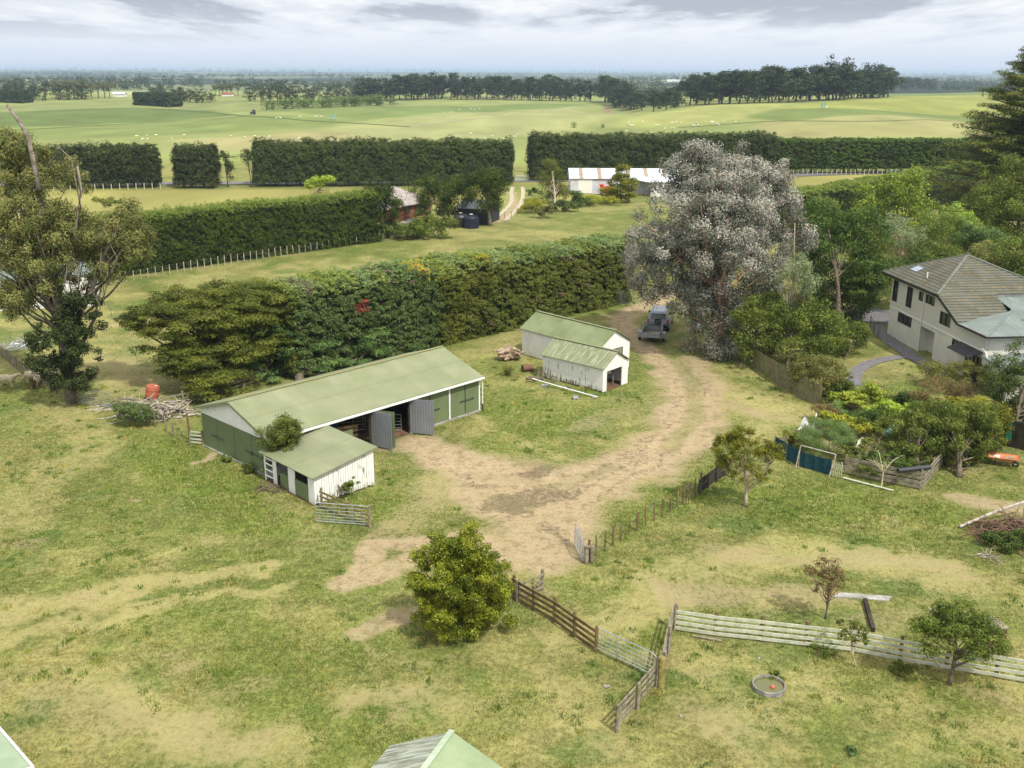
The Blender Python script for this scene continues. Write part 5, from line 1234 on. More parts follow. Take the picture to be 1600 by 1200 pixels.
T('grape_vine', 'bright green vine sprawling beside the curved path end', (1345, 660), [(1345, 630, 34, 16), (1320, 622, 18, 10), (1368, 612, 22, 12), (1350, 650, 26, 14)], 70, 8000, .19, .13, 'f_lime', ncl=80, rcl=.36, tr=.04, seed=45, flat=.6)
T('grape_vine', 'bright green vine with yellow leaves in the garden middle', (1408, 665), [(1400, 640, 34, 12), (1425, 648, 22, 14), (1380, 640, 22, 12)], 68.5, 7000, .19, .13, 'f_lime', ncl=70, rcl=.36, tr=.04, seed=46, flat=.6)
T('garden_shrub', 'dark green shrub under the lime coloured vines', (1372, 670), [(1372, 655, 40, 20), (1395, 665, 30, 14)], 67, 8000, .13, .07, 'f_dark', ncl=80, rcl=.4, tr=.04, seed=47)
T('pumpkin_vine', 'yellow green vine leaves behind the feathery bush', (1320, 672), [(1312, 655, 24, 9), (1340, 663, 20, 9), (1290, 648, 12, 8)], 64.5, 4500, .17, .12, 'f_vine_yellow', ncl=50, rcl=.26, tr=.03, seed=48, flat=.6)
T('feathery_bush', 'feathery soft green bush behind the blue green cloth fence', (1296, 704), [(1296, 680, 40, 24), (1270, 684, 22, 16), (1322, 684, 20, 18)], 61, 26000, .14, .016, 'f_fennel', ncl=120, rcl=.4, tr=.03, seed=49, up=.8)
T('purple_shrub', 'small purple brown shrub at the end of paling fence', (1288, 660), [(1290, 642, 18, 14)], 68, 3000, .1, .05, 'f_brown', ncl=30, rcl=.3, tr=.03, seed=50)
T('feathery_bush', 'small feathery bush beside the purple brown shrub', (1312, 652), [(1312, 638, 14, 12)], 69.3, 3500, .12, .016, 'f_fennel', ncl=24, rcl=.3, tr=.03, seed=51)
T('cabbage_plant', 'blue green cabbage plant in the vegetable garden', (1402, 682), [(1402, 674, 11, 8)], 62.5, 500, .22, .15, 'f_cabbage', ncl=10, rcl=.25, tr=.02, seed=52, ntip=3, zmin=.05)
T('garden_shrub', 'low dark leafy patch in front of the vegetable bed', (1400, 725), [(1395, 716, 34, 9), (1430, 722, 24, 9), (1365, 712, 16, 8)], 58.3, 9000, .12, .07, 'f_dark', ncl=70, rcl=.24, tr=.02, seed=53, ntip=4, flat=.6, zmin=.02)
T('garden_shrub', 'low green plants around the bare soil of the garden', (1345, 705), [(1338, 700, 22, 7), (1362, 690, 16, 6), (1420, 700, 26, 10)], 60, 6000, .12, .07, 'f_mid', ncl=60, rcl=.24, tr=.02, seed=54, ntip=4, flat=.6, zmin=.02)
T('garden_shrub', 'little green clump inside the corner of blue green cloth', (1240, 684), [(1243, 682, 16, 6)], 62.8, 2000, .12, .06, 'f_round', ncl=20, rcl=.22, tr=.02, seed=55, ntip=4, zmin=.02)
T('garden_shrub', 'dark bush behind the vine near the brown shrub', (1430, 650), [(1428, 628, 26, 18), (1412, 618, 12, 10)], 71, 5000, .13, .07, 'f_dark', ncl=50, rcl=.36, tr=.03, seed=56)
T('garden_shrub', 'dark green mass between the fruit trees and the brown shrub', (1450, 680), [(1455, 650, 30, 18), (1420, 665, 20, 14)], 66, 7000, .13, .07, 'f_dark', ncl=60, rcl=.4, tr=.04, seed=57)
T('garden_shrub', 'climbing plant on the house wall recess', (1462, 560), [(1461, 545, 7, 14)], 87.5, 900, .12, .07, 'f_olive', ncl=12, rcl=.2, tr=.02, seed=58, ntip=3)
T('barn_bush', 'olive green bush between the barn and the small stock shed', (428, 742), [(444, 682, 27, 19), (426, 700, 15, 24), (462, 676, 15, 13), (420, 734, 9, 20), (448, 666, 14, 10)], 57.0, 12000, .16, .05, 'f_mid', ncl=100, rcl=.36, tr=.06, seed=59, up=.7)
T('weed_clump', 'dark green weed clump against the barn gable foot', (393, 738), [(391, 732, 7, 6)], at(392, 738).y - .3, 900, .12, .06, 'f_mid', ncl=10, rcl=.16, tr=.01, seed=60, ntip=2, zmin=.0)
T('weed_clump', 'small green weed at the concrete footing below barn doors', (357, 722), [(356, 718, 8, 5)], at(357, 722).y - .2, 700, .12, .06, 'f_mid', ncl=8, rcl=.14, tr=.01, seed=61, ntip=2, zmin=.0)
T('rush_clump', 'brown green rush clump in grass beside the rusty drum', (792, 588), [(795, 580, 9, 8)], at(795, 586).y, 1500, .3, .02, 'f_olive', ncl=10, rcl=.25, tr=.01, seed=62, ntip=2, zmin=.0, up=1.)
T('creeper', 'green creeper growing through the broken boards of the stock shed', (551, 778), [(548, 764, 9, 12), (556, 755, 6, 8)], at(551, 778).y - .1, 900, .12, .07, 'f_mid', ncl=14, rcl=.15, tr=.02, seed=63, ntip=4)
T('weed_clump', 'blue green thistle clump alone in the front paddock grass', (1338, 1180), [(1338, 1173, 10, 6)], at(1338, 1178).y, 700, .09, .04, 'f_cypress_blue', ncl=9, rcl=.1, tr=.01, seed=64, ntip=2, zmin=.0)
T('weed_clump', 'green weeds growing over the edge of the round trough', (1220, 1062), [(1215, 1056, 13, 8)], at(1218, 1060).y, 900, .09, .04, 'f_mid', ncl=14, rcl=.12, tr=.01, seed=65, ntip=2, zmin=.0)
T('weed_clump', 'low weeds under the pale rail fence beside the sapling', (1300, 1020), [(1290, 1014, 24, 6), (1320, 1022, 20, 6)], at(1300, 1018).y, 1800, .1, .04, 'f_mid', ncl=24, rcl=.14, tr=.01, seed=66, ntip=2, zmin=.0)
T('weed_clump', 'low weeds along the pale rail fence under the spreading tree', (1420, 1042), [(1410, 1036, 30, 6), (1440, 1044, 24, 6)], at(1420, 1040).y, 1800, .1, .04, 'f_mid', ncl=24, rcl=.14, tr=.01, seed=67, ntip=2, zmin=.0)
# ---- conifer shrub by the brush heap
T('pine_shrub', 'small leaning conifer beside the dead branch heap', (235, 668), [(212, 645, 26, 12), (195, 638, 14, 9), (228, 652, 16, 10), (205, 655, 18, 8)], at(225, 668).y, 5000, .2, .04, 'f_cypress_blue', ncl=60, rcl=.34, tr=.06, seed=68, flat=.55)
# ---- scraggly old gum on the left
def gumx(mb, rng):
    b = at(115, 632)
    for pts, r0 in (([(115, 632), (104, 560), (90, 470), (70, 360), (62, 300)], .42), ([(62, 300), (52, 250), (44, 215), (28, 190), (12, 168)], .2), ([(100, 540), (140, 470), (165, 400), (185, 360)], .2),
                    ([(95, 500), (50, 440), (20, 400), (-10, 380)], .2), ([(85, 430), (120, 360), (128, 300), (122, 262)], .13), ([(128, 330), (112, 250), (92, 233)], .05), ([(120, 560), (150, 500), (162, 440)], .15), ([(160, 480), (176, 420), (200, 380)], .1)):
        P = [zat(x, y, b.y + (i * .3)) for i, (x, y) in enumerate(pts)]; mb.tube(P, [r0 * (1 - .6 * i / len(P)) for i in range(len(P))], 7)
    for k in range(70):
        x0, y0 = rng.uniform(100, 185), rng.uniform(370, 500); p = zat(x0, y0, b.y + rng.uniform(-1.5, 1.5)); d = Vector((rng.normal() * .5, rng.normal() * .5, 1.0 + rng.random())) * .7
        mb.tube([p, p + d * .6 + Vector((rng.normal() * .1, 0, 0)), p + d], [.035, .022, .008], 4, cap=False)
Yl = at(115, 632).y
r_ = grow('old_gum', 'tall scraggly olive brown gum with dead twisted limbs beside sheep', 'tree', at(115, 632),
     pxenv([(30, 290, 52, 66, 2), (20, 240, 40, 40, 2), (60, 270, 30, 50, 1), (110, 280, 26, 36, 2), (75, 380, 66, 60, 0), (20, 390, 50, 60, 0), (130, 380, 52, 50, 1), (190, 370, 44, 36, 2), (215, 385, 26, 34, 2), (200, 340, 30, 24, 2), (80, 450, 52, 40, 0), (20, 450, 36, 40, -1), (-50, 350, 60, 110, 1), (165, 420, 26, 36, 1), (40, 330, 56, 50, 1), (100, 330, 34, 34, 1), (20, 470, 30, 30, 0), (205, 380, 38, 30, 1)], Yl),
     130000, .22, .07, M['f_gum'], plain('grey_bark', lin((140, 130, 118)), lin((100, 90, 78)), 3, .9, .4), ncl=380, rcl=.72, trunk=(.35, .6), ntip=60, seed=13, shell=.5, inner=.4, zmin=3.2, extra=gumx, hang=.2)
rng_ = np.random.default_rng(91)
env = pxenv([(100, 540, 44, 52, -1), (75, 560, 34, 30, -1), (130, 560, 26, 44, -1), (110, 595, 34, 24, -1), (120, 500, 30, 34, -1), (140, 480, 14, 34, 0)], Yl)
cl = clump_blobs(env, 150, .5, rng_); P, N, k = in_blobs(cl, 26000, rng_, shell=.35); P[:, 2] = np.maximum(P[:, 2], .4)
V, F, T_ = leaf_geo(P, N, .16, .1, rng_.random(len(P)), rng_, .6)
npmesh('ivy', V, F, M['f_ivy'], {'v': T_}, parent=r_, off=r_.location)

# ---- mixed cypress hedge behind the barn
hA, hB_ = (-17.2, 77.2), (13.2, 107.0)
hedge('cypress_hedge', 'tall mixed cypress hedge behind the barn with light green top and bare patches', 'hedge', hA, hB_, 5.0, 7.5, 260000, .24, .09, M['f_hedge_mix'], M['core'], cr=.42, cflat=.55, per=30, seed=31, bulge=.6, topn=1.1, hB=6.4, flop=.75, spike=.6, freq=.45, topvar=.12,
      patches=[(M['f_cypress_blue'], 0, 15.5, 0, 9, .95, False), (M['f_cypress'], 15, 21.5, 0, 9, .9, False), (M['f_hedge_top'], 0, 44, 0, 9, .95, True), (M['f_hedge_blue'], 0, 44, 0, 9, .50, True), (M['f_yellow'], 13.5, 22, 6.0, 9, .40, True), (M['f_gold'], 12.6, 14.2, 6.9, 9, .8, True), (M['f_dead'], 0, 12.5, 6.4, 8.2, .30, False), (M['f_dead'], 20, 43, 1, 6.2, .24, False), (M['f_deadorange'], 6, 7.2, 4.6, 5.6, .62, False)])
# lumps that break the clipped outline
T('cypress_tree', 'dark layered cypress with a dead orange patch behind the barn roof', (470, 600), [(470, 530, 72, 56, 0), (540, 540, 62, 50, 2), (420, 535, 50, 56, -2), (600, 535, 50, 46, 5), (480, 480, 70, 24, 3), (560, 478, 56, 22, 6), (520, 580, 60, 24, -1), (400, 590, 50, 26, -4)], 81, 90000, .24, .085, 'f_cypress_blue', ncl=520, rcl=.72, tr=.35, seed=71, flat=.38, shell=.3, up=.8)
T('cypress_tree', 'wide spreading olive green cypress with flat layered boughs', (300, 605), [(300, 500, 78, 40), (250, 510, 50, 40, -1), (350, 490, 66, 40, 1), (370, 540, 60, 50, 0), (320, 570, 60, 36, -2), (215, 505, 26, 18, -1), (400, 500, 50, 50, 1), (345, 600, 56, 20, -4), (290, 560, 40, 30, -2), (270, 470, 40, 18, 2), (400, 460, 40, 18, 3)], 76.5, 140000, .22, .08, 'f_cypress', ncl=680, rcl=.78, tr=.35, seed=72, flat=.32, shell=.3, up=.8, ntip=40)
for k, (x, y) in enumerate([(350, 580), (345, 560), (372, 565), (560, 430), (530, 425), (510, 470), (700, 480), (880, 400)]):
    pass
# ---- dark clipped hedge
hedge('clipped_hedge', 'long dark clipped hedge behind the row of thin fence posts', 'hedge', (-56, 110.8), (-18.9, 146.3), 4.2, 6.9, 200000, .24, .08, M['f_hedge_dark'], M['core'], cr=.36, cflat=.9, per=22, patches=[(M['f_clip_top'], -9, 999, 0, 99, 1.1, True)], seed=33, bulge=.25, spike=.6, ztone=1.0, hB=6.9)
T('cypress_tree', 'unclipped dark green end of the clipped hedge near brick house', (608, 372), [(596, 330, 30, 38), (612, 350, 22, 26), (585, 305, 22, 16), (600, 300, 12, 12)], 148, 9000, .32, .12, 'f_hedge_dark', ncl=70, rcl=1.0, tr=.2, seed=73)
# ---- hedge block on the right running to the big conifer
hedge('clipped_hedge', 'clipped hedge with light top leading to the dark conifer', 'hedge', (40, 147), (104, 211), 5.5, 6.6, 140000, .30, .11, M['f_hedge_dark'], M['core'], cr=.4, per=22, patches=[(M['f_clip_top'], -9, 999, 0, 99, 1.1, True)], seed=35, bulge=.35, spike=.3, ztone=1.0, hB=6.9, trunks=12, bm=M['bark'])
# ---- shelter belt across the middle
def belt(label, x0, y0, x1, y1, h, n, seed, trunks, low=.9, sp=2.0, clip=False):
    a, b_ = at(x0, y0), at(x1, y1)
    if clip:
        hedge('shelter_belt', label, 'hedge', (a.x, a.y), (b_.x, b_.y), 5, h, n, .42, .15, M['f_hedge_dark'], M['core'], seed=seed, bulge=.35, spike=.3, ztone=.5, trunks=trunks, bm=M['far_bark'], bottom=.9, topvar=.03, cr=.5, per=20); return
    hedge('shelter_belt', label, 'hedge', (a.x, a.y), (b_.x, b_.y), 5, h, n, .46, .15, M['f_pine'], M['core'], seed=seed, bulge=.75, spike=1.3, ztone=.55, trunks=trunks, bm=M['far_bark'], bottom=.7, topvar=.09, cr=.8, cflat=.8, per=34, gaps=.10, freq=.3)
belt('pine belt segment behind the old gum before the first gap', 40, 299, 246, 296, 7.6, 70000, 41, 12)
belt('single bushy block of pines standing between two gaps', 276, 297, 336, 297, 7.9, 21000, 42, 4)
belt('long pine belt behind the brick house ending at the gateway', 400, 294, 800, 290, 8.5, 160000, 43, 22)
belt('pine belt east of the gateway behind the long silver shed', 834, 283, 1215, 272, 9.1, 160000, 44, 18)
belt('neatly clipped dark belt on the far side of the field strip', 1212, 270, 1560, 268, 8.2, 70000, 45, 20, clip=True)
T('thin_pine', 'thin half bare pine standing alone in the belt gap', (358, 294), [(357, 250, 9, 13), (362, 268, 8, 10), (350, 245, 8, 8)], at(358, 294).y, 1300, .4, .14, 'f_pine', 'far_bark', ncl=16, rcl=.9, tr=.14, seed=74)
T('thin_pine', 'slim pine with clear trunk at the belt start', (392, 294), [(391, 250, 8, 12), (386, 244, 7, 8)], at(392, 294).y, 900, .4, .14, 'f_pine', 'far_bark', ncl=12, rcl=.9, tr=.12, seed=75)
# ---- big macrocarpa at the right edge
YM = 138.
rngm = np.random.default_rng(17)
mbm = MB(); rm = root('macrocarpa', 'huge dark conifer with tiered spreading boughs at the field edge', 'tree', (zat(1622, 330, YM).x, YM, 0))
cxm = zat(1622, 330, YM).x; bl = []
for k in range(380):
    z_ = 5 + 21.5 * (k / 380.0) ** .95; rad = (16.5 * (1 - ((z_ - 4) / 26.) ** 1.15) + 1.2) * (.78 + .34 * rngm.random()); a = rngm.random() * 2 * PI
    for j in range(5):
        f = .35 + .17 * j; rr = rad * f; bl.append((cxm + math.cos(a) * rr, YM + math.sin(a) * rr, z_ + .8 * f * f * 1.4 + rngm.normal() * .15, 1.6 * (1.25 - .5 * f), 1.6 * (1.25 - .5 * f), .36))
    mbm.tube([(cxm, YM, z_ - .6), (cxm + math.cos(a) * rad * .5, YM + math.sin(a) * rad * .5, z_), (cxm + math.cos(a) * rad, YM + math.sin(a) * rad, z_ + 1.0)], [.2, .12, .04], 5, cap=False)
P, N, k = in_blobs(bl, 300000, rngm, shell=.3, up=.8); tb = rngm.random(len(bl)); V, F, T_ = leaf_geo(P, N + np.array([0, 0, .6]), .36, .11, np.clip(tb[k] * .6 + rngm.random(len(P)) * .4, 0, 1), rngm, .5)
npmesh('crown', V, F, M['f_macro'], {'v': T_}, parent=rm, off=rm.location)
mbm.tube([(cxm, YM, -.2), (cxm, YM, 10), (cxm + .3, YM, 20), (cxm, YM, 27)], [.9, .65, .3, .05], 9); mbm.build('trunk', M['bark'], rm)

for k, (nm, lab, base, bl, Yc, n, L, Wd, mt, ncl, rc) in enumerate([
    ('garden_shrub', 'mid green shrub at the far end of the curved path', (1300, 620), [(1305, 612, 22, 14), (1325, 605, 14, 10)], 73.5, 4500, .13, .07, 'f_mid', 40, .36),
    ('garden_shrub', 'leafy shrub between rounded green tree and house lawn', (1320, 560), [(1322, 535, 26, 24), (1345, 520, 16, 20)], 86, 7000, .16, .09, 'f_mid', 60, .5),
    ('garden_shrub', 'dark shrub under the big broadleaf tree by the lawn edge', (1300, 540), [(1300, 515, 30, 26), (1280, 530, 22, 20)], 88, 7000, .16, .09, 'f_dark', 60, .5),
    ('fruit_tree', 'rounded fruit tree in the middle of the garden thicket', (1470, 700), [(1468, 660, 36, 28), (1440, 645, 26, 18), (1490, 668, 26, 24)], 63.5, 14000, .12, .06, 'f_mid', 120, .42),
    ('garden_shrub', 'green shrub mass behind the feathery bush and vines', (1370, 690), [(1368, 672, 30, 14), (1395, 660, 22, 12), (1345, 665, 18, 10)], 65, 9000, .12, .06, 'f_mid', 80, .34),
    ('garden_shrub', 'green weeds along the inside of the thick grey rails', (1400, 735), [(1370, 728, 26, 7), (1410, 733, 28, 8), (1440, 738, 14, 8)], 57.6, 7000, .11, .05, 'f_mid', 60, .22),
    ('fruit_tree', 'green tree leaning over the dark fence and wheelbarrow', (1545, 705), [(1548, 668, 26, 26), (1565, 650, 20, 18)], 63, 9000, .13, .07, 'f_round', 80, .4),
    ('broadleaf_tree', 'big soft green tree filling the far eastern garden edge', (1600, 480), [(1610, 400, 40, 50), (1590, 430, 30, 26)], 104, 12000, .2, .11, 'f_mid', 100, .8),
    ('broadleaf_tree', 'mid green tree between lime tree and big dark tree', (1350, 470), [(1352, 385, 30, 40), (1375, 400, 28, 36), (1330, 365, 22, 20)], 106, 14000, .2, .11, 'f_mid', 120, .8),
    ('broadleaf_tree', 'olive tree low between birch and dark tree', (1395, 465), [(1400, 425, 34, 28), (1440, 412, 30, 24)], 103, 10000, .18, .1, 'f_dark', 90, .7),
    ('broadleaf_tree', 'green tree directly behind the house roof corner', (1450, 440), [(1455, 392, 30, 24), (1480, 400, 26, 18)], 108, 9000, .18, .1, 'f_mid', 90, .7)]):
    T(nm, lab, base, bl, Yc, n, L, Wd, mt, ncl=ncl, rcl=rc, tr=.12 if 'tree' in nm else .04, seed=400 + k)

for k, (nm, lab, base, bl, Yc, n, L, Wd, mt, ncl, rc) in enumerate([
    ('garden_shrub', 'leafy undergrowth at the foot of the large fruit trees', (1470, 735), [(1465, 725, 34, 9), (1500, 728, 30, 9)], 60, 8000, .11, .06, 'f_mid', 70, .26),
    ('garden_shrub', 'dense green bush filling the garden middle behind the rails', (1420, 712), [(1415, 698, 30, 16), (1440, 690, 24, 14)], 61.5, 9000, .12, .06, 'f_mid', 80, .34),
    ('garden_shrub', 'dark green shrubs between vines and yellow wall shrub', (1440, 640), [(1425, 645, 26, 14), (1460, 638, 24, 12)], 69, 7000, .12, .06, 'f_dark', 70, .34),
    ('garden_shrub', 'leafy bush hiding the far end of the paling fence', (1300, 636), [(1302, 626, 22, 14), (1285, 632, 12, 10)], 72.5, 5000, .12, .06, 'f_olive', 50, .32),
    ('garden_shrub', 'green bushes beside the lawn below the curved path', (1400, 640), [(1395, 628, 30, 10), (1425, 632, 16, 10)], 71.5, 5000, .13, .07, 'f_mid', 50, .34)]):
    T(nm, lab, base, bl, Yc, n, L, Wd, mt, ncl=ncl, rcl=rc, tr=.03, seed=500 + k, ntip=5, zmin=.05)
# ============================================================ fences and gates
def gp(x, y): return at(x, y)
rail_fence('post_and_rail_fence', 'brown post and rail fence running from the round tree to the silver gate', [gp(806, 936), gp(870, 972), gp(935, 1018)], 1.15, 4, .16, .15, 1.75, 'wood_brown', 'wood_brown', side=-1)
rail_fence('post_and_rail_fence', 'short grey fence spur joining the brown fence behind the round tree', [gp(850, 922), gp(812, 941)], 1.0, 3, .18, .12, 2.0, 'wood', 'wood')
metal_gate('farm_gate', 'silver meshed field gate between the brown fence and the big post', gp(937, 1019) + Vector((0, 0, .1)), gp(1027, 1062) + Vector((0, 0, .1)), 1.0, 5, mesh=True)
rail_fence('post_and_rail_fence', 'low grey rail fence slanting toward the bottom from the big post', [gp(1030, 1072), gp(1000, 1108), gp(968, 1143)], 1.1, 4, .15, .13, 2.0, 'wood', 'wood', side=-1)
mb = MB(); p = gp(1036, 1072); mb.tube([p + Vector((0, 0, -.1)), p + Vector((0, 0, 1.35))], [.17, .16], 10); mb.lathe(p + Vector((0, 0, 1.35)), [(.16, 0), (.12, .05), (0, .07)], 10); mb.build('strainer_post', M['wood_lichen'])
tag(bpy.data.objects['strainer_post'], 'thick yellowish round post where the fences meet', 'post')
rail_fence('post_and_rail_fence', 'grey rail fence going away from the big post to the pale fence', [gp(1040, 1063), gp(1048, 1020), gp(1057, 984)], 1.25, 4, .15, .13, 1.9, 'wood', 'wood', side=1)
rail_fence('post_and_rail_fence', 'long pale four rail fence with brown posts crossing the paddock', [gp(1058, 983), gp(1120, 992), gp(1192, 1000), gp(1262, 1008), gp(1336, 1016), gp(1410, 1030), gp(1482, 1042), gp(1560, 1056), gp(1680, 1076)], 1.1, 4, .17, .15, 9, 'wood_brown', 'wood_pale', side=-1)
batten_fence('wire_fence', 'sagging wire fence of thin posts along the dirt yard edge', [gp(922, 876), gp(985, 836), gp(1050, 800), gp(1098, 768)], 1.15, .8, .085, 'wood_brown', 4, big=3, jit=.12)
rail_fence('board_fence', 'short dark board fence end beside the young fruit tree', [gp(1096, 772), gp(1122, 752), gp(1140, 742)], .95, 4, .12, .2, 1.0, 'steel_dark', 'dark_in')
metal_gate('farm_gate', 'open narrow silver gate at the corner of the dirt yard', gp(914, 880), gp(901, 850), 1.15, 6, mesh=True)
mb = MB(); p = gp(919, 880); mb.tube([p - Vector((0, 0, .1)), p + Vector((0, 0, 1.0))], [.13, .12], 9); mb.tube([p + Vector((.28, .1, -.1)), p + Vector((.26, .1, .9))], .1, 9); mb.beam(p + Vector((-.05, -.02, .95)), p + Vector((.4, .12, .9)), .12, .08); mb.build('gate_post', M['wood']); tag(bpy.data.objects['gate_post'], 'stubby double post holding the open yard gate', 'post')
metal_gate('farm_gate', 'silver gate leaning beside the small stock shed', gp(497, 818), gp(583, 824), 1.1, 6)
rail_fence('post_and_rail_fence', 'yellow lichen rail fence from the stock shed to the leaning gate', [gp(506, 795), gp(545, 812), gp(581, 824)], 1.15, 4, .15, .12, 2.2, 'wood', 'wood_lichen', side=-1)
metal_gate('farm_gate', 'grey metal gate below the old scraggly gum', gp(130, 634), gp(180, 642), 1.1, 6)
batten_fence('picket_fence', 'grey batten fence under the old gum leading to the metal gate', [gp(-60, 520), gp(0, 556), gp(40, 590), gp(80, 614), gp(128, 634)], 1.05, .42, .075, 'wood', 2, big=7, jit=.05)
rail_fence('post_and_rail_fence', 'old grey rail fence between the dead branches and the barn back', [gp(190, 645), gp(240, 648), gp(290, 637), gp(345, 620), gp(420, 596)], 1.05, 3, .16, .13, 2.3, 'wood', 'wood')
batten_fence('wire_fence', 'low wire fence curving from the conifer shrub to the wooden gate', [gp(230, 662), gp(262, 677), gp(285, 692), gp(300, 700)], 1.0, 1.2, .09, 'wood', 3, big=3)
rail_fence('timber_gate', 'small pale timber gate at the barn corner', [gp(300, 697), gp(320, 699)], 1.0, 4, .1, .1, 1.0, 'wood_brown', 'wood_pale', cat='gate')
mb = MB(); p = gp(300, 692); mb.tube([p - Vector((0, 0, .1)), p + Vector((-.05, 0, 2.1))], .07, 7); mb.build('tall_post', M['wood_brown']); tag(bpy.data.objects['tall_post'], 'tall thin rusty post behind the small timber gate', 'post')
batten_fence('boundary_fence', 'long straight row of thin pale posts in front of the clipped hedge', [gp(150, 452), gp(300, 425), gp(450, 400), gp(600, 377)], 1.25, .98, .11, 'dead', 3, big=100, jit=.08)
batten_fence('boundary_fence', 'row of small posts between the field strip and brick house garden', [gp(600, 377), gp(660, 366), gp(720, 352), gp(800, 340), gp(860, 328), gp(900, 322)], 1.1, 1.7, .11, 'wood', 2, big=100, jit=.12)
batten_fence('boundary_fence', 'row of small dark posts below the silver shed trees', [gp(900, 322), gp(950, 316), gp(1010, 309)], 1.1, 1.5, .11, 'wood', 2, big=100, jit=.1)
batten_fence('roadside_fence', 'pale batten fence beneath the western pine belt', [gp(60, 301), gp(150, 300), gp(252, 298)], 1.3, 1.6, .16, 'wood_pale', 2, big=100)
batten_fence('roadside_fence', 'pale batten fence at the foot of the clipped eastern belt', [gp(1225, 272), gp(1330, 271), gp(1400, 270)], 1.3, 1.2, .16, 'wood_pale', 2, big=100)
rail_fence('road_gate', 'pale rail gate across the gap in the pine belt', [at(806, 283), at(826, 282)], 1.3, 4, .2, .16, 3.0, 'wood_pale', 'wood_pale', cat='gate')
# paling fence
def paling(name, label, pts, h=1.6, m_='wood', sec=2.3, seed=1, dark=False):
    r = root(name, label, 'fence', pts[0]); rg = random.Random(seed)
    for i in range(len(pts) - 1):
        a, b_ = pts[i], pts[i + 1]; u = (b_ - a).normalized(); n = max(1, round((b_ - a).length / sec)); st = (b_ - a).length / n
        for k in range(n):
            P_ = (a + u * st * k); mb = MB(); boards(mb, (P_.x, P_.y), (u.x, u.y), 0, st, .03, lambda s_, hh=h + rg.uniform(-.05, .05): hh + rg.uniform(-.03, .03), 0, .02, .15, .01, rg)
            mb.build('paling_panel', M[m_], r)
            mb = MB(); q = P_; mb.box((q.x - u.y * .08, q.y + u.x * .08, h * .48), (.1, .1, h * .96), 0); mb.build('post', M[m_], r)
            for zz in (.35, h - .3):
                mb = MB(); wallbox(mb, (P_.x, P_.y), (u.x, u.y), .06, st - .06, zz, zz + .09, .022, .06); mb.build('rail', M[m_], r)
    return r
M['paling'] = plain('greenish_palings', lin((128, 122, 96)), lin((98, 92, 70)), 2.5, .95, .3, c3=lin((122, 124, 82)), scale3=1)
paling('paling_fence', 'weathered greenish timber paling fence below the rounded green tree', [gp(1172, 566), gp(1205, 590), gp(1245, 615), gp(1284, 633)], 1.65, 'paling')
paling('paling_fence', 'dark fence with green cloth beside the orange wheelbarrow', [gp(1556, 690), gp(1600, 700), gp(1660, 712)], 1.9, 'dark_in', seed=4)
mb = MB(); P_ = gp(1570, 694); mb.slab([P_ + Vector((0, -.12, 1.85)), P_ + Vector((.5, -.14, 1.85)), P_ + Vector((1.6, -.3, 1.8)), P_ + Vector((1.6, -.26, .5)), P_ + Vector((.6, -.22, .35)), P_ + Vector((0, -.2, .6))][::-1], .03); mb.build('green_cloth', plain('green_cloth', lin((24, 92, 70)), lin((18, 74, 58)), 3, .8, .3)); tag(bpy.data.objects['green_cloth'], 'green cloth hanging on the dark fence by the wheelbarrow', 'cloth')
# blue green cloth fence of the garden
cf = root('shade_cloth_fence', 'blue green shade cloth fence around the garden corner', 'fence', gp(1212, 706))
c0, c1, c2_, c3_ = gp(1258, 686), gp(1212, 706), gp(1250, 727), gp(1300, 741)
M['cloth'] = plain('blue_green_cloth', lin((34, 74, 84)), lin((26, 56, 66)), 4, .85, .3)
for k, (a, b_, m_, hh) in enumerate(((c0, c1, 'paling', .95), (c1, c2_, 'cloth', 1.15), (c2_, c3_, 'cloth', 1.05))):
    n = 10; mb = MB(); pv_ = None; u = (b_ - a).normalized(); nn = Vector((-u.y, u.x, 0))
    for i in range(n + 1):
        q = a.lerp(b_, i / n) + nn * .03 * math.sin(i * 2.2); t_ = q + Vector((0, 0, hh - .05 * math.sin(i / n * PI) + .02 * math.sin(i * 3.))); q = q + Vector((0, 0, .03))
        if pv_: mb.face([pv_[0], q, t_, pv_[1]]); mb.face([pv_[1] + nn * .02, t_ + nn * .02, q + nn * .02, pv_[0] + nn * .02])
        pv_ = (q, t_)
    mb.build('cloth_panel', M[m_], cf)
for p in (c0, c1, c1.lerp(c2_, .5), c2_): mb = MB(); mb.tube([p - Vector((0, 0, .1)), p + Vector((0, 0, 1.2))], .04, 7); mb.build('post', M['wood'], cf)
fr_ = root('goal_frame', 'pale timber frame standing in front of the garden cloth fence', 'frame', gp(1247, 726))
a, b_ = gp(1246, 729), gp(1298, 744)
for q, t_ in ((a, a + Vector((.25, .2, 1.45))), (b_, b_ + Vector((.35, .2, 1.45)))): mb = MB(); mb.tube([q, t_], .04, 7); mb.build('upright', M['dead'], fr_)
mb = MB(); mb.tube([a + Vector((.25, .2, 1.45)), b_ + Vector((.35, .2, 1.45))], .035, 7); mb.build('crossbar', M['dead'], fr_)
def picket_panel(name, label, a, b_, h, n, m_='wood_pale', seed=1):
    r = root(name, label, 'gate', a); rg = random.Random(seed); u = b_ - a
    for i in range(n):
        q = a + u * ((i + .5) / n); mb = MB(); mb.beam(q + Vector((rg.uniform(-.03, .03), 0, .03)), q + Vector((rg.uniform(-.05, .05), 0, h * rg.uniform(.88, 1.05))), .06, .025, up=tuple(u.normalized())); mb.build('picket', M[m_], r)
    for f in (.25, .78): mb = MB(); mb.beam(a + Vector((0, .03, h * f)), b_ + Vector((0, .03, h * f)), .03, .06); mb.build('rail', M[m_], r)
    mb = MB(); mb.beam(a + Vector((0, .05, h * .25)), b_ + Vector((0, .05, h * .78)), .03, .06); mb.build('brace', M[m_], r)
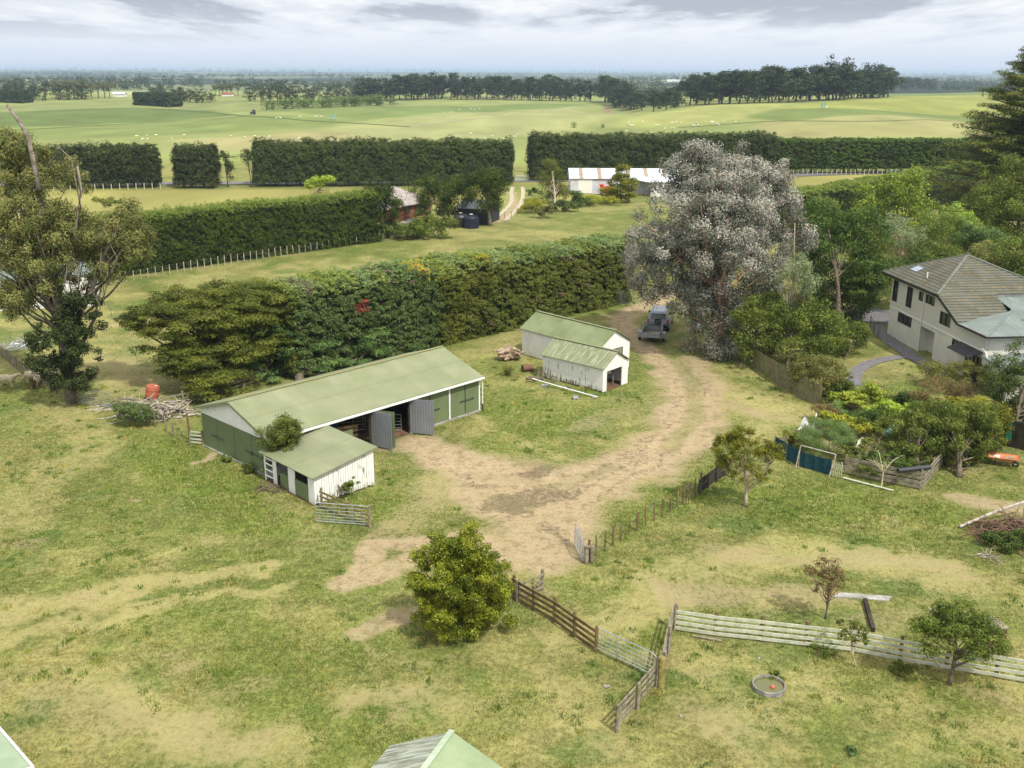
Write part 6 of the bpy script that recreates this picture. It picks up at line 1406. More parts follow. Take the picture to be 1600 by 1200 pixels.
picket_panel('leaning_gate', 'pale picket panel leaning on the blue green cloth', gp(1274, 733), gp(1292, 738), 1.0, 7)
picket_panel('picket_gate', 'pale picket gate standing right after the timber frame', gp(1303, 743), gp(1318, 746), 1.1, 5, seed=3)
rail_fence('post_and_rail_fence', 'thick grey rails enclosing the garden with a sharp corner', [gp(1322, 738), gp(1380, 750), gp(1440, 762)], 1.15, 4, .14, .2, 2.5, 'wood', 'wood', side=-1)
rail_fence('post_and_rail_fence', 'short grey rail side running back from the garden corner', [gp(1441, 762), gp(1458, 742), gp(1472, 726)], 1.15, 4, .12, .16, 2.5, 'wood', 'wood', side=-1)
mb = MB(); a, b_ = at(1406, 733, 1.25), at(1456, 727, 1.28); mb.tube([a, b_], .16, 14); mb.build('black_pipe', M['black']); tag(bpy.data.objects['black_pipe'], 'thick black plastic pipe resting on the garden rails', 'pipe')
mb = MB(); mb.beam(gp(1320, 746) + Vector((0, 0, .08)), gp(1398, 766) + Vector((0, 0, .08)), .14, .05); mb.build('plank', M['wood_pale']); tag(bpy.data.objects['plank'], 'long pale plank lying on grass before the garden rails', 'plank')
nt_ = root('netting', 'crumpled white netting heaped at the garden fence corner', 'netting', gp(1268, 676)); c_ = nt_.location; rg = random.Random(5)
n1_, n2_ = 16, 10; pts = {}
for i in range(n1_ + 1):
    for j in range(n2_ + 1):
        u_, v_ = i / n1_, j / n2_; hgt_ = .2 + 1.0 * math.exp(-((u_ - .25) / .16) ** 2) + 1.35 * math.exp(-((u_ - .7) / .18) ** 2)
        pts[i, j] = c_ + Vector(((u_ - .5) * 1.6, .25 * math.sin(u_ * 9) + (v_ - .5) * .9 * (1.2 - hgt_ * .3), hgt_ * (1 - abs(v_ - .5) * 2 * .95) + rg.uniform(-.05, .05)))
mb = MB()
for i in range(n1_):
    for j in range(n2_): mb.face([pts[i, j], pts[i + 1, j], pts[i + 1, j + 1], pts[i, j + 1]])
mb.build('net', plain('white_net', (.75, .76, .78), (.6, .62, .64), 6, .8, .3), nt_)
mb = MB()
rg = random.Random(8)
for (x, y, s) in ((1328, 708, .3), (1336, 700, .25), (1343, 691, .2)): q = at(x, y); mb.beam(q + Vector((0, 0, .12)), q + Vector((s * 3, s * 4, .14)), .12, .05)
mb.build('garden_edging', M['wood_pale']); tag(bpy.data.objects['garden_edging'], 'broken pale board edging in the vegetable garden', 'edging')
rockmesh('white_bag', 'small crumpled white bag on soil in the vegetable garden', gp(1348, 706), .28, M['white'], 9, 'bag', .5)
# wheelbarrow
wb = root('wheelbarrow', 'orange wheelbarrow tray filled with rubble beside the fruit tree', 'wheelbarrow', gp(1568, 724), .0); wb.rotation_euler = (0, 0, -.45); mb = MB()
b0 = [(-.5, -.32, .42), (.5, -.26, .38), (.5, .26, .38), (-.5, .32, .42)]; t0 = [(-.85, -.5, .62), (.9, -.42, .66), (.9, .42, .66), (-.85, .5, .62)]
mb.quadm(b0)
for i in range(4): j = (i + 1) % 4; mb.quadm([b0[i], b0[j], t0[j], t0[i]]); mb.quadm([tuple(Vector(v) * 1.02) for v in (t0[i], t0[j], b0[j], b0[i])])
mb.tube([t0[0], t0[1], t0[2], t0[3], t0[0]], .025, 6, cap=False)
mb.build('tray', plain('faded_orange', lin((214, 142, 98)), lin((196, 118, 76)), 2, .7, .1), wb, local=True)
for y_ in (-.22, .22): mb = MB(); mb.tube([(-1.3, y_ * 1.3, .62), (-.5, y_, .4), (.7, y_ * .4, .25)], .025, 6); mb.build('handle', M['wood'], wb, local=True); mb = MB(); mb.tube([(-.4, y_, .4), (-.45, y_ * 1.1, .02)], .02, 6); mb.build('leg', M['steel_dark'], wb, local=True)
mb = MB(); mb.lathe((.78, 0, .2), [(.08, -.05), (.2, -.05), (.22, 0), (.2, .05), (.08, .05)], 20, axis=Matrix.Rotation(PI / 2, 3, 'X')); mb.build('wheel', M['black'], wb, local=True)
for k, (x, y, s, mm) in enumerate(((-.35, .05, .2, 'white'), (.2, -.1, .16, 'rock'), (.45, .12, .17, 'rock'))):
    o = rockmesh('rubble', ['white lump in the wheelbarrow tray', 'grey lump in the middle of the wheelbarrow tray', 'grey lump at the front of the wheelbarrow tray'][k], (0, 0, 0), s, M[mm], 20 + k, 'rubble')
    o.location = Matrix.LocRotScale(wb.location, wb.rotation_euler, None) @ Vector((x, y, .52))
for k, (x, y, c_, lab) in enumerate(((1505, 712, 'blue_tarp', 'blue bucket half hidden below the leafy fruit tree'), (1548, 700, 'blue_tarp', 'little blue pail beside the orange wheelbarrow'), (1512, 728, 'black', 'black bucket in shade under the fruit tree'))):
    mb = MB(); p = gp(x, y); mb.lathe(p, [(.0, .02), (.16, .0), (.22, .38), (.24, .39), (.2, .37), (.14, .04), (0, .03)], 16); o = mb.build('bucket', M[c_]); tag(o, lab, 'bucket')
# brush pile lower right
def heap(name, label, c, rx, ry, h, n, m_, seed=1, lmin=.6, lmax=1.8, r0=.03, cat='brush heap'):
    rg = random.Random(seed); r = root(name, label, cat, c); mb = MB(); c = Vector(c)
    for k in range(n):
        a = rg.random() * 2 * PI; q = math.sqrt(rg.random()); p = c + Vector((math.cos(a) * rx * q, math.sin(a) * ry * q, h * (1 - q * q) * rg.random() + .05)); d = Vector((rg.gauss(0, 1), rg.gauss(0, 1), rg.gauss(0, .3))).normalized() * rg.uniform(lmin, lmax)
        mid = p + d * .5 + Vector((rg.gauss(0, .1), rg.gauss(0, .1), rg.gauss(0, .08))); e_ = p + d; e_.z = max(e_.z, .05); mid.z = max(mid.z, .05)
        rr = r0 * rg.uniform(.4, 1.5); mb.tube([p, mid, e_], [rr, rr * .7, rr * .25], 5, cap=False)
    mb.build('branches' if 0 else 'brushwood', m_, r); return r
heap('brush_heap', 'heap of brown cut branches at the paddock edge under a pale pole', gp(1590, 835), 2.2, 1.6, 1.0, 420, plain('brushwood', lin((134, 108, 88)), lin((96, 78, 64)), 4, .95, .2), 3)
T('nettle_patch', 'dark green nettles growing round the cut branch heap', (1580, 850), [(1572, 842, 26, 12), (1600, 850, 30, 14), (1550, 838, 12, 8), (1600, 830, 20, 10)], 48, 9000, .12, .06, 'f_dark', ncl=90, rcl=.25, tr=.02, seed=80, ntip=4, zmin=.0)
heap('dead_branch', 'bleached fan of twigs sticking out of the nettles', gp(1543, 868), .35, .3, .2, 26, M['dead'], 5, .5, 1.0, .018, 'branch')
mb = MB(); mb.tube([at(1503, 820, .1), at(1555, 798, .6), at(1620, 775, 1.2)], [.08, .085, .09], 8); mb.build('pale_pole', M['dead']); tag(bpy.data.objects['pale_pole'], 'long pale pole lying over the cut branch heap', 'pole')
heap('dead_branch', 'jagged silver dead branches piled beside the red barrel', gp(245, 652), 2.6, 1.0, 1.1, 110, M['dead'], 6, .8, 2.2, .07, 'branch')
heap('dead_branch', 'grey driftwood like logs between gate and red barrel', gp(205, 640), 2.2, .8, .4, 40, M['dead'], 7, .8, 2.0, .07, 'branch')
heap('dead_branch', 'small pile of broken sticks at the stock shed corner', gp(425, 768), 1.1, .5, .25, 40, M['bark'], 9, .3, .9, .035, 'branch')
heap('scrap_heap', 'pale scrap and wire behind the batten fence near the sheep', gp(36, 545), 2.0, 1.6, .5, 70, M['galv'], 8, .5, 1.8, .03, 'scrap heap')
rl_ = rail_fence('loading_ramp', 'small brown timber ramp against the batten fence beside sheep', [gp(52, 612), gp(66, 600)], .8, 4, .14, .16, 1.0, 'wood_brown', 'wood_brown', cat='ramp')
# red barrel
mb = MB(); p = gp(240, 626); br_ = root('barrel', 'orange red plastic barrel leaning on the dead branches', 'barrel', p); ax = Matrix.Rotation(.18, 3, 'Y')
mb.lathe(p + Vector((0, 0, .15)), [(0, 0), (.48, 0), (.5, .05), (.5, .3), (.53, .33), (.5, .36), (.5, .7), (.53, .73), (.5, .76), (.49, .92), (.46, .94), (0, .93)], 24, axis=ax); mb.build('drum_body', M['orange'], br_, smooth=False)
mb = MB(); mb.lathe(p + ax @ Vector((.2, .1, .92)) + Vector((0, 0, .17)), [(.0, .03), (.06, .03), (.07, 0)], 10); mb.build('cap', M['white'], br_)
# trough with orange ball
tp = gp(1205, 1074); tr_ = root('water_trough', 'round concrete water trough with green water in the front paddock', 'trough', tp); mb = MB()
mb.lathe(tp, [(.66, -.05), (.67, .0), (.67, .2), (.66, .22), (.62, .22), (.61, .2), (.60, .05)], 40); mb.build('rim', M['rock'], tr_, smooth=False)
m, nt, b, o = newmat('pond_water'); b.inputs['Base Color'].default_value = rgba(lin((96, 96, 52))); b.inputs['Roughness'].default_value = .08; b.inputs['Specular IOR Level'].default_value = .6
mb = MB(); mb.lathe(tp, [(0, .12), (.61, .12)], 40); mb.build('water_surface', m, tr_)
bm_ = MB(); bm_.lathe(tp + Vector((.12, -.12, .14)), [(0.001, -.1)] + [(.1 * math.cos(a), .1 * math.sin(a)) for a in np.linspace(-1.4, 1.4, 9)] + [(0.001, .1)], 14); o = bm_.build('float_ball', M['orange'], smooth=True); tag(o, 'bright orange ball floating in the round trough', 'ball')
# concrete strip, edging beam, timber by the spreading tree
mb = MB(); q = [gp(1304, 932), gp(1392, 937), gp(1398, 930), gp(1316, 925)]
for v in q: v.z = gz(v.x, v.y) + .04
mb.slab(q, .1); mb.build('concrete_strip', M['concrete']); tag(bpy.data.objects['concrete_strip'], 'flat grey concrete strip in the grass beyond the pale fence', 'slab')
mb = MB(); mb.beam(gp(1355, 938) + Vector((0, 0, .1)), gp(1368, 985) + Vector((0, 0, .1)), .18, .2); mb.build('sleeper', M['dark_in']); tag(bpy.data.objects['sleeper'], 'dark timber sleeper running from concrete strip to fence', 'sleeper')
mb = MB(); mb.beam(gp(1084, 990) + Vector((0, -.2, .06)), gp(1130, 998) + Vector((0, -.2, .06)), .1, .04); mb.build('fallen_batten', M['wood']); tag(bpy.data.objects['fallen_batten'], 'grey batten lying at the foot of the pale fence', 'plank')
cr_ = root('timber_crib', 'small brown timber crib standing behind the spreading tree', 'crib', gp(1548, 1000)); c_ = cr_.location
for k in range(4):
    mb = MB(); a = k * PI / 2 + .2; d = Vector((math.cos(a), math.sin(a), 0)) * .45; e_ = Vector((-math.sin(a), math.cos(a), 0)) * .5
    for zz in (.15, .45, .75): mb.beam(c_ + d - e_ + Vector((0, 0, zz)), c_ + d + e_ + Vector((0, 0, zz)), .04, .2)
    mb.build('side_panel', M['wood_brown'], cr_)
mb = MB(); mb.box((c_.x, c_.y, .9), (1.05, 1.0, .05), .2); mb.build('lid', M['wood'], cr_)
for k, (x, y, s) in enumerate(((1452, 960, 1.0), )):
    mb = MB(); p = gp(1456, 985); mb.tube([p - Vector((0, 0, .1)), p + Vector((0, 0, 1.15))], [.13, .12], 9); mb.build('post', M['wood']); tag(bpy.data.objects[[z_.name for z_ in bpy.data.objects if z_.name.startswith('post') and z_.parent is None and 'label' not in z_ and z_.type == 'MESH'][-1]], 'single round grey post at the edge of the spreading tree crown', 'post')
for k, (x, y, s) in enumerate(((952, 1072, .12), (1190, 1028, .1), (1068, 1118, .09))): rockmesh('rock', ['flat grey stone in grass before the silver meshed gate', 'pale stone between pale fence and trough', 'small pale stone left of the trough in grass'][k].replace('left of', 'below'), gp(x, y), s, M['rock'], 40 + k, rz=k)
# the muddy yard stones
for k in range(0):
    rg = random.Random(100 + k); x, y = rg.uniform(640, 1060), rg.uniform(650, 850)
    p = at(x, y); d_ = ground_masks(np.array([p.x]), np.array([p.y]))[0][0]
    if d_ > .5: rockmesh('clod', 'dark clod of dried mud scattered on the dirt yard', p, rg.uniform(.07, .15), M['bark'], 200 + k, 'clod', .5, 'mud clods scattered over the dirt yard', rz=k)

# ============================================================ sheep
def voxel(o, size):
    md = o.modifiers.new('v', 'REMESH'); md.mode = 'VOXEL'; md.voxel_size = size; md.use_smooth_shade = True
    dg = bpy.context.evaluated_depsgraph_get(); me = bpy.data.meshes.new_from_object(o.evaluated_get(dg)); me.name = 'sheep_body'; o.modifiers.clear(); old = o.data; mt = old.materials[0]; o.data = me
    me.materials.clear(); me.materials.append(mt); return o
def ell(mb, c, r, rot=0., n=12):
    prof = [(max(.001, math.cos(a)), math.sin(a)) for a in np.linspace(-PI / 2, PI / 2, 9)]
    base = len(mb.v)
    for q, z_ in prof:
        for k in range(n):
            t_ = 2 * PI * k / n; v = Vector((q * math.cos(t_) * r[0], q * math.sin(t_) * r[1], z_ * r[2])); v = Matrix.Rotation(rot, 3, 'Y') @ v; mb.v.append(tuple(Vector(c) + v))
    for i in range(8):
        for k in range(n): k2 = (k + 1) % n; mb.f.append((base + i * n + k, base + i * n + k2, base + (i + 1) * n + k2, base + (i + 1) * n + k)); mb.m.append(0)
M['wool'] = plain('wool', lin((214, 200, 172)), lin((186, 170, 142)), 8, .95, .5)
M['wool_far'] = plain('wool_far', lin((222, 216, 198)), lin((206, 198, 180)), 8, .95, .0)
def sheep_mesh(graze):
    mb = MB(); ell(mb, (0, 0, .62), (.52, .24, .25)); ell(mb, (.3, 0, .60), (.26, .22, .25)); ell(mb, (-.34, 0, .62), (.24, .23, .25))
    hx, hz = (.80, .28) if graze else (.86, .88)
    mb.tube([(.42, 0, .68), (.62, 0, (.68 + hz) / 2), (hx - .02, 0, hz)], [.17, .12, .09], 10)
    ell(mb, (hx + .06, 0, hz - .03), (.14, .07, .075), .5 if not graze else 1.1)
    for s_ in (-1, 1): ell(mb, (hx - .02, .1 * s_, hz + .02), (.04, .08, .025))
    for x_, y_ in ((.34, .13), (.34, -.13)): mb.tube([(x_, y_, .55), (x_ + .01, y_, .28), (x_, y_, .02)], [.075, .042, .035], 8)
    for x_, y_ in ((-.4, .13), (-.4, -.13)): mb.tube([(x_, y_, .58), (x_ + .07, y_, .42), (x_ - .05, y_, .26), (x_ - .01, y_, .02)], [.11, .07, .04, .035], 8)
    ell(mb, (-.58, 0, .56), (.05, .05, .12))
    return mb
bpy.context.view_layer.update()
for k, (x, y, rz, gr_, lab) in enumerate(((14, 608, .05, False, 'pale sheep standing apart in front of the batten fence'), (56, 602, 2.9, True, 'sheep grazing in the middle beside the timber ramp'), (72, 607, .35, False, 'sheep under the old gum with head raised toward the trunk'))):
    o = sheep_mesh(gr_).build('sheep', M['wool']); voxel(o, .035); o.location = gp(x, y); o.rotation_euler = (0, 0, rz); o.scale = (1.2,) * 3; tag(o, lab, 'sheep', 'sheep under the old gum')
sm = sheep_mesh(True).build('sheep', M['wool_far']); voxel(sm, .09); first = True; rg = random.Random(9)
spots = []
def flock(n, x0, x1, y0, y1): 
    for _ in range(n): spots.append((rg.uniform(x0, x1), rg.uniform(y0, y1)))
flock(12, 700, 850, 210, 222); flock(7, 205, 300, 215, 223); flock(14, 980, 1100, 191, 202); flock(12, 1060, 1150, 190, 197); flock(8, 430, 520, 184, 188); flock(8, 690, 760, 170, 178); flock(6, 360, 470, 216, 222); flock(6, 840, 1040, 205, 222)
SP = []
for k, (x, y) in enumerate(spots):
    o = sm if k == 0 else sm.copy()
    if k: COL.objects.link(o)
    p = at(x, y); o.location = p; o.rotation_euler = (0, 0, rg.random() * 6.3); s = rg.uniform(.8, 1.1); o.scale = (s, s, s)
    tag(o, 'tiny white sheep grazing on the open fields beyond the pine belts', 'sheep', 'sheep scattered over the far fields')

# ============================================================ car and trailer
pc = at(1038, 512); pt = at(1022, 531); hd = math.atan2(-(at(1042, 488).x - pt.x), (at(1042, 488).y - pt.y))   # heading rotation from +Y
carp = root('parked_car', 'silver grey four wheel drive car parked under the gum with a trailer', 'car', (pc.x - .15, pc.y + .9, 0), hd); carp.scale = (1.13,) * 3
paint = plain('silver_paint', lin((142, 150, 166)), lin((132, 140, 156)), .5, .3, 0, metal=.35, spec=.6); paint2 = plain('dark_trim', lin((44, 46, 52)), lin((36, 38, 44)), 2, .5, 0)
def prism(mb, prof, hw_, hwt, ztop, mi=0):
    """side outline (y, z) extruded across x, narrower towards the top"""
    def w_(z_): return hw_ if z_ < 1.0 else hw_ + (hwt - hw_) * min(1, (z_ - 1.0) / (ztop - 1.0))
    L_ = [(-w_(z_), y_, z_) for y_, z_ in prof]; R_ = [(w_(z_), y_, z_) for y_, z_ in prof]
    mb.face(L_, mi); mb.face(R_[::-1], mi)
    for i in range(len(prof)):
        j = (i + 1) % len(prof); mb.face([L_[j], L_[i], R_[i], R_[j]], mi)
body = [(-2.3, .45), (-2.32, .8), (-2.28, 1.02), (-2.2, 1.06), (-2.05, 1.62), (-1.9, 1.76), (.1, 1.80), (.4, 1.74), (1.05, 1.12), (2.05, 1.0), (2.3, .85), (2.34, .45), (1.95, .38), (-1.9, .38)]
mb = MB(); prism(mb, body, .92, .70, 1.8); o = mb.build('body', paint, carp, local=True, bevel=.05)
mb = MB(); mb.face([(-.66, -2.225, 1.1), (.66, -2.225, 1.1), (.60, -2.075, 1.60), (-.60, -2.075, 1.60)]); mb.build('rear_window', M['glass'], carp, local=True)
mb = MB(); mb.face([(.72, 1.09, 1.12), (-.72, 1.09, 1.12), (-.64, .46, 1.72), (.64, .46, 1.72)]); mb.build('windscreen', M['glass'], carp, local=True)
for s_ in (-1, 1):
    for y0_, y1_, y0t, y1t in ((-1.95, -1.15, -1.82, -1.15), (-1.08, -.2, -1.08, -.2), (-.12, .85, -.12, .42)):
        def X_(z_): return s_ * (.92 + (.70 - .92) * (z_ - 1.0) / .8 + .012)
        q = [(X_(1.1), y0_, 1.1), (X_(1.1), y1_, 1.1), (X_(1.65), y1t, 1.65), (X_(1.65), y0t, 1.65)]; mb = MB(); mb.face(q if s_ > 0 else q[::-1]); mb.build('side_window', M['glass'], carp, local=True)
    mb = MB(); mb.box((s_ * .82, -2.33, .98), (.16, .08, .36)); mb.build('tail_light', plain('tail_red', lin((190, 30, 34)), lin((170, 24, 28)), 3, .3, 0, spec=.6), carp, local=True)
    mb = MB(); mb.box((s_ * 1.04, .55, 1.14), (.22, .12, .18)); mb.build('mirror', paint2, carp, local=True, bevel=.02)
    for y_ in (-1.45, 1.4):
        mb = MB(); mb.lathe((s_ * .82, y_, .37), [(.1, -.12), (.34, -.12), (.37, -.06), (.37, .06), (.34, .12), (.1, .12)], 24, axis=Matrix.Rotation(PI / 2, 3, 'Y')); w_ = mb.build('wheel', M['black'], carp, local=True)
        mb = MB(); mb.lathe((s_ * .83, y_, .37), [(.0, .11 * s_), (.2, .125 * s_), (.23, .11 * s_)], 16, axis=Matrix.Rotation(PI / 2, 3, 'Y')); mb.build('rim', M['galv'], w_, local=True)
    mb = MB(); mb.tube([(s_ * .62, -1.8, 1.84), (s_ * .62, .1, 1.86)], .025, 6); mb.build('roof_rail', M['galv'], carp, local=True)
mb = MB(); mb.box((0, -2.38, .55), (1.7, .14, .2)); mb.build('bumper', paint2, carp, local=True, bevel=.03)
mb = MB(); mb.box((0, -2.335, .84), (.38, .03, .13)); mb.build('number_plate', M['white'], carp, local=True)
mb = MB(); mb.lathe((0, -2.42, .98), [(.05, -.08), (.28, -.09), (.31, 0), (.28, .09), (.05, .08)], 22, axis=Matrix.Rotation(PI / 2, 3, 'X')); mb.build('spare_wheel', M['black'], carp, local=True)
trp = root('cage_trailer', 'galvanised cage trailer hitched behind the silver grey car', 'trailer', (pt.x - .1, pt.y + .1, 0), hd); trp.scale = (1.13,) * 3
M['trailer'] = plain('trailer_steel', lin((164, 170, 176)), lin((134, 140, 146)), 5, .5, .1, metal=.4, spec=.4)
mb = MB(); mb.box((0, 0, .52), (1.5, 2.4, .06)); mb.build('tray_floor', plain('ply_floor', lin((128, 112, 98)), lin((104, 92, 82)), 3, .9, .1), trp, local=True)
for s_ in (-1, 1): mb = MB(); mb.box((s_ * .76, 0, .72), (.03, 2.44, .38)); mb.build('side_panel', M['trailer'], trp, local=True)
for y_ in (-1.22, 1.22): mb = MB(); mb.box((0, y_, .72), (1.5, .03, .38)); mb.build('tailboard', M['trailer'], trp, local=True)
for s_ in (-1, 1):
    mb = MB()
    for z_ in (1.0, 1.2, 1.38): mb.tube([(s_ * .76, -.3, z_), (s_ * .76, 1.22, z_)], .015, 5)
    for y_ in np.linspace(-.3, 1.22, 7): mb.tube([(s_ * .76, y_, .9), (s_ * .76, y_, 1.38)], .012, 5)
    mb.build('cage_side', M['trailer'], trp, local=True)
    mb = MB(); mb.lathe((s_ * .98, -.1, .33), [(.08, -.1), (.31, -.1), (.33, 0), (.31, .1), (.08, .1)], 20, axis=Matrix.Rotation(PI / 2, 3, 'Y')); mb.build('wheel', M['black'], trp, local=True)
    mb = MB()
    for i in range(8): a0, a1 = PI * i / 8, PI * (i + 1) / 8; mb.box((s_ * .98, -.1 + .43 * math.cos((a0 + a1) / 2), .36 + .40 * math.sin((a0 + a1) / 2)), (.3, .19, .02 + .14 * abs(math.cos((a0 + a1) / 2))))
    mb.build('mudguard', M['trailer'], trp, local=True)
mb = MB()
for z_ in (1.0, 1.2, 1.38): mb.tube([(-.76, 1.22, z_), (.76, 1.22, z_)], .015, 5)
for x_ in np.linspace(-.76, .76, 7): mb.tube([(x_, 1.22, .9), (x_, 1.22, 1.38)], .012, 5)
mb.build('cage_front', M['trailer'], trp, local=True)
mb = MB(); mb.tube([(-.5, 1.2, .48), (0, 2.1, .46)], .03, 6); mb.tube([(.5, 1.2, .48), (0, 2.1, .46)], .03, 6); mb.build('drawbar', M['trailer'], trp, local=True)
mb = MB(); mb.box((.4, -.75, .72), (.5, .5, .3)); o = mb.build('load_box', M['rock'], None); o.location = trp.location; o.rotation_euler = (0, 0, hd); o.scale = (1.13,) * 3; tag(o, 'pale box lying in the tray of the cage trailer', 'box')

# ============================================================ middle distance
bh = root('brick_house', 'low red brick house with grey tiled roof behind trimmed trees', 'house', at(655, 330))
bp = at(628, 345); b2 = at(660, 338); bu = (b2 - bp).normalized(); BU = (bu.x, bu.y); bq = (bp.x - bu.x * 4, bp.y - bu.y * 4)
M['brick'] = plain('red_brick', lin((148, 96, 74)), lin((126, 80, 62)), 4, .9, .1); M['tile_grey'] = plain('grey_tiles', lin((164, 154, 150)), lin((140, 132, 128)), 1.2, .9, .2)
LBk = 13.
mb = MB(); wallbox(mb, bq, BU, 0, LBk, 0, 2.4, 0, .2); wallbox(mb, bq, BU, 0, .2, 0, 2.4, .21, 9); wallbox(mb, bq, BU, LBk - .2, LBk, 0, 2.4, .21, 9); wallbox(mb, bq, BU, .21, LBk - .21, 0, 2.4, 8.8, 9); mb.build('wall', M['brick'], bh)
def X2(s_, t_, z_): return xy(bq, BU, s_, t_, z_)
e1, e2, e3, e4 = X2(-.6, -.6, 2.4), X2(LBk + .6, -.6, 2.4), X2(LBk + .6, 9.6, 2.4), X2(-.6, 9.6, 2.4); r1, r2 = X2(4.5, 4.5, 5.0), X2(LBk - 4.5, 4.5, 5.0)
mb = MB(); mb.slab([e1, e2, r2, r1], .1); mb.slab([e2, e3, r2], .1); mb.slab([e3, e4, r1, r2], .1); mb.slab([e4, e1, r1], .1); mb.build('roof', M['tile_grey'], bh)
for a in (5.2, 8.2, 10.6): mb = MB(); wallbox(mb, bq, BU, a, a + 1.5, .9, 2.0, -.05, -.01); w_ = mb.build('window', M['frame'], bh); mb = MB(); wallbox(mb, bq, BU, a + .08, a + 1.42, .98, 1.92, -.07, -.051); mb.build('pane', M['glass'], w_)
mb = MB(); mb.tube([X2(3, 4, 3.9), X2(3, 4, 5.4)], .25, 8); mb.build('chimney', M['concrete'], bh)
mb = MB(); q = [at(610, 356, .05), at(640, 362, .05), at(668, 345, .05), at(640, 342, .05)]; mb.slab(q, .1); mb.build('patio', M['concrete']); tag(bpy.data.objects['patio'], 'pale paved terrace in front of the brick house', 'terrace')
db = root('black_shed', 'dark steel shed between two trimmed trees', 'shed', at(745, 345)); dp = at(716, 350); d2_ = at(762, 352); du = (d2_ - dp).normalized(); DU = (du.x, du.y); dl = (d2_ - dp).length
mb = MB(); wallbox(mb, (dp.x, dp.y), DU, 0, dl, 0, 2.6, 0, .1); wallbox(mb, (dp.x, dp.y), DU, 0, .1, 0, 2.6, .11, 7); wallbox(mb, (dp.x, dp.y), DU, dl - .1, dl, 0, 2.6, .11, 7); wallbox(mb, (dp.x, dp.y), DU, .11, dl - .11, 0, 2.6, 6.9, 7); mb.build('wall', plain('black_cladding', lin((52, 54, 60)), lin((44, 46, 52)), 1, .6, .05), db)
mb = MB(); mb.slab([xy((dp.x, dp.y), DU, -.2, -.2, 2.62), xy((dp.x, dp.y), DU, dl + .2, -.2, 2.62), xy((dp.x, dp.y), DU, dl + .2, 3.5, 3.6), xy((dp.x, dp.y), DU, -.2, 3.5, 3.6)], .05); mb.slab([xy((dp.x, dp.y), DU, -.2, 3.5, 3.6), xy((dp.x, dp.y), DU, dl + .2, 3.5, 3.6), xy((dp.x, dp.y), DU, dl + .2, 7.2, 2.62), xy((dp.x, dp.y), DU, -.2, 7.2, 2.62)], .05); mb.build('roof', plain('zinc_roof', lin((196, 204, 214)), lin((176, 184, 194)), 1, .5, .05), db)
for k, (x, y) in enumerate(((722, 352), (738, 354))):
    p = at(x, y); q = root('water_tank', ['black round tank beside the dark steel shed', 'dark blue tank with pale lid beside the dark shed'][k], 'tank', p); mb = MB(); mb.lathe(p + Vector((0, -1.6, 0)), [(0, 0), (1.2, 0), (1.22, 1.6), (1.0, 1.9), (.25, 2.05), (.25, 2.15), (0, 2.15)], 20); mb.build('shell', M['black'] if k == 0 else plain('navy', lin((36, 42, 60)), lin((32, 36, 52)), 1, .5, 0), q); mb = MB(); mb.lathe(p + Vector((0, -1.6, 2.16)), [(0, .08), (.3, .06), (.3, 0)], 12); mb.build('lid', M['white'], q)
def trimmed(label, base, blobs, Y, seed, n=16000):
    T('trimmed_tree', label, base, blobs, Y, n, .34, .11, 'f_hedge_dark', 'bark_pale', ncl=130, rcl=1.0, tr=.26, seed=seed, flat=.9, shell=.28, inner=.12, th=.55)
trimmed('clipped broad dome tree with clear trunk beside the brick house', (704, 347), [(688, 310, 38, 24), (665, 300, 22, 18), (714, 306, 24, 24), (690, 296, 36, 14), (700, 330, 22, 8)], 165, 90)
trimmed('clipped block shaped tree with clear pale trunk by the dark shed', (767, 352), [(758, 298, 29, 24), (740, 290, 16, 18), (776, 292, 16, 18), (757, 284, 28, 12), (765, 318, 16, 8)], 162, 91)
T('garden_shrub', 'long low mounded hedge in front of the brick house', (650, 372), [(640, 362, 34, 10), (670, 356, 34, 10), (700, 350, 24, 8), (615, 372, 16, 8)], 150, 12000, .3, .14, 'f_mid', ncl=90, rcl=.7, tr=.06, seed=92, ntip=4)
T('garden_shrub', 'round green bush between brick house and dome tree', (662, 345), [(664, 338, 14, 10), (672, 345, 12, 8)], 162, 2500, .3, .14, 'f_mid', ncl=24, rcl=.6, tr=.06, seed=93, ntip=4)
T('willow_tree', 'soft grey green willow beside the driveway near silver shed', (868, 322), [(865, 285, 24, 24), (862, 265, 16, 14), (878, 295, 16, 20), (852, 300, 14, 18)], 192, 8000, .36, .09, 'f_cypress', 'bark_pale', ncl=80, rcl=.9, tr=.2, seed=94, hang=.3)
T('round_green_tree', 'fresh green conical tree before the silver shed', (970, 313), [(970, 293, 22, 20), (970, 272, 14, 14), (960, 300, 18, 14), (982, 298, 16, 14)], 193, 9000, .36, .16, 'f_round', 'bark', ncl=80, rcl=.8, tr=.2, seed=95)
T('garden_shrub', 'dark bush at the foot of the willow', (880, 328), [(876, 320, 14, 8), (892, 324, 14, 8)], 180, 2200, .3, .14, 'f_dark', ncl=24, rcl=.6, tr=.06, seed=96, ntip=4)
T('garden_shrub', 'dark bush between willow and silver shed', (908, 320), [(904, 308, 12, 12), (916, 316, 12, 8)], 188, 2200, .3, .14, 'f_dark', ncl=24, rcl=.6, tr=.06, seed=97, ntip=4)
T('garden_shrub', 'yellow green bush along the post row below the willow', (860, 332), [(856, 328, 14, 6), (840, 330, 10, 5)], 172, 1800, .3, .14, 'f_olive', ncl=20, rcl=.5, tr=.06, seed=98, ntip=4)
T('garden_shrub', 'small dark round bush beside the gravel driveway', (833, 308), [(833, 302, 9, 7)], at(833, 306).y, 900, .3, .14, 'f_dark', ncl=10, rcl=.6, tr=.06, seed=99, ntip=3)
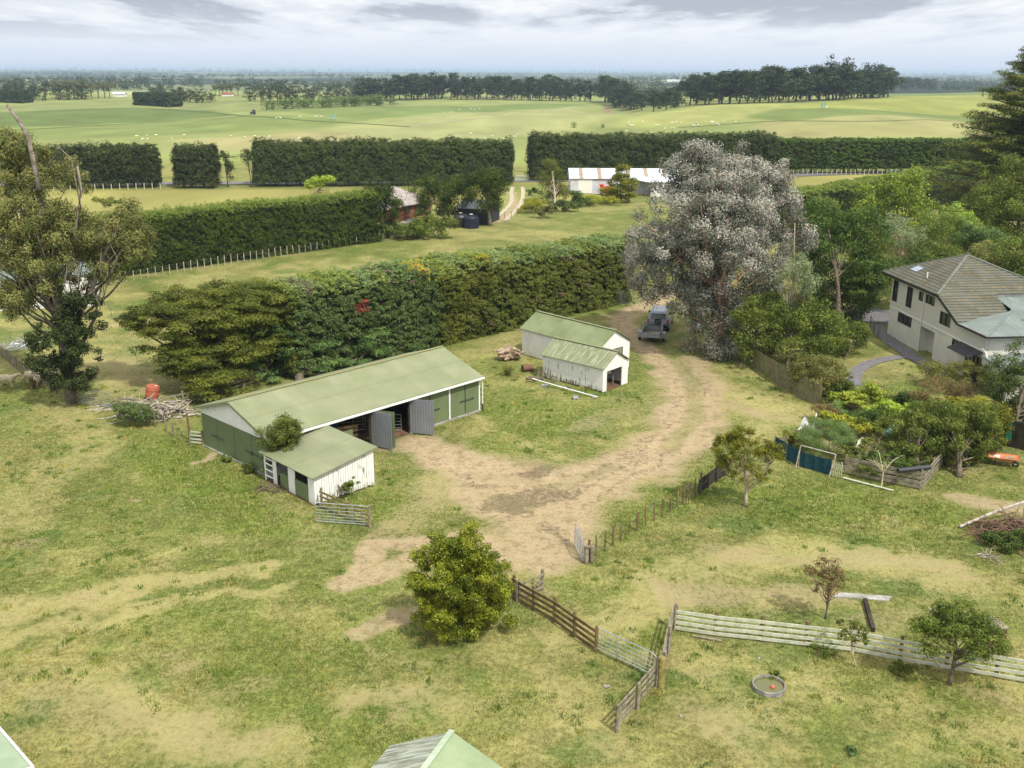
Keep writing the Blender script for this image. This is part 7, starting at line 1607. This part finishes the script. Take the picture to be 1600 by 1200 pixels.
T('tussock_patch', 'tall dry grass bank between driveway and silver shed', (930, 316), [(925, 311, 26, 7), (950, 314, 16, 6), (905, 318, 20, 5)], 190, 6000, .6, .04, 'f_vine_yellow', ncl=60, rcl=.6, tr=.03, seed=100, ntip=3, up=1.)
T('tussock_patch', 'dry grass bank below the driveway bend', (840, 322), [(838, 318, 20, 6), (825, 330, 16, 6), (815, 336, 14, 5)], 178, 5000, .6, .04, 'f_vine_yellow', ncl=60, rcl=.6, tr=.03, seed=101, ntip=3, up=1.)
T('bright_shrub', 'bright lime tree peeping over the clipped hedge top', (498, 300), [(495, 287, 14, 8), (512, 285, 12, 8), (485, 290, 8, 6)], 196, 2500, .36, .2, 'f_lime', 'bark', ncl=24, rcl=.8, tr=.1, seed=102)
T('garden_shrub', 'small bush on the dry strip near the old gum top', (165, 325), [(162, 318, 12, 7), (178, 322, 10, 7)], 175, 1200, .34, .14, 'f_cypress', ncl=14, rcl=.6, tr=.06, seed=103, ntip=3)
# long silver shed
sh0 = at(892, 302); sh1 = at(1050, 302); shu = ((sh1 - sh0).normalized().x, (sh1 - sh0).normalized().y); sl = 26.
ss_ = root('silver_shed', 'long silver roofed farm shed with rusty roof strips', 'shed', sh0); S0 = (sh0.x, sh0.y)
mb = MB(); wallbox(mb, S0, shu, 0, sl, 0, 3.1, 0, .1); wallbox(mb, S0, shu, 0, .1, 0, 3.1, .11, 8); wallbox(mb, S0, shu, sl - .1, sl, 0, 3.1, .11, 8); wallbox(mb, S0, shu, .11, sl - .11, 0, 3.1, 7.9, 8); mb.poly([xy(S0, shu, 0, 0, 3.1), xy(S0, shu, 0, 4, 4.7), xy(S0, shu, 0, 8, 3.1)], (shu[0] * .1, shu[1] * .1, 0)); mb.build('wall', plain('silver_wall', lin((206, 208, 214)), lin((186, 188, 196)), .6, .5, .05), ss_)
mt_ = M['silver_roof'] = plain('silver_roof', lin((206, 210, 224)), lin((188, 194, 208)), .5, .45, .05)
mb = MB(); mb.slab([xy(S0, shu, -.3, -.3, 3.1), xy(S0, shu, sl + .3, -.3, 3.1), xy(S0, shu, sl + .3, 4, 4.8), xy(S0, shu, -.3, 4, 4.8)], .06); mb.slab([xy(S0, shu, -.3, 4, 4.8), xy(S0, shu, sl + .3, 4, 4.8), xy(S0, shu, sl + .3, 8.3, 3.1), xy(S0, shu, -.3, 8.3, 3.1)], .06); mb.build('roof', mt_, ss_)
for a in (1.8, 5.6, 11.5, 15.2, 19.): mb = MB(); mb.slab([xy(S0, shu, a, -.31, 3.13), xy(S0, shu, a + .8, -.31, 3.13), xy(S0, shu, a + .8, 3.98, 4.83), xy(S0, shu, a, 3.98, 4.83)], .02); mb.build('rusty_roof_sheet', plain('rusty_sheet', lin((158, 146, 126)), lin((140, 126, 106)), 2, .8, .05), ss_)
mb = MB(); wallbox(mb, S0, shu, 1.6, 4.4, .1, 2.9, -.06, -.01); mb.build('sliding_door', M['white'], ss_)
c0s = (sh0.x + 13.5, sh0.y - 4.0); cs = root('carport', 'white roofed open carport in front of the silver shed', 'carport', (c0s[0], c0s[1], 0)); mb = MB()
mb.slab([(c0s[0] - 1, c0s[1] + 4, 3.0), (c0s[0] + 2.2, c0s[1] - 1.5, 2.9), (c0s[0] + 8, c0s[1] - 1, 2.9), (c0s[0] + 8, c0s[1] + 4.2, 3.0)], .1)
mb.v = mb.v; mb.slab([(c0s[0] - 1, c0s[1] + 4, 3.02), (c0s[0] + 2.2, c0s[1] - 1.5, 2.92), (c0s[0] + 3.5, c0s[1] + 2, 3.9)], .05); mb.slab([(c0s[0] + 2.2, c0s[1] - 1.5, 2.92), (c0s[0] + 8, c0s[1] - 1, 2.92), (c0s[0] + 3.5, c0s[1] + 2, 3.9)], .05); mb.slab([(c0s[0] + 8, c0s[1] - 1, 2.92), (c0s[0] + 8, c0s[1] + 4.2, 3.02), (c0s[0] + 3.5, c0s[1] + 2, 3.9)], .05); mb.slab([(c0s[0] + 8, c0s[1] + 4.2, 3.02), (c0s[0] - 1, c0s[1] + 4, 3.02), (c0s[0] + 3.5, c0s[1] + 2, 3.9)], .05)
mb.build('roof', plain('bright_roof', (.8, .82, .86), (.72, .74, .78), .5, .4, 0), cs); mb = MB(); mb.box((c0s[0] + 5, c0s[1] - 1.0, 1.4), (5.4, .12, 2.8)); mb.build('wall', M['white'], cs); mb = MB(); mb.box((c0s[0] + 2.2, c0s[1] - .6, 1.45), (.14, .9, 2.8)); mb.build('bay_shade_panel', M['black'], cs)  # black panel stands in for the shade inside the open bay
rm_ = root('red_machine', 'red farm machine parked at the silver shed door', 'machine', at(948, 304)); c_ = rm_.location; mb = MB()
mb.box((c_.x + .3, c_.y, 1.2), (3.0, 1.6, 1.0)); mb.box((c_.x - 1.0, c_.y - .1, 1.9), (.7, 1.2, .5)); mb.build('hopper', plain('machine_red', lin((206, 60, 40)), lin((184, 50, 34)), 1, .5, 0), rm_, bevel=.08)
for s_ in (-1, 1): mb = MB(); mb.lathe((c_.x + s_ * .9, c_.y - .9, .45), [(.1, -.12), (.42, -.12), (.45, 0), (.42, .12), (.1, .12)], 16, axis=Matrix.Rotation(PI / 2, 3, 'X')); mb.build('wheel', M['black'], rm_)
# white cottage seen through the old gum
w0 = at(-40, 492); w1 = at(151, 480); wu = (w1 - w0).normalized(); wl_ = (w1 - w0).length; wc = root('cottage', 'white cottage mostly hidden by the old scraggly gum', 'house', w0); W0 = (w0.x, w0.y); WU = (wu.x, wu.y)
mb = MB(); wallbox(mb, W0, WU, 0, wl_, 0, 3.4, 0, .2); wallbox(mb, W0, WU, 0, .2, 0, 3.4, .21, 6); wallbox(mb, W0, WU, wl_ - .2, wl_, 0, 3.4, .21, 6); wallbox(mb, W0, WU, .21, wl_ - .21, 0, 3.4, 5.8, 6); mb.build('wall', M['white'], wc)
mb = MB(); mb.slab([xy(W0, WU, -.2, -.2, 3.42), xy(W0, WU, wl_ + .2, -.2, 3.42), xy(W0, WU, wl_ + .2, 3, 4.2), xy(W0, WU, -.2, 3, 4.2)], .06); mb.slab([xy(W0, WU, -.2, 3, 4.2), xy(W0, WU, wl_ + .2, 3, 4.2), xy(W0, WU, wl_ + .2, 6.2, 3.42), xy(W0, WU, -.2, 6.2, 3.42)], .06); mb.build('roof', M['roof_grey'], wc)
for a in (2.5, 6.5): mb = MB(); wallbox(mb, W0, WU, a, a + 1.2, 1.0, 2.3, -.05, -.01); w_ = mb.build('window', M['frame'], wc); mb = MB(); wallbox(mb, W0, WU, a + .08, a + 1.12, 1.08, 2.22, -.07, -.051); mb.build('pane', M['glass'], w_)

# ============================================================ far trees
def farproto(kind, seed):
    rng = np.random.default_rng(seed)
    if kind == 'pine': env = [(0, 0, .68, .24, .24, .26), (.06, 0, .82, .15, .15, .16), (-.08, .05, .5, .27, .27, .2), (.1, -.05, .3, .26, .26, .2)]; n, cl_, r_ = 2200, 70, .085; low = .06
    elif kind == 'round': env = [(0, 0, .45, .42, .42, .38), (.15, 0, .6, .3, .3, .3), (-.2, .1, .5, .3, .3, .3), (0, 0, .25, .4, .4, .2)]; n, cl_, r_ = 1500, 44, .11; low = .02
    else: env = [(0, 0, .72, .3, .3, .22), (.16, 0, .62, .2, .2, .16), (-.18, .05, .6, .2, .2, .18), (.05, 0, .45, .16, .16, .12)]; n, cl_, r_ = 1200, 40, .08; low = .2
    cl = clump_blobs(env, cl_, r_, rng, .7, low, .45); P, N, k = in_blobs(cl, n, rng, shell=.4); tn = rng.random(len(cl)); V, F, T_ = leaf_geo(P, N, .045, .026, np.clip(tn[k] * .6 + rng.random(len(P)) * .4, 0, 1), rng, .7)
    mb = MB(); limbs(mb, (0, 0, -.02), (.02, 0, .8), [cl[j][:3] for j in rng.choice(len(cl), 8)], .022, rng, 5)
    bv = np.array(mb.v); nb = len(V); V2 = np.vstack([V, bv]); quads = [f for f in mb.f if len(f) == 4]; F2 = np.vstack([F, np.array(quads) + nb]); mi = np.concatenate([np.zeros(len(F), np.int32), np.ones(len(quads), np.int32)])
    return V2, F2, np.concatenate([T_, np.zeros(len(bv))]), mi
LM('f_farpine', (40, 56, 32), (68, 84, 46), (96, 92, 66), .04, transl=.1); LM('f_fargreen', (88, 112, 56), (124, 146, 78), None); LM('f_farolive', (90, 96, 66), (128, 128, 94), None)
PROTO = {}
for kd, mt in (('pine', 'f_farpine'), ('round', 'f_fargreen'), ('gum', 'f_farolive'), ('darkround', 'f_farpine')):
    for q in range(3): PROTO[kd, q] = (farproto('round' if kd == 'darkround' else kd, 300 + q * 7 + len(kd)), mt)
MESHES = {}
def fartree(kind, x, y, h, label, group, rg, wx=1.):
    q = rg.randrange(3); key = (kind, q); p = at(x, y)
    if key not in MESHES:
        (V, F, T_, mi), mt = PROTO[key]; o = npmesh('far_tree', V, F, [M[mt], M['far_bark']], {'v': T_}, midx=mi); MESHES[key] = o.data
    else: o = bpy.data.objects.new('far_tree', MESHES[key]); COL.objects.link(o)
    o.location = p - Vector((0, 0, .3)); o.rotation_euler = (0, 0, rg.random() * 6.28); s = h * rg.uniform(.88, 1.12); o.scale = (s * wx, s * wx, s); tag(o, label, 'tree', group); return o
rg = random.Random(77)
def line(n, x0, y0, x1, y1, h0, h1, kind, label, group, wx=1., jy=1.2, jx=4):
    for i in range(n):
        t = (i + .5) / n; fartree(kind, x0 + (x1 - x0) * t + rg.uniform(-jx, jx), y0 + (y1 - y0) * t + rg.uniform(-jy, jy * .2), h0 + (h1 - h0) * t, label, group, rg, wx)
g1 = 'long dark pine belt behind the green fields'
line(17, 640, 156, 800, 156, 21, 20, 'pine', 'dark pine standing in the long belt beyond the green field', g1, 1.25)
line(14, 800, 157, 925, 158, 20, 19, 'pine', 'dark pine standing in the long belt beyond the green field', g1, 1.25)
line(12, 660, 153, 900, 154, 22, 21, 'pine', 'dark pine standing in the long belt beyond the green field', g1, 1.3)
line(12, 560, 160, 655, 157, 20, 22, 'pine', 'dark pine in the cluster above the grey green scrub', 'pines above the grey green scrub', 1.3)
line(12, 385, 161, 560, 161, 13, 15, 'darkround', 'dark rounded tree in the row above the scrub and green field', 'rounded dark trees above the scrub', 1.2)
line(14, 408, 174, 615, 165, 6.5, 8.5, 'round', 'low bushy grey green tree in the scrub row', 'grey green scrub row in the field', 1.6, 1., 3)
line(9, 440, 172, 600, 166, 7, 8, 'round', 'low bushy grey green tree in the scrub row', 'grey green scrub row in the field', 1.6, 1., 3)
line(9, 940, 158, 990, 170, 24, 17, 'pine', 'pine growing down the side of the gully', 'pines in and around the gully', 1.4, 3)
line(9, 955, 172, 1060, 172, 12, 14, 'pine', 'pine growing down the side of the gully', 'pines in and around the gully', 1.5, 5)
line(8, 1000, 162, 1060, 168, 14, 14, 'darkround', 'pine growing down the side of the gully', 'pines in and around the gully', 1.3, 3)
line(16, 1070, 163, 1250, 158, 19, 20, 'pine', 'tall pine in the wood on the right hand field edge'.replace('right hand ', 'eastern '), 'pine wood at the eastern field edge', 1.35, 2)
line(16, 1080, 158, 1300, 154, 20, 22, 'pine', 'tall pine in the wood on the eastern field edge', 'pine wood at the eastern field edge', 1.35, 2)
line(14, 1240, 158, 1390, 150, 20, 26, 'pine', 'tall pine in the wood on the eastern field edge', 'pine wood at the eastern field edge', 1.35, 2)
line(8, 1300, 154, 1390, 148, 26, 22, 'darkround', 'tall pine in the wood on the eastern field edge', 'pine wood at the eastern field edge', 1.1, 1)
line(9, 1395, 139, 1460, 137, 24, 20, 'pine', 'dark tree in the small clump beyond the eastern wood', 'small clump beyond the eastern wood', 1.5, 1)
line(7, 0, 158, 75, 160, 13, 17, 'darkround', 'grey dark tree in the left hand far clump'.replace('left hand ', 'western '), 'western far clump of trees', 1.0, 2)
line(9, 80, 158, 180, 158, 15, 14, 'gum', 'sparse olive tree in the western far clump', 'western far clump of trees', 1.3, 2)
line(4, 90, 160, 140, 159, 12, 12, 'darkround', 'sparse olive tree in the western far clump', 'western far clump of trees', 1.2, 1)
line(10, 232, 160, 335, 163, 15, 9, 'darkround', 'dark rounded tree behind the dark hedge block', 'rounded trees behind the dark hedge block', 1.2, 1)
line(6, 335, 152, 375, 152, 11, 13, 'gum', 'small distant tree by the red roofed farmhouse', 'trees by the red roofed farmhouse', 1.2, 1)
for x, y, h, lb in ((897, 199, 3.2, 'lone small tree on the open valley field'), (942, 199, 2.4, 'lone bush to the east of the small valley tree')):
    fartree('round', x, y, h, lb, None, rg, 1.1)
def fblock(label, x0, y0, x1, y1, h, w, n, seed):
    a, b_ = at(x0, y0), at(x1, y1); hedge('hedge_block', label, 'hedge', (a.x, a.y), (b_.x, b_.y), w, h, n, 1.3, .6, M['f_farpine'], M['core'], seed=seed, bulge=.8, spike=.6, cr=1.1, per=22)
fblock('isolated dark rectangular hedge block in the green field', 210, 167, 264, 170, 9.5, 10, 26000, 61)
fblock('dark hedge block at the western edge of the far field', -30, 161, 36, 165, 9, 10, 24000, 62)
# machines, farmhouse and small buildings far away
def smallhouse(name, label, x, y, w_, d_, h_, wall, roof, cat='house'):
    p = at(x, y); r = root(name, label, cat, p); mb = MB(); mb.box((p.x, p.y, p.z + h_ / 2), (w_, d_, h_)); mb.build('wall', wall, r)
    mb = MB(); z = p.z + h_
    mb.slab([(p.x - w_ / 2 - .5, p.y - d_ / 2 - .5, z), (p.x + w_ / 2 + .5, p.y - d_ / 2 - .5, z), (p.x + w_ / 2 + .5, p.y, z + h_ * .6), (p.x - w_ / 2 - .5, p.y, z + h_ * .6)], .2)
    mb.slab([(p.x - w_ / 2 - .5, p.y, z + h_ * .6), (p.x + w_ / 2 + .5, p.y, z + h_ * .6), (p.x + w_ / 2 + .5, p.y + d_ / 2 + .5, z), (p.x - w_ / 2 - .5, p.y + d_ / 2 + .5, z)], .2); mb.build('roof', roof, r); return r
M['red_roof'] = plain('red_roof', lin((160, 92, 74)), lin((146, 82, 66)), .5, .8, 0)
smallhouse('farmhouse', 'tiny red roofed farmhouse among far trees', 356, 152.5, 9, 6, 2.0, M['white'], M['red_roof'])
smallhouse('farm_building', 'small white building by the cream field', 188, 154, 9, 5, 2.2, M['white'], M['silver_roof'], 'building')
smallhouse('farm_building', 'white building beside the western hedge block', 2, 162, 9, 6, 3, M['white'], M['silver_roof'], 'building')
smallhouse('farm_building', 'long white shed on the far eastern green field', 1052, 127, 34, 10, 4, M['white'], M['silver_roof'], 'building')
smallhouse('farm_building', 'pale long roof just behind the dark pine belt', 742, 125, 50, 14, 4, M['silver_roof'], M['silver_roof'], 'building')
tr2 = root('tractor', 'tiny dark tractor on the track between green fields', 'tractor', at(396, 181)); p = tr2.location; mb = MB(); mb.box((p.x, p.y, p.z + 1.1), (2.6, 1.4, .9)); mb.box((p.x + .5, p.y, p.z + 2.0), (1.3, 1.4, 1.1)); mb.build('body', M['steel_dark'], tr2, bevel=.1)
for s_, r0 in ((-.9, .5), (.8, .8)): mb = MB(); mb.lathe((p.x + s_, p.y - .8, p.z + r0), [(.1, -.15), (r0, -.15), (r0, .15), (.1, .15)], 16, axis=Matrix.Rotation(PI / 2, 3, 'X')); mb.build('wheel', M['black'], tr2)
def irrig(label, x, y):
    p = at(x, y); r = root('irrigator', label, 'irrigator', p); mb = MB(); mb.lathe((p.x, p.y, p.z + 1.6), [(.3, -.3), (1.3, -.35), (1.3, .35), (.3, .3)], 18, axis=Matrix.Rotation(PI / 2, 3, 'X')); mb.build('hose_reel', plain('reel_green', lin((150, 178, 150)), lin((126, 156, 132)), 1, .6, 0), r); mb = MB(); mb.tube([p + Vector((-2.2, 0, .5)), p + Vector((0, 0, .9)), p + Vector((2.2, 0, .5))], .12, 6); mb.tube([p + Vector((-.6, 0, .1)), p + Vector((0, 0, 2.6))], .08, 6); mb.build('chassis', M['galv'], r)
irrig('pale green hose reel irrigator on the western field track', 521, 189); irrig('pale green hose reel irrigator on the eastern field', 1287, 167)
# far woods and shelter belts that melt into the haze
rng = np.random.default_rng(123)
def farwood(label, segs, n, leaf_, mt, seed):
    rng = np.random.default_rng(seed); Ps = []; Ts = []
    for x0, y0, x1, y1, h, w_ in segs:
        a, b_ = at(x0, y0), at(x1, y1); L_ = (b_ - a).length; nb = max(5, int(L_ / (h * .8)))
        t = rng.random(nb); cx_ = a.x + (b_.x - a.x) * t + rng.normal(size=nb) * w_ * .3; cy_ = a.y + (b_.y - a.y) * t + rng.normal(size=nb) * w_; hh = h * (.55 + .6 * rng.random(nb))
        bl_ = [(cx_[i], cy_[i], float(terr(cx_[i], cy_[i])) + hh[i] * .5, hh[i] * .62, hh[i] * .62, hh[i] * .5) for i in range(nb)]
        P, N, k = in_blobs(bl_, n * nb, rng, shell=.3); Ps.append((P, N, h)); 
    V = []; F = []; T_ = []; o_ = 0
    for P, N, h in Ps:
        v, f, t = leaf_geo(P, N, h * .22, h * .14, rng.random(len(P)), rng, .6); V.append(v); F.append(f + o_); T_.append(t); o_ += len(v)
    o = npmesh('far_woodland', np.vstack(V), np.vstack(F), M[mt], {'v': np.concatenate(T_)}); return tag(o, label, 'woodland', kind='stuff')
segs = []
rg = random.Random(31)
for k in range(120):
    y = rg.uniform(116, 140); x = rg.uniform(-150, 1750); ln = rg.uniform(30, 190) * (1.2 - (y - 116) / 40); hh = rg.uniform(9, 15); segs.append((x, y, x + ln, y + rg.uniform(-.8, .8), hh, 14))
farwood('hazy blue shelter belts and woods on the distant plain', segs, 34, 1, 'f_farpine', 5)
farwood('dark wood beyond the cream field in the west', [(130, 139, 232, 141, 17, 40), (150, 143, 228, 144, 15, 30)], 60, 1, 'f_farpine', 6)
farwood('tree lines behind the long pine belt', [(-40, 146, 120, 146, 12, 14), (330, 141, 420, 142, 12, 12), (420, 146, 640, 140, 14, 20), (1060, 134, 1120, 134, 15, 20), (1440, 133, 1640, 131, 12, 14), (1470, 138, 1520, 137, 9, 10), (985, 124, 1060, 125, 12, 12), (1390, 131, 1500, 131, 16, 16), (235, 140, 330, 139, 10, 10)], 60, 1, 'f_farpine', 7)
farwood('low bluish hills of woodland on the horizon', [(-200, 113.4, 700, 113.4, 42, 300), (600, 113.2, 1800, 113, 40, 300), (-200, 115, 500, 115.4, 30, 200), (900, 115, 1800, 114.8, 24, 200)], 16, 1, 'f_farpine', 8)
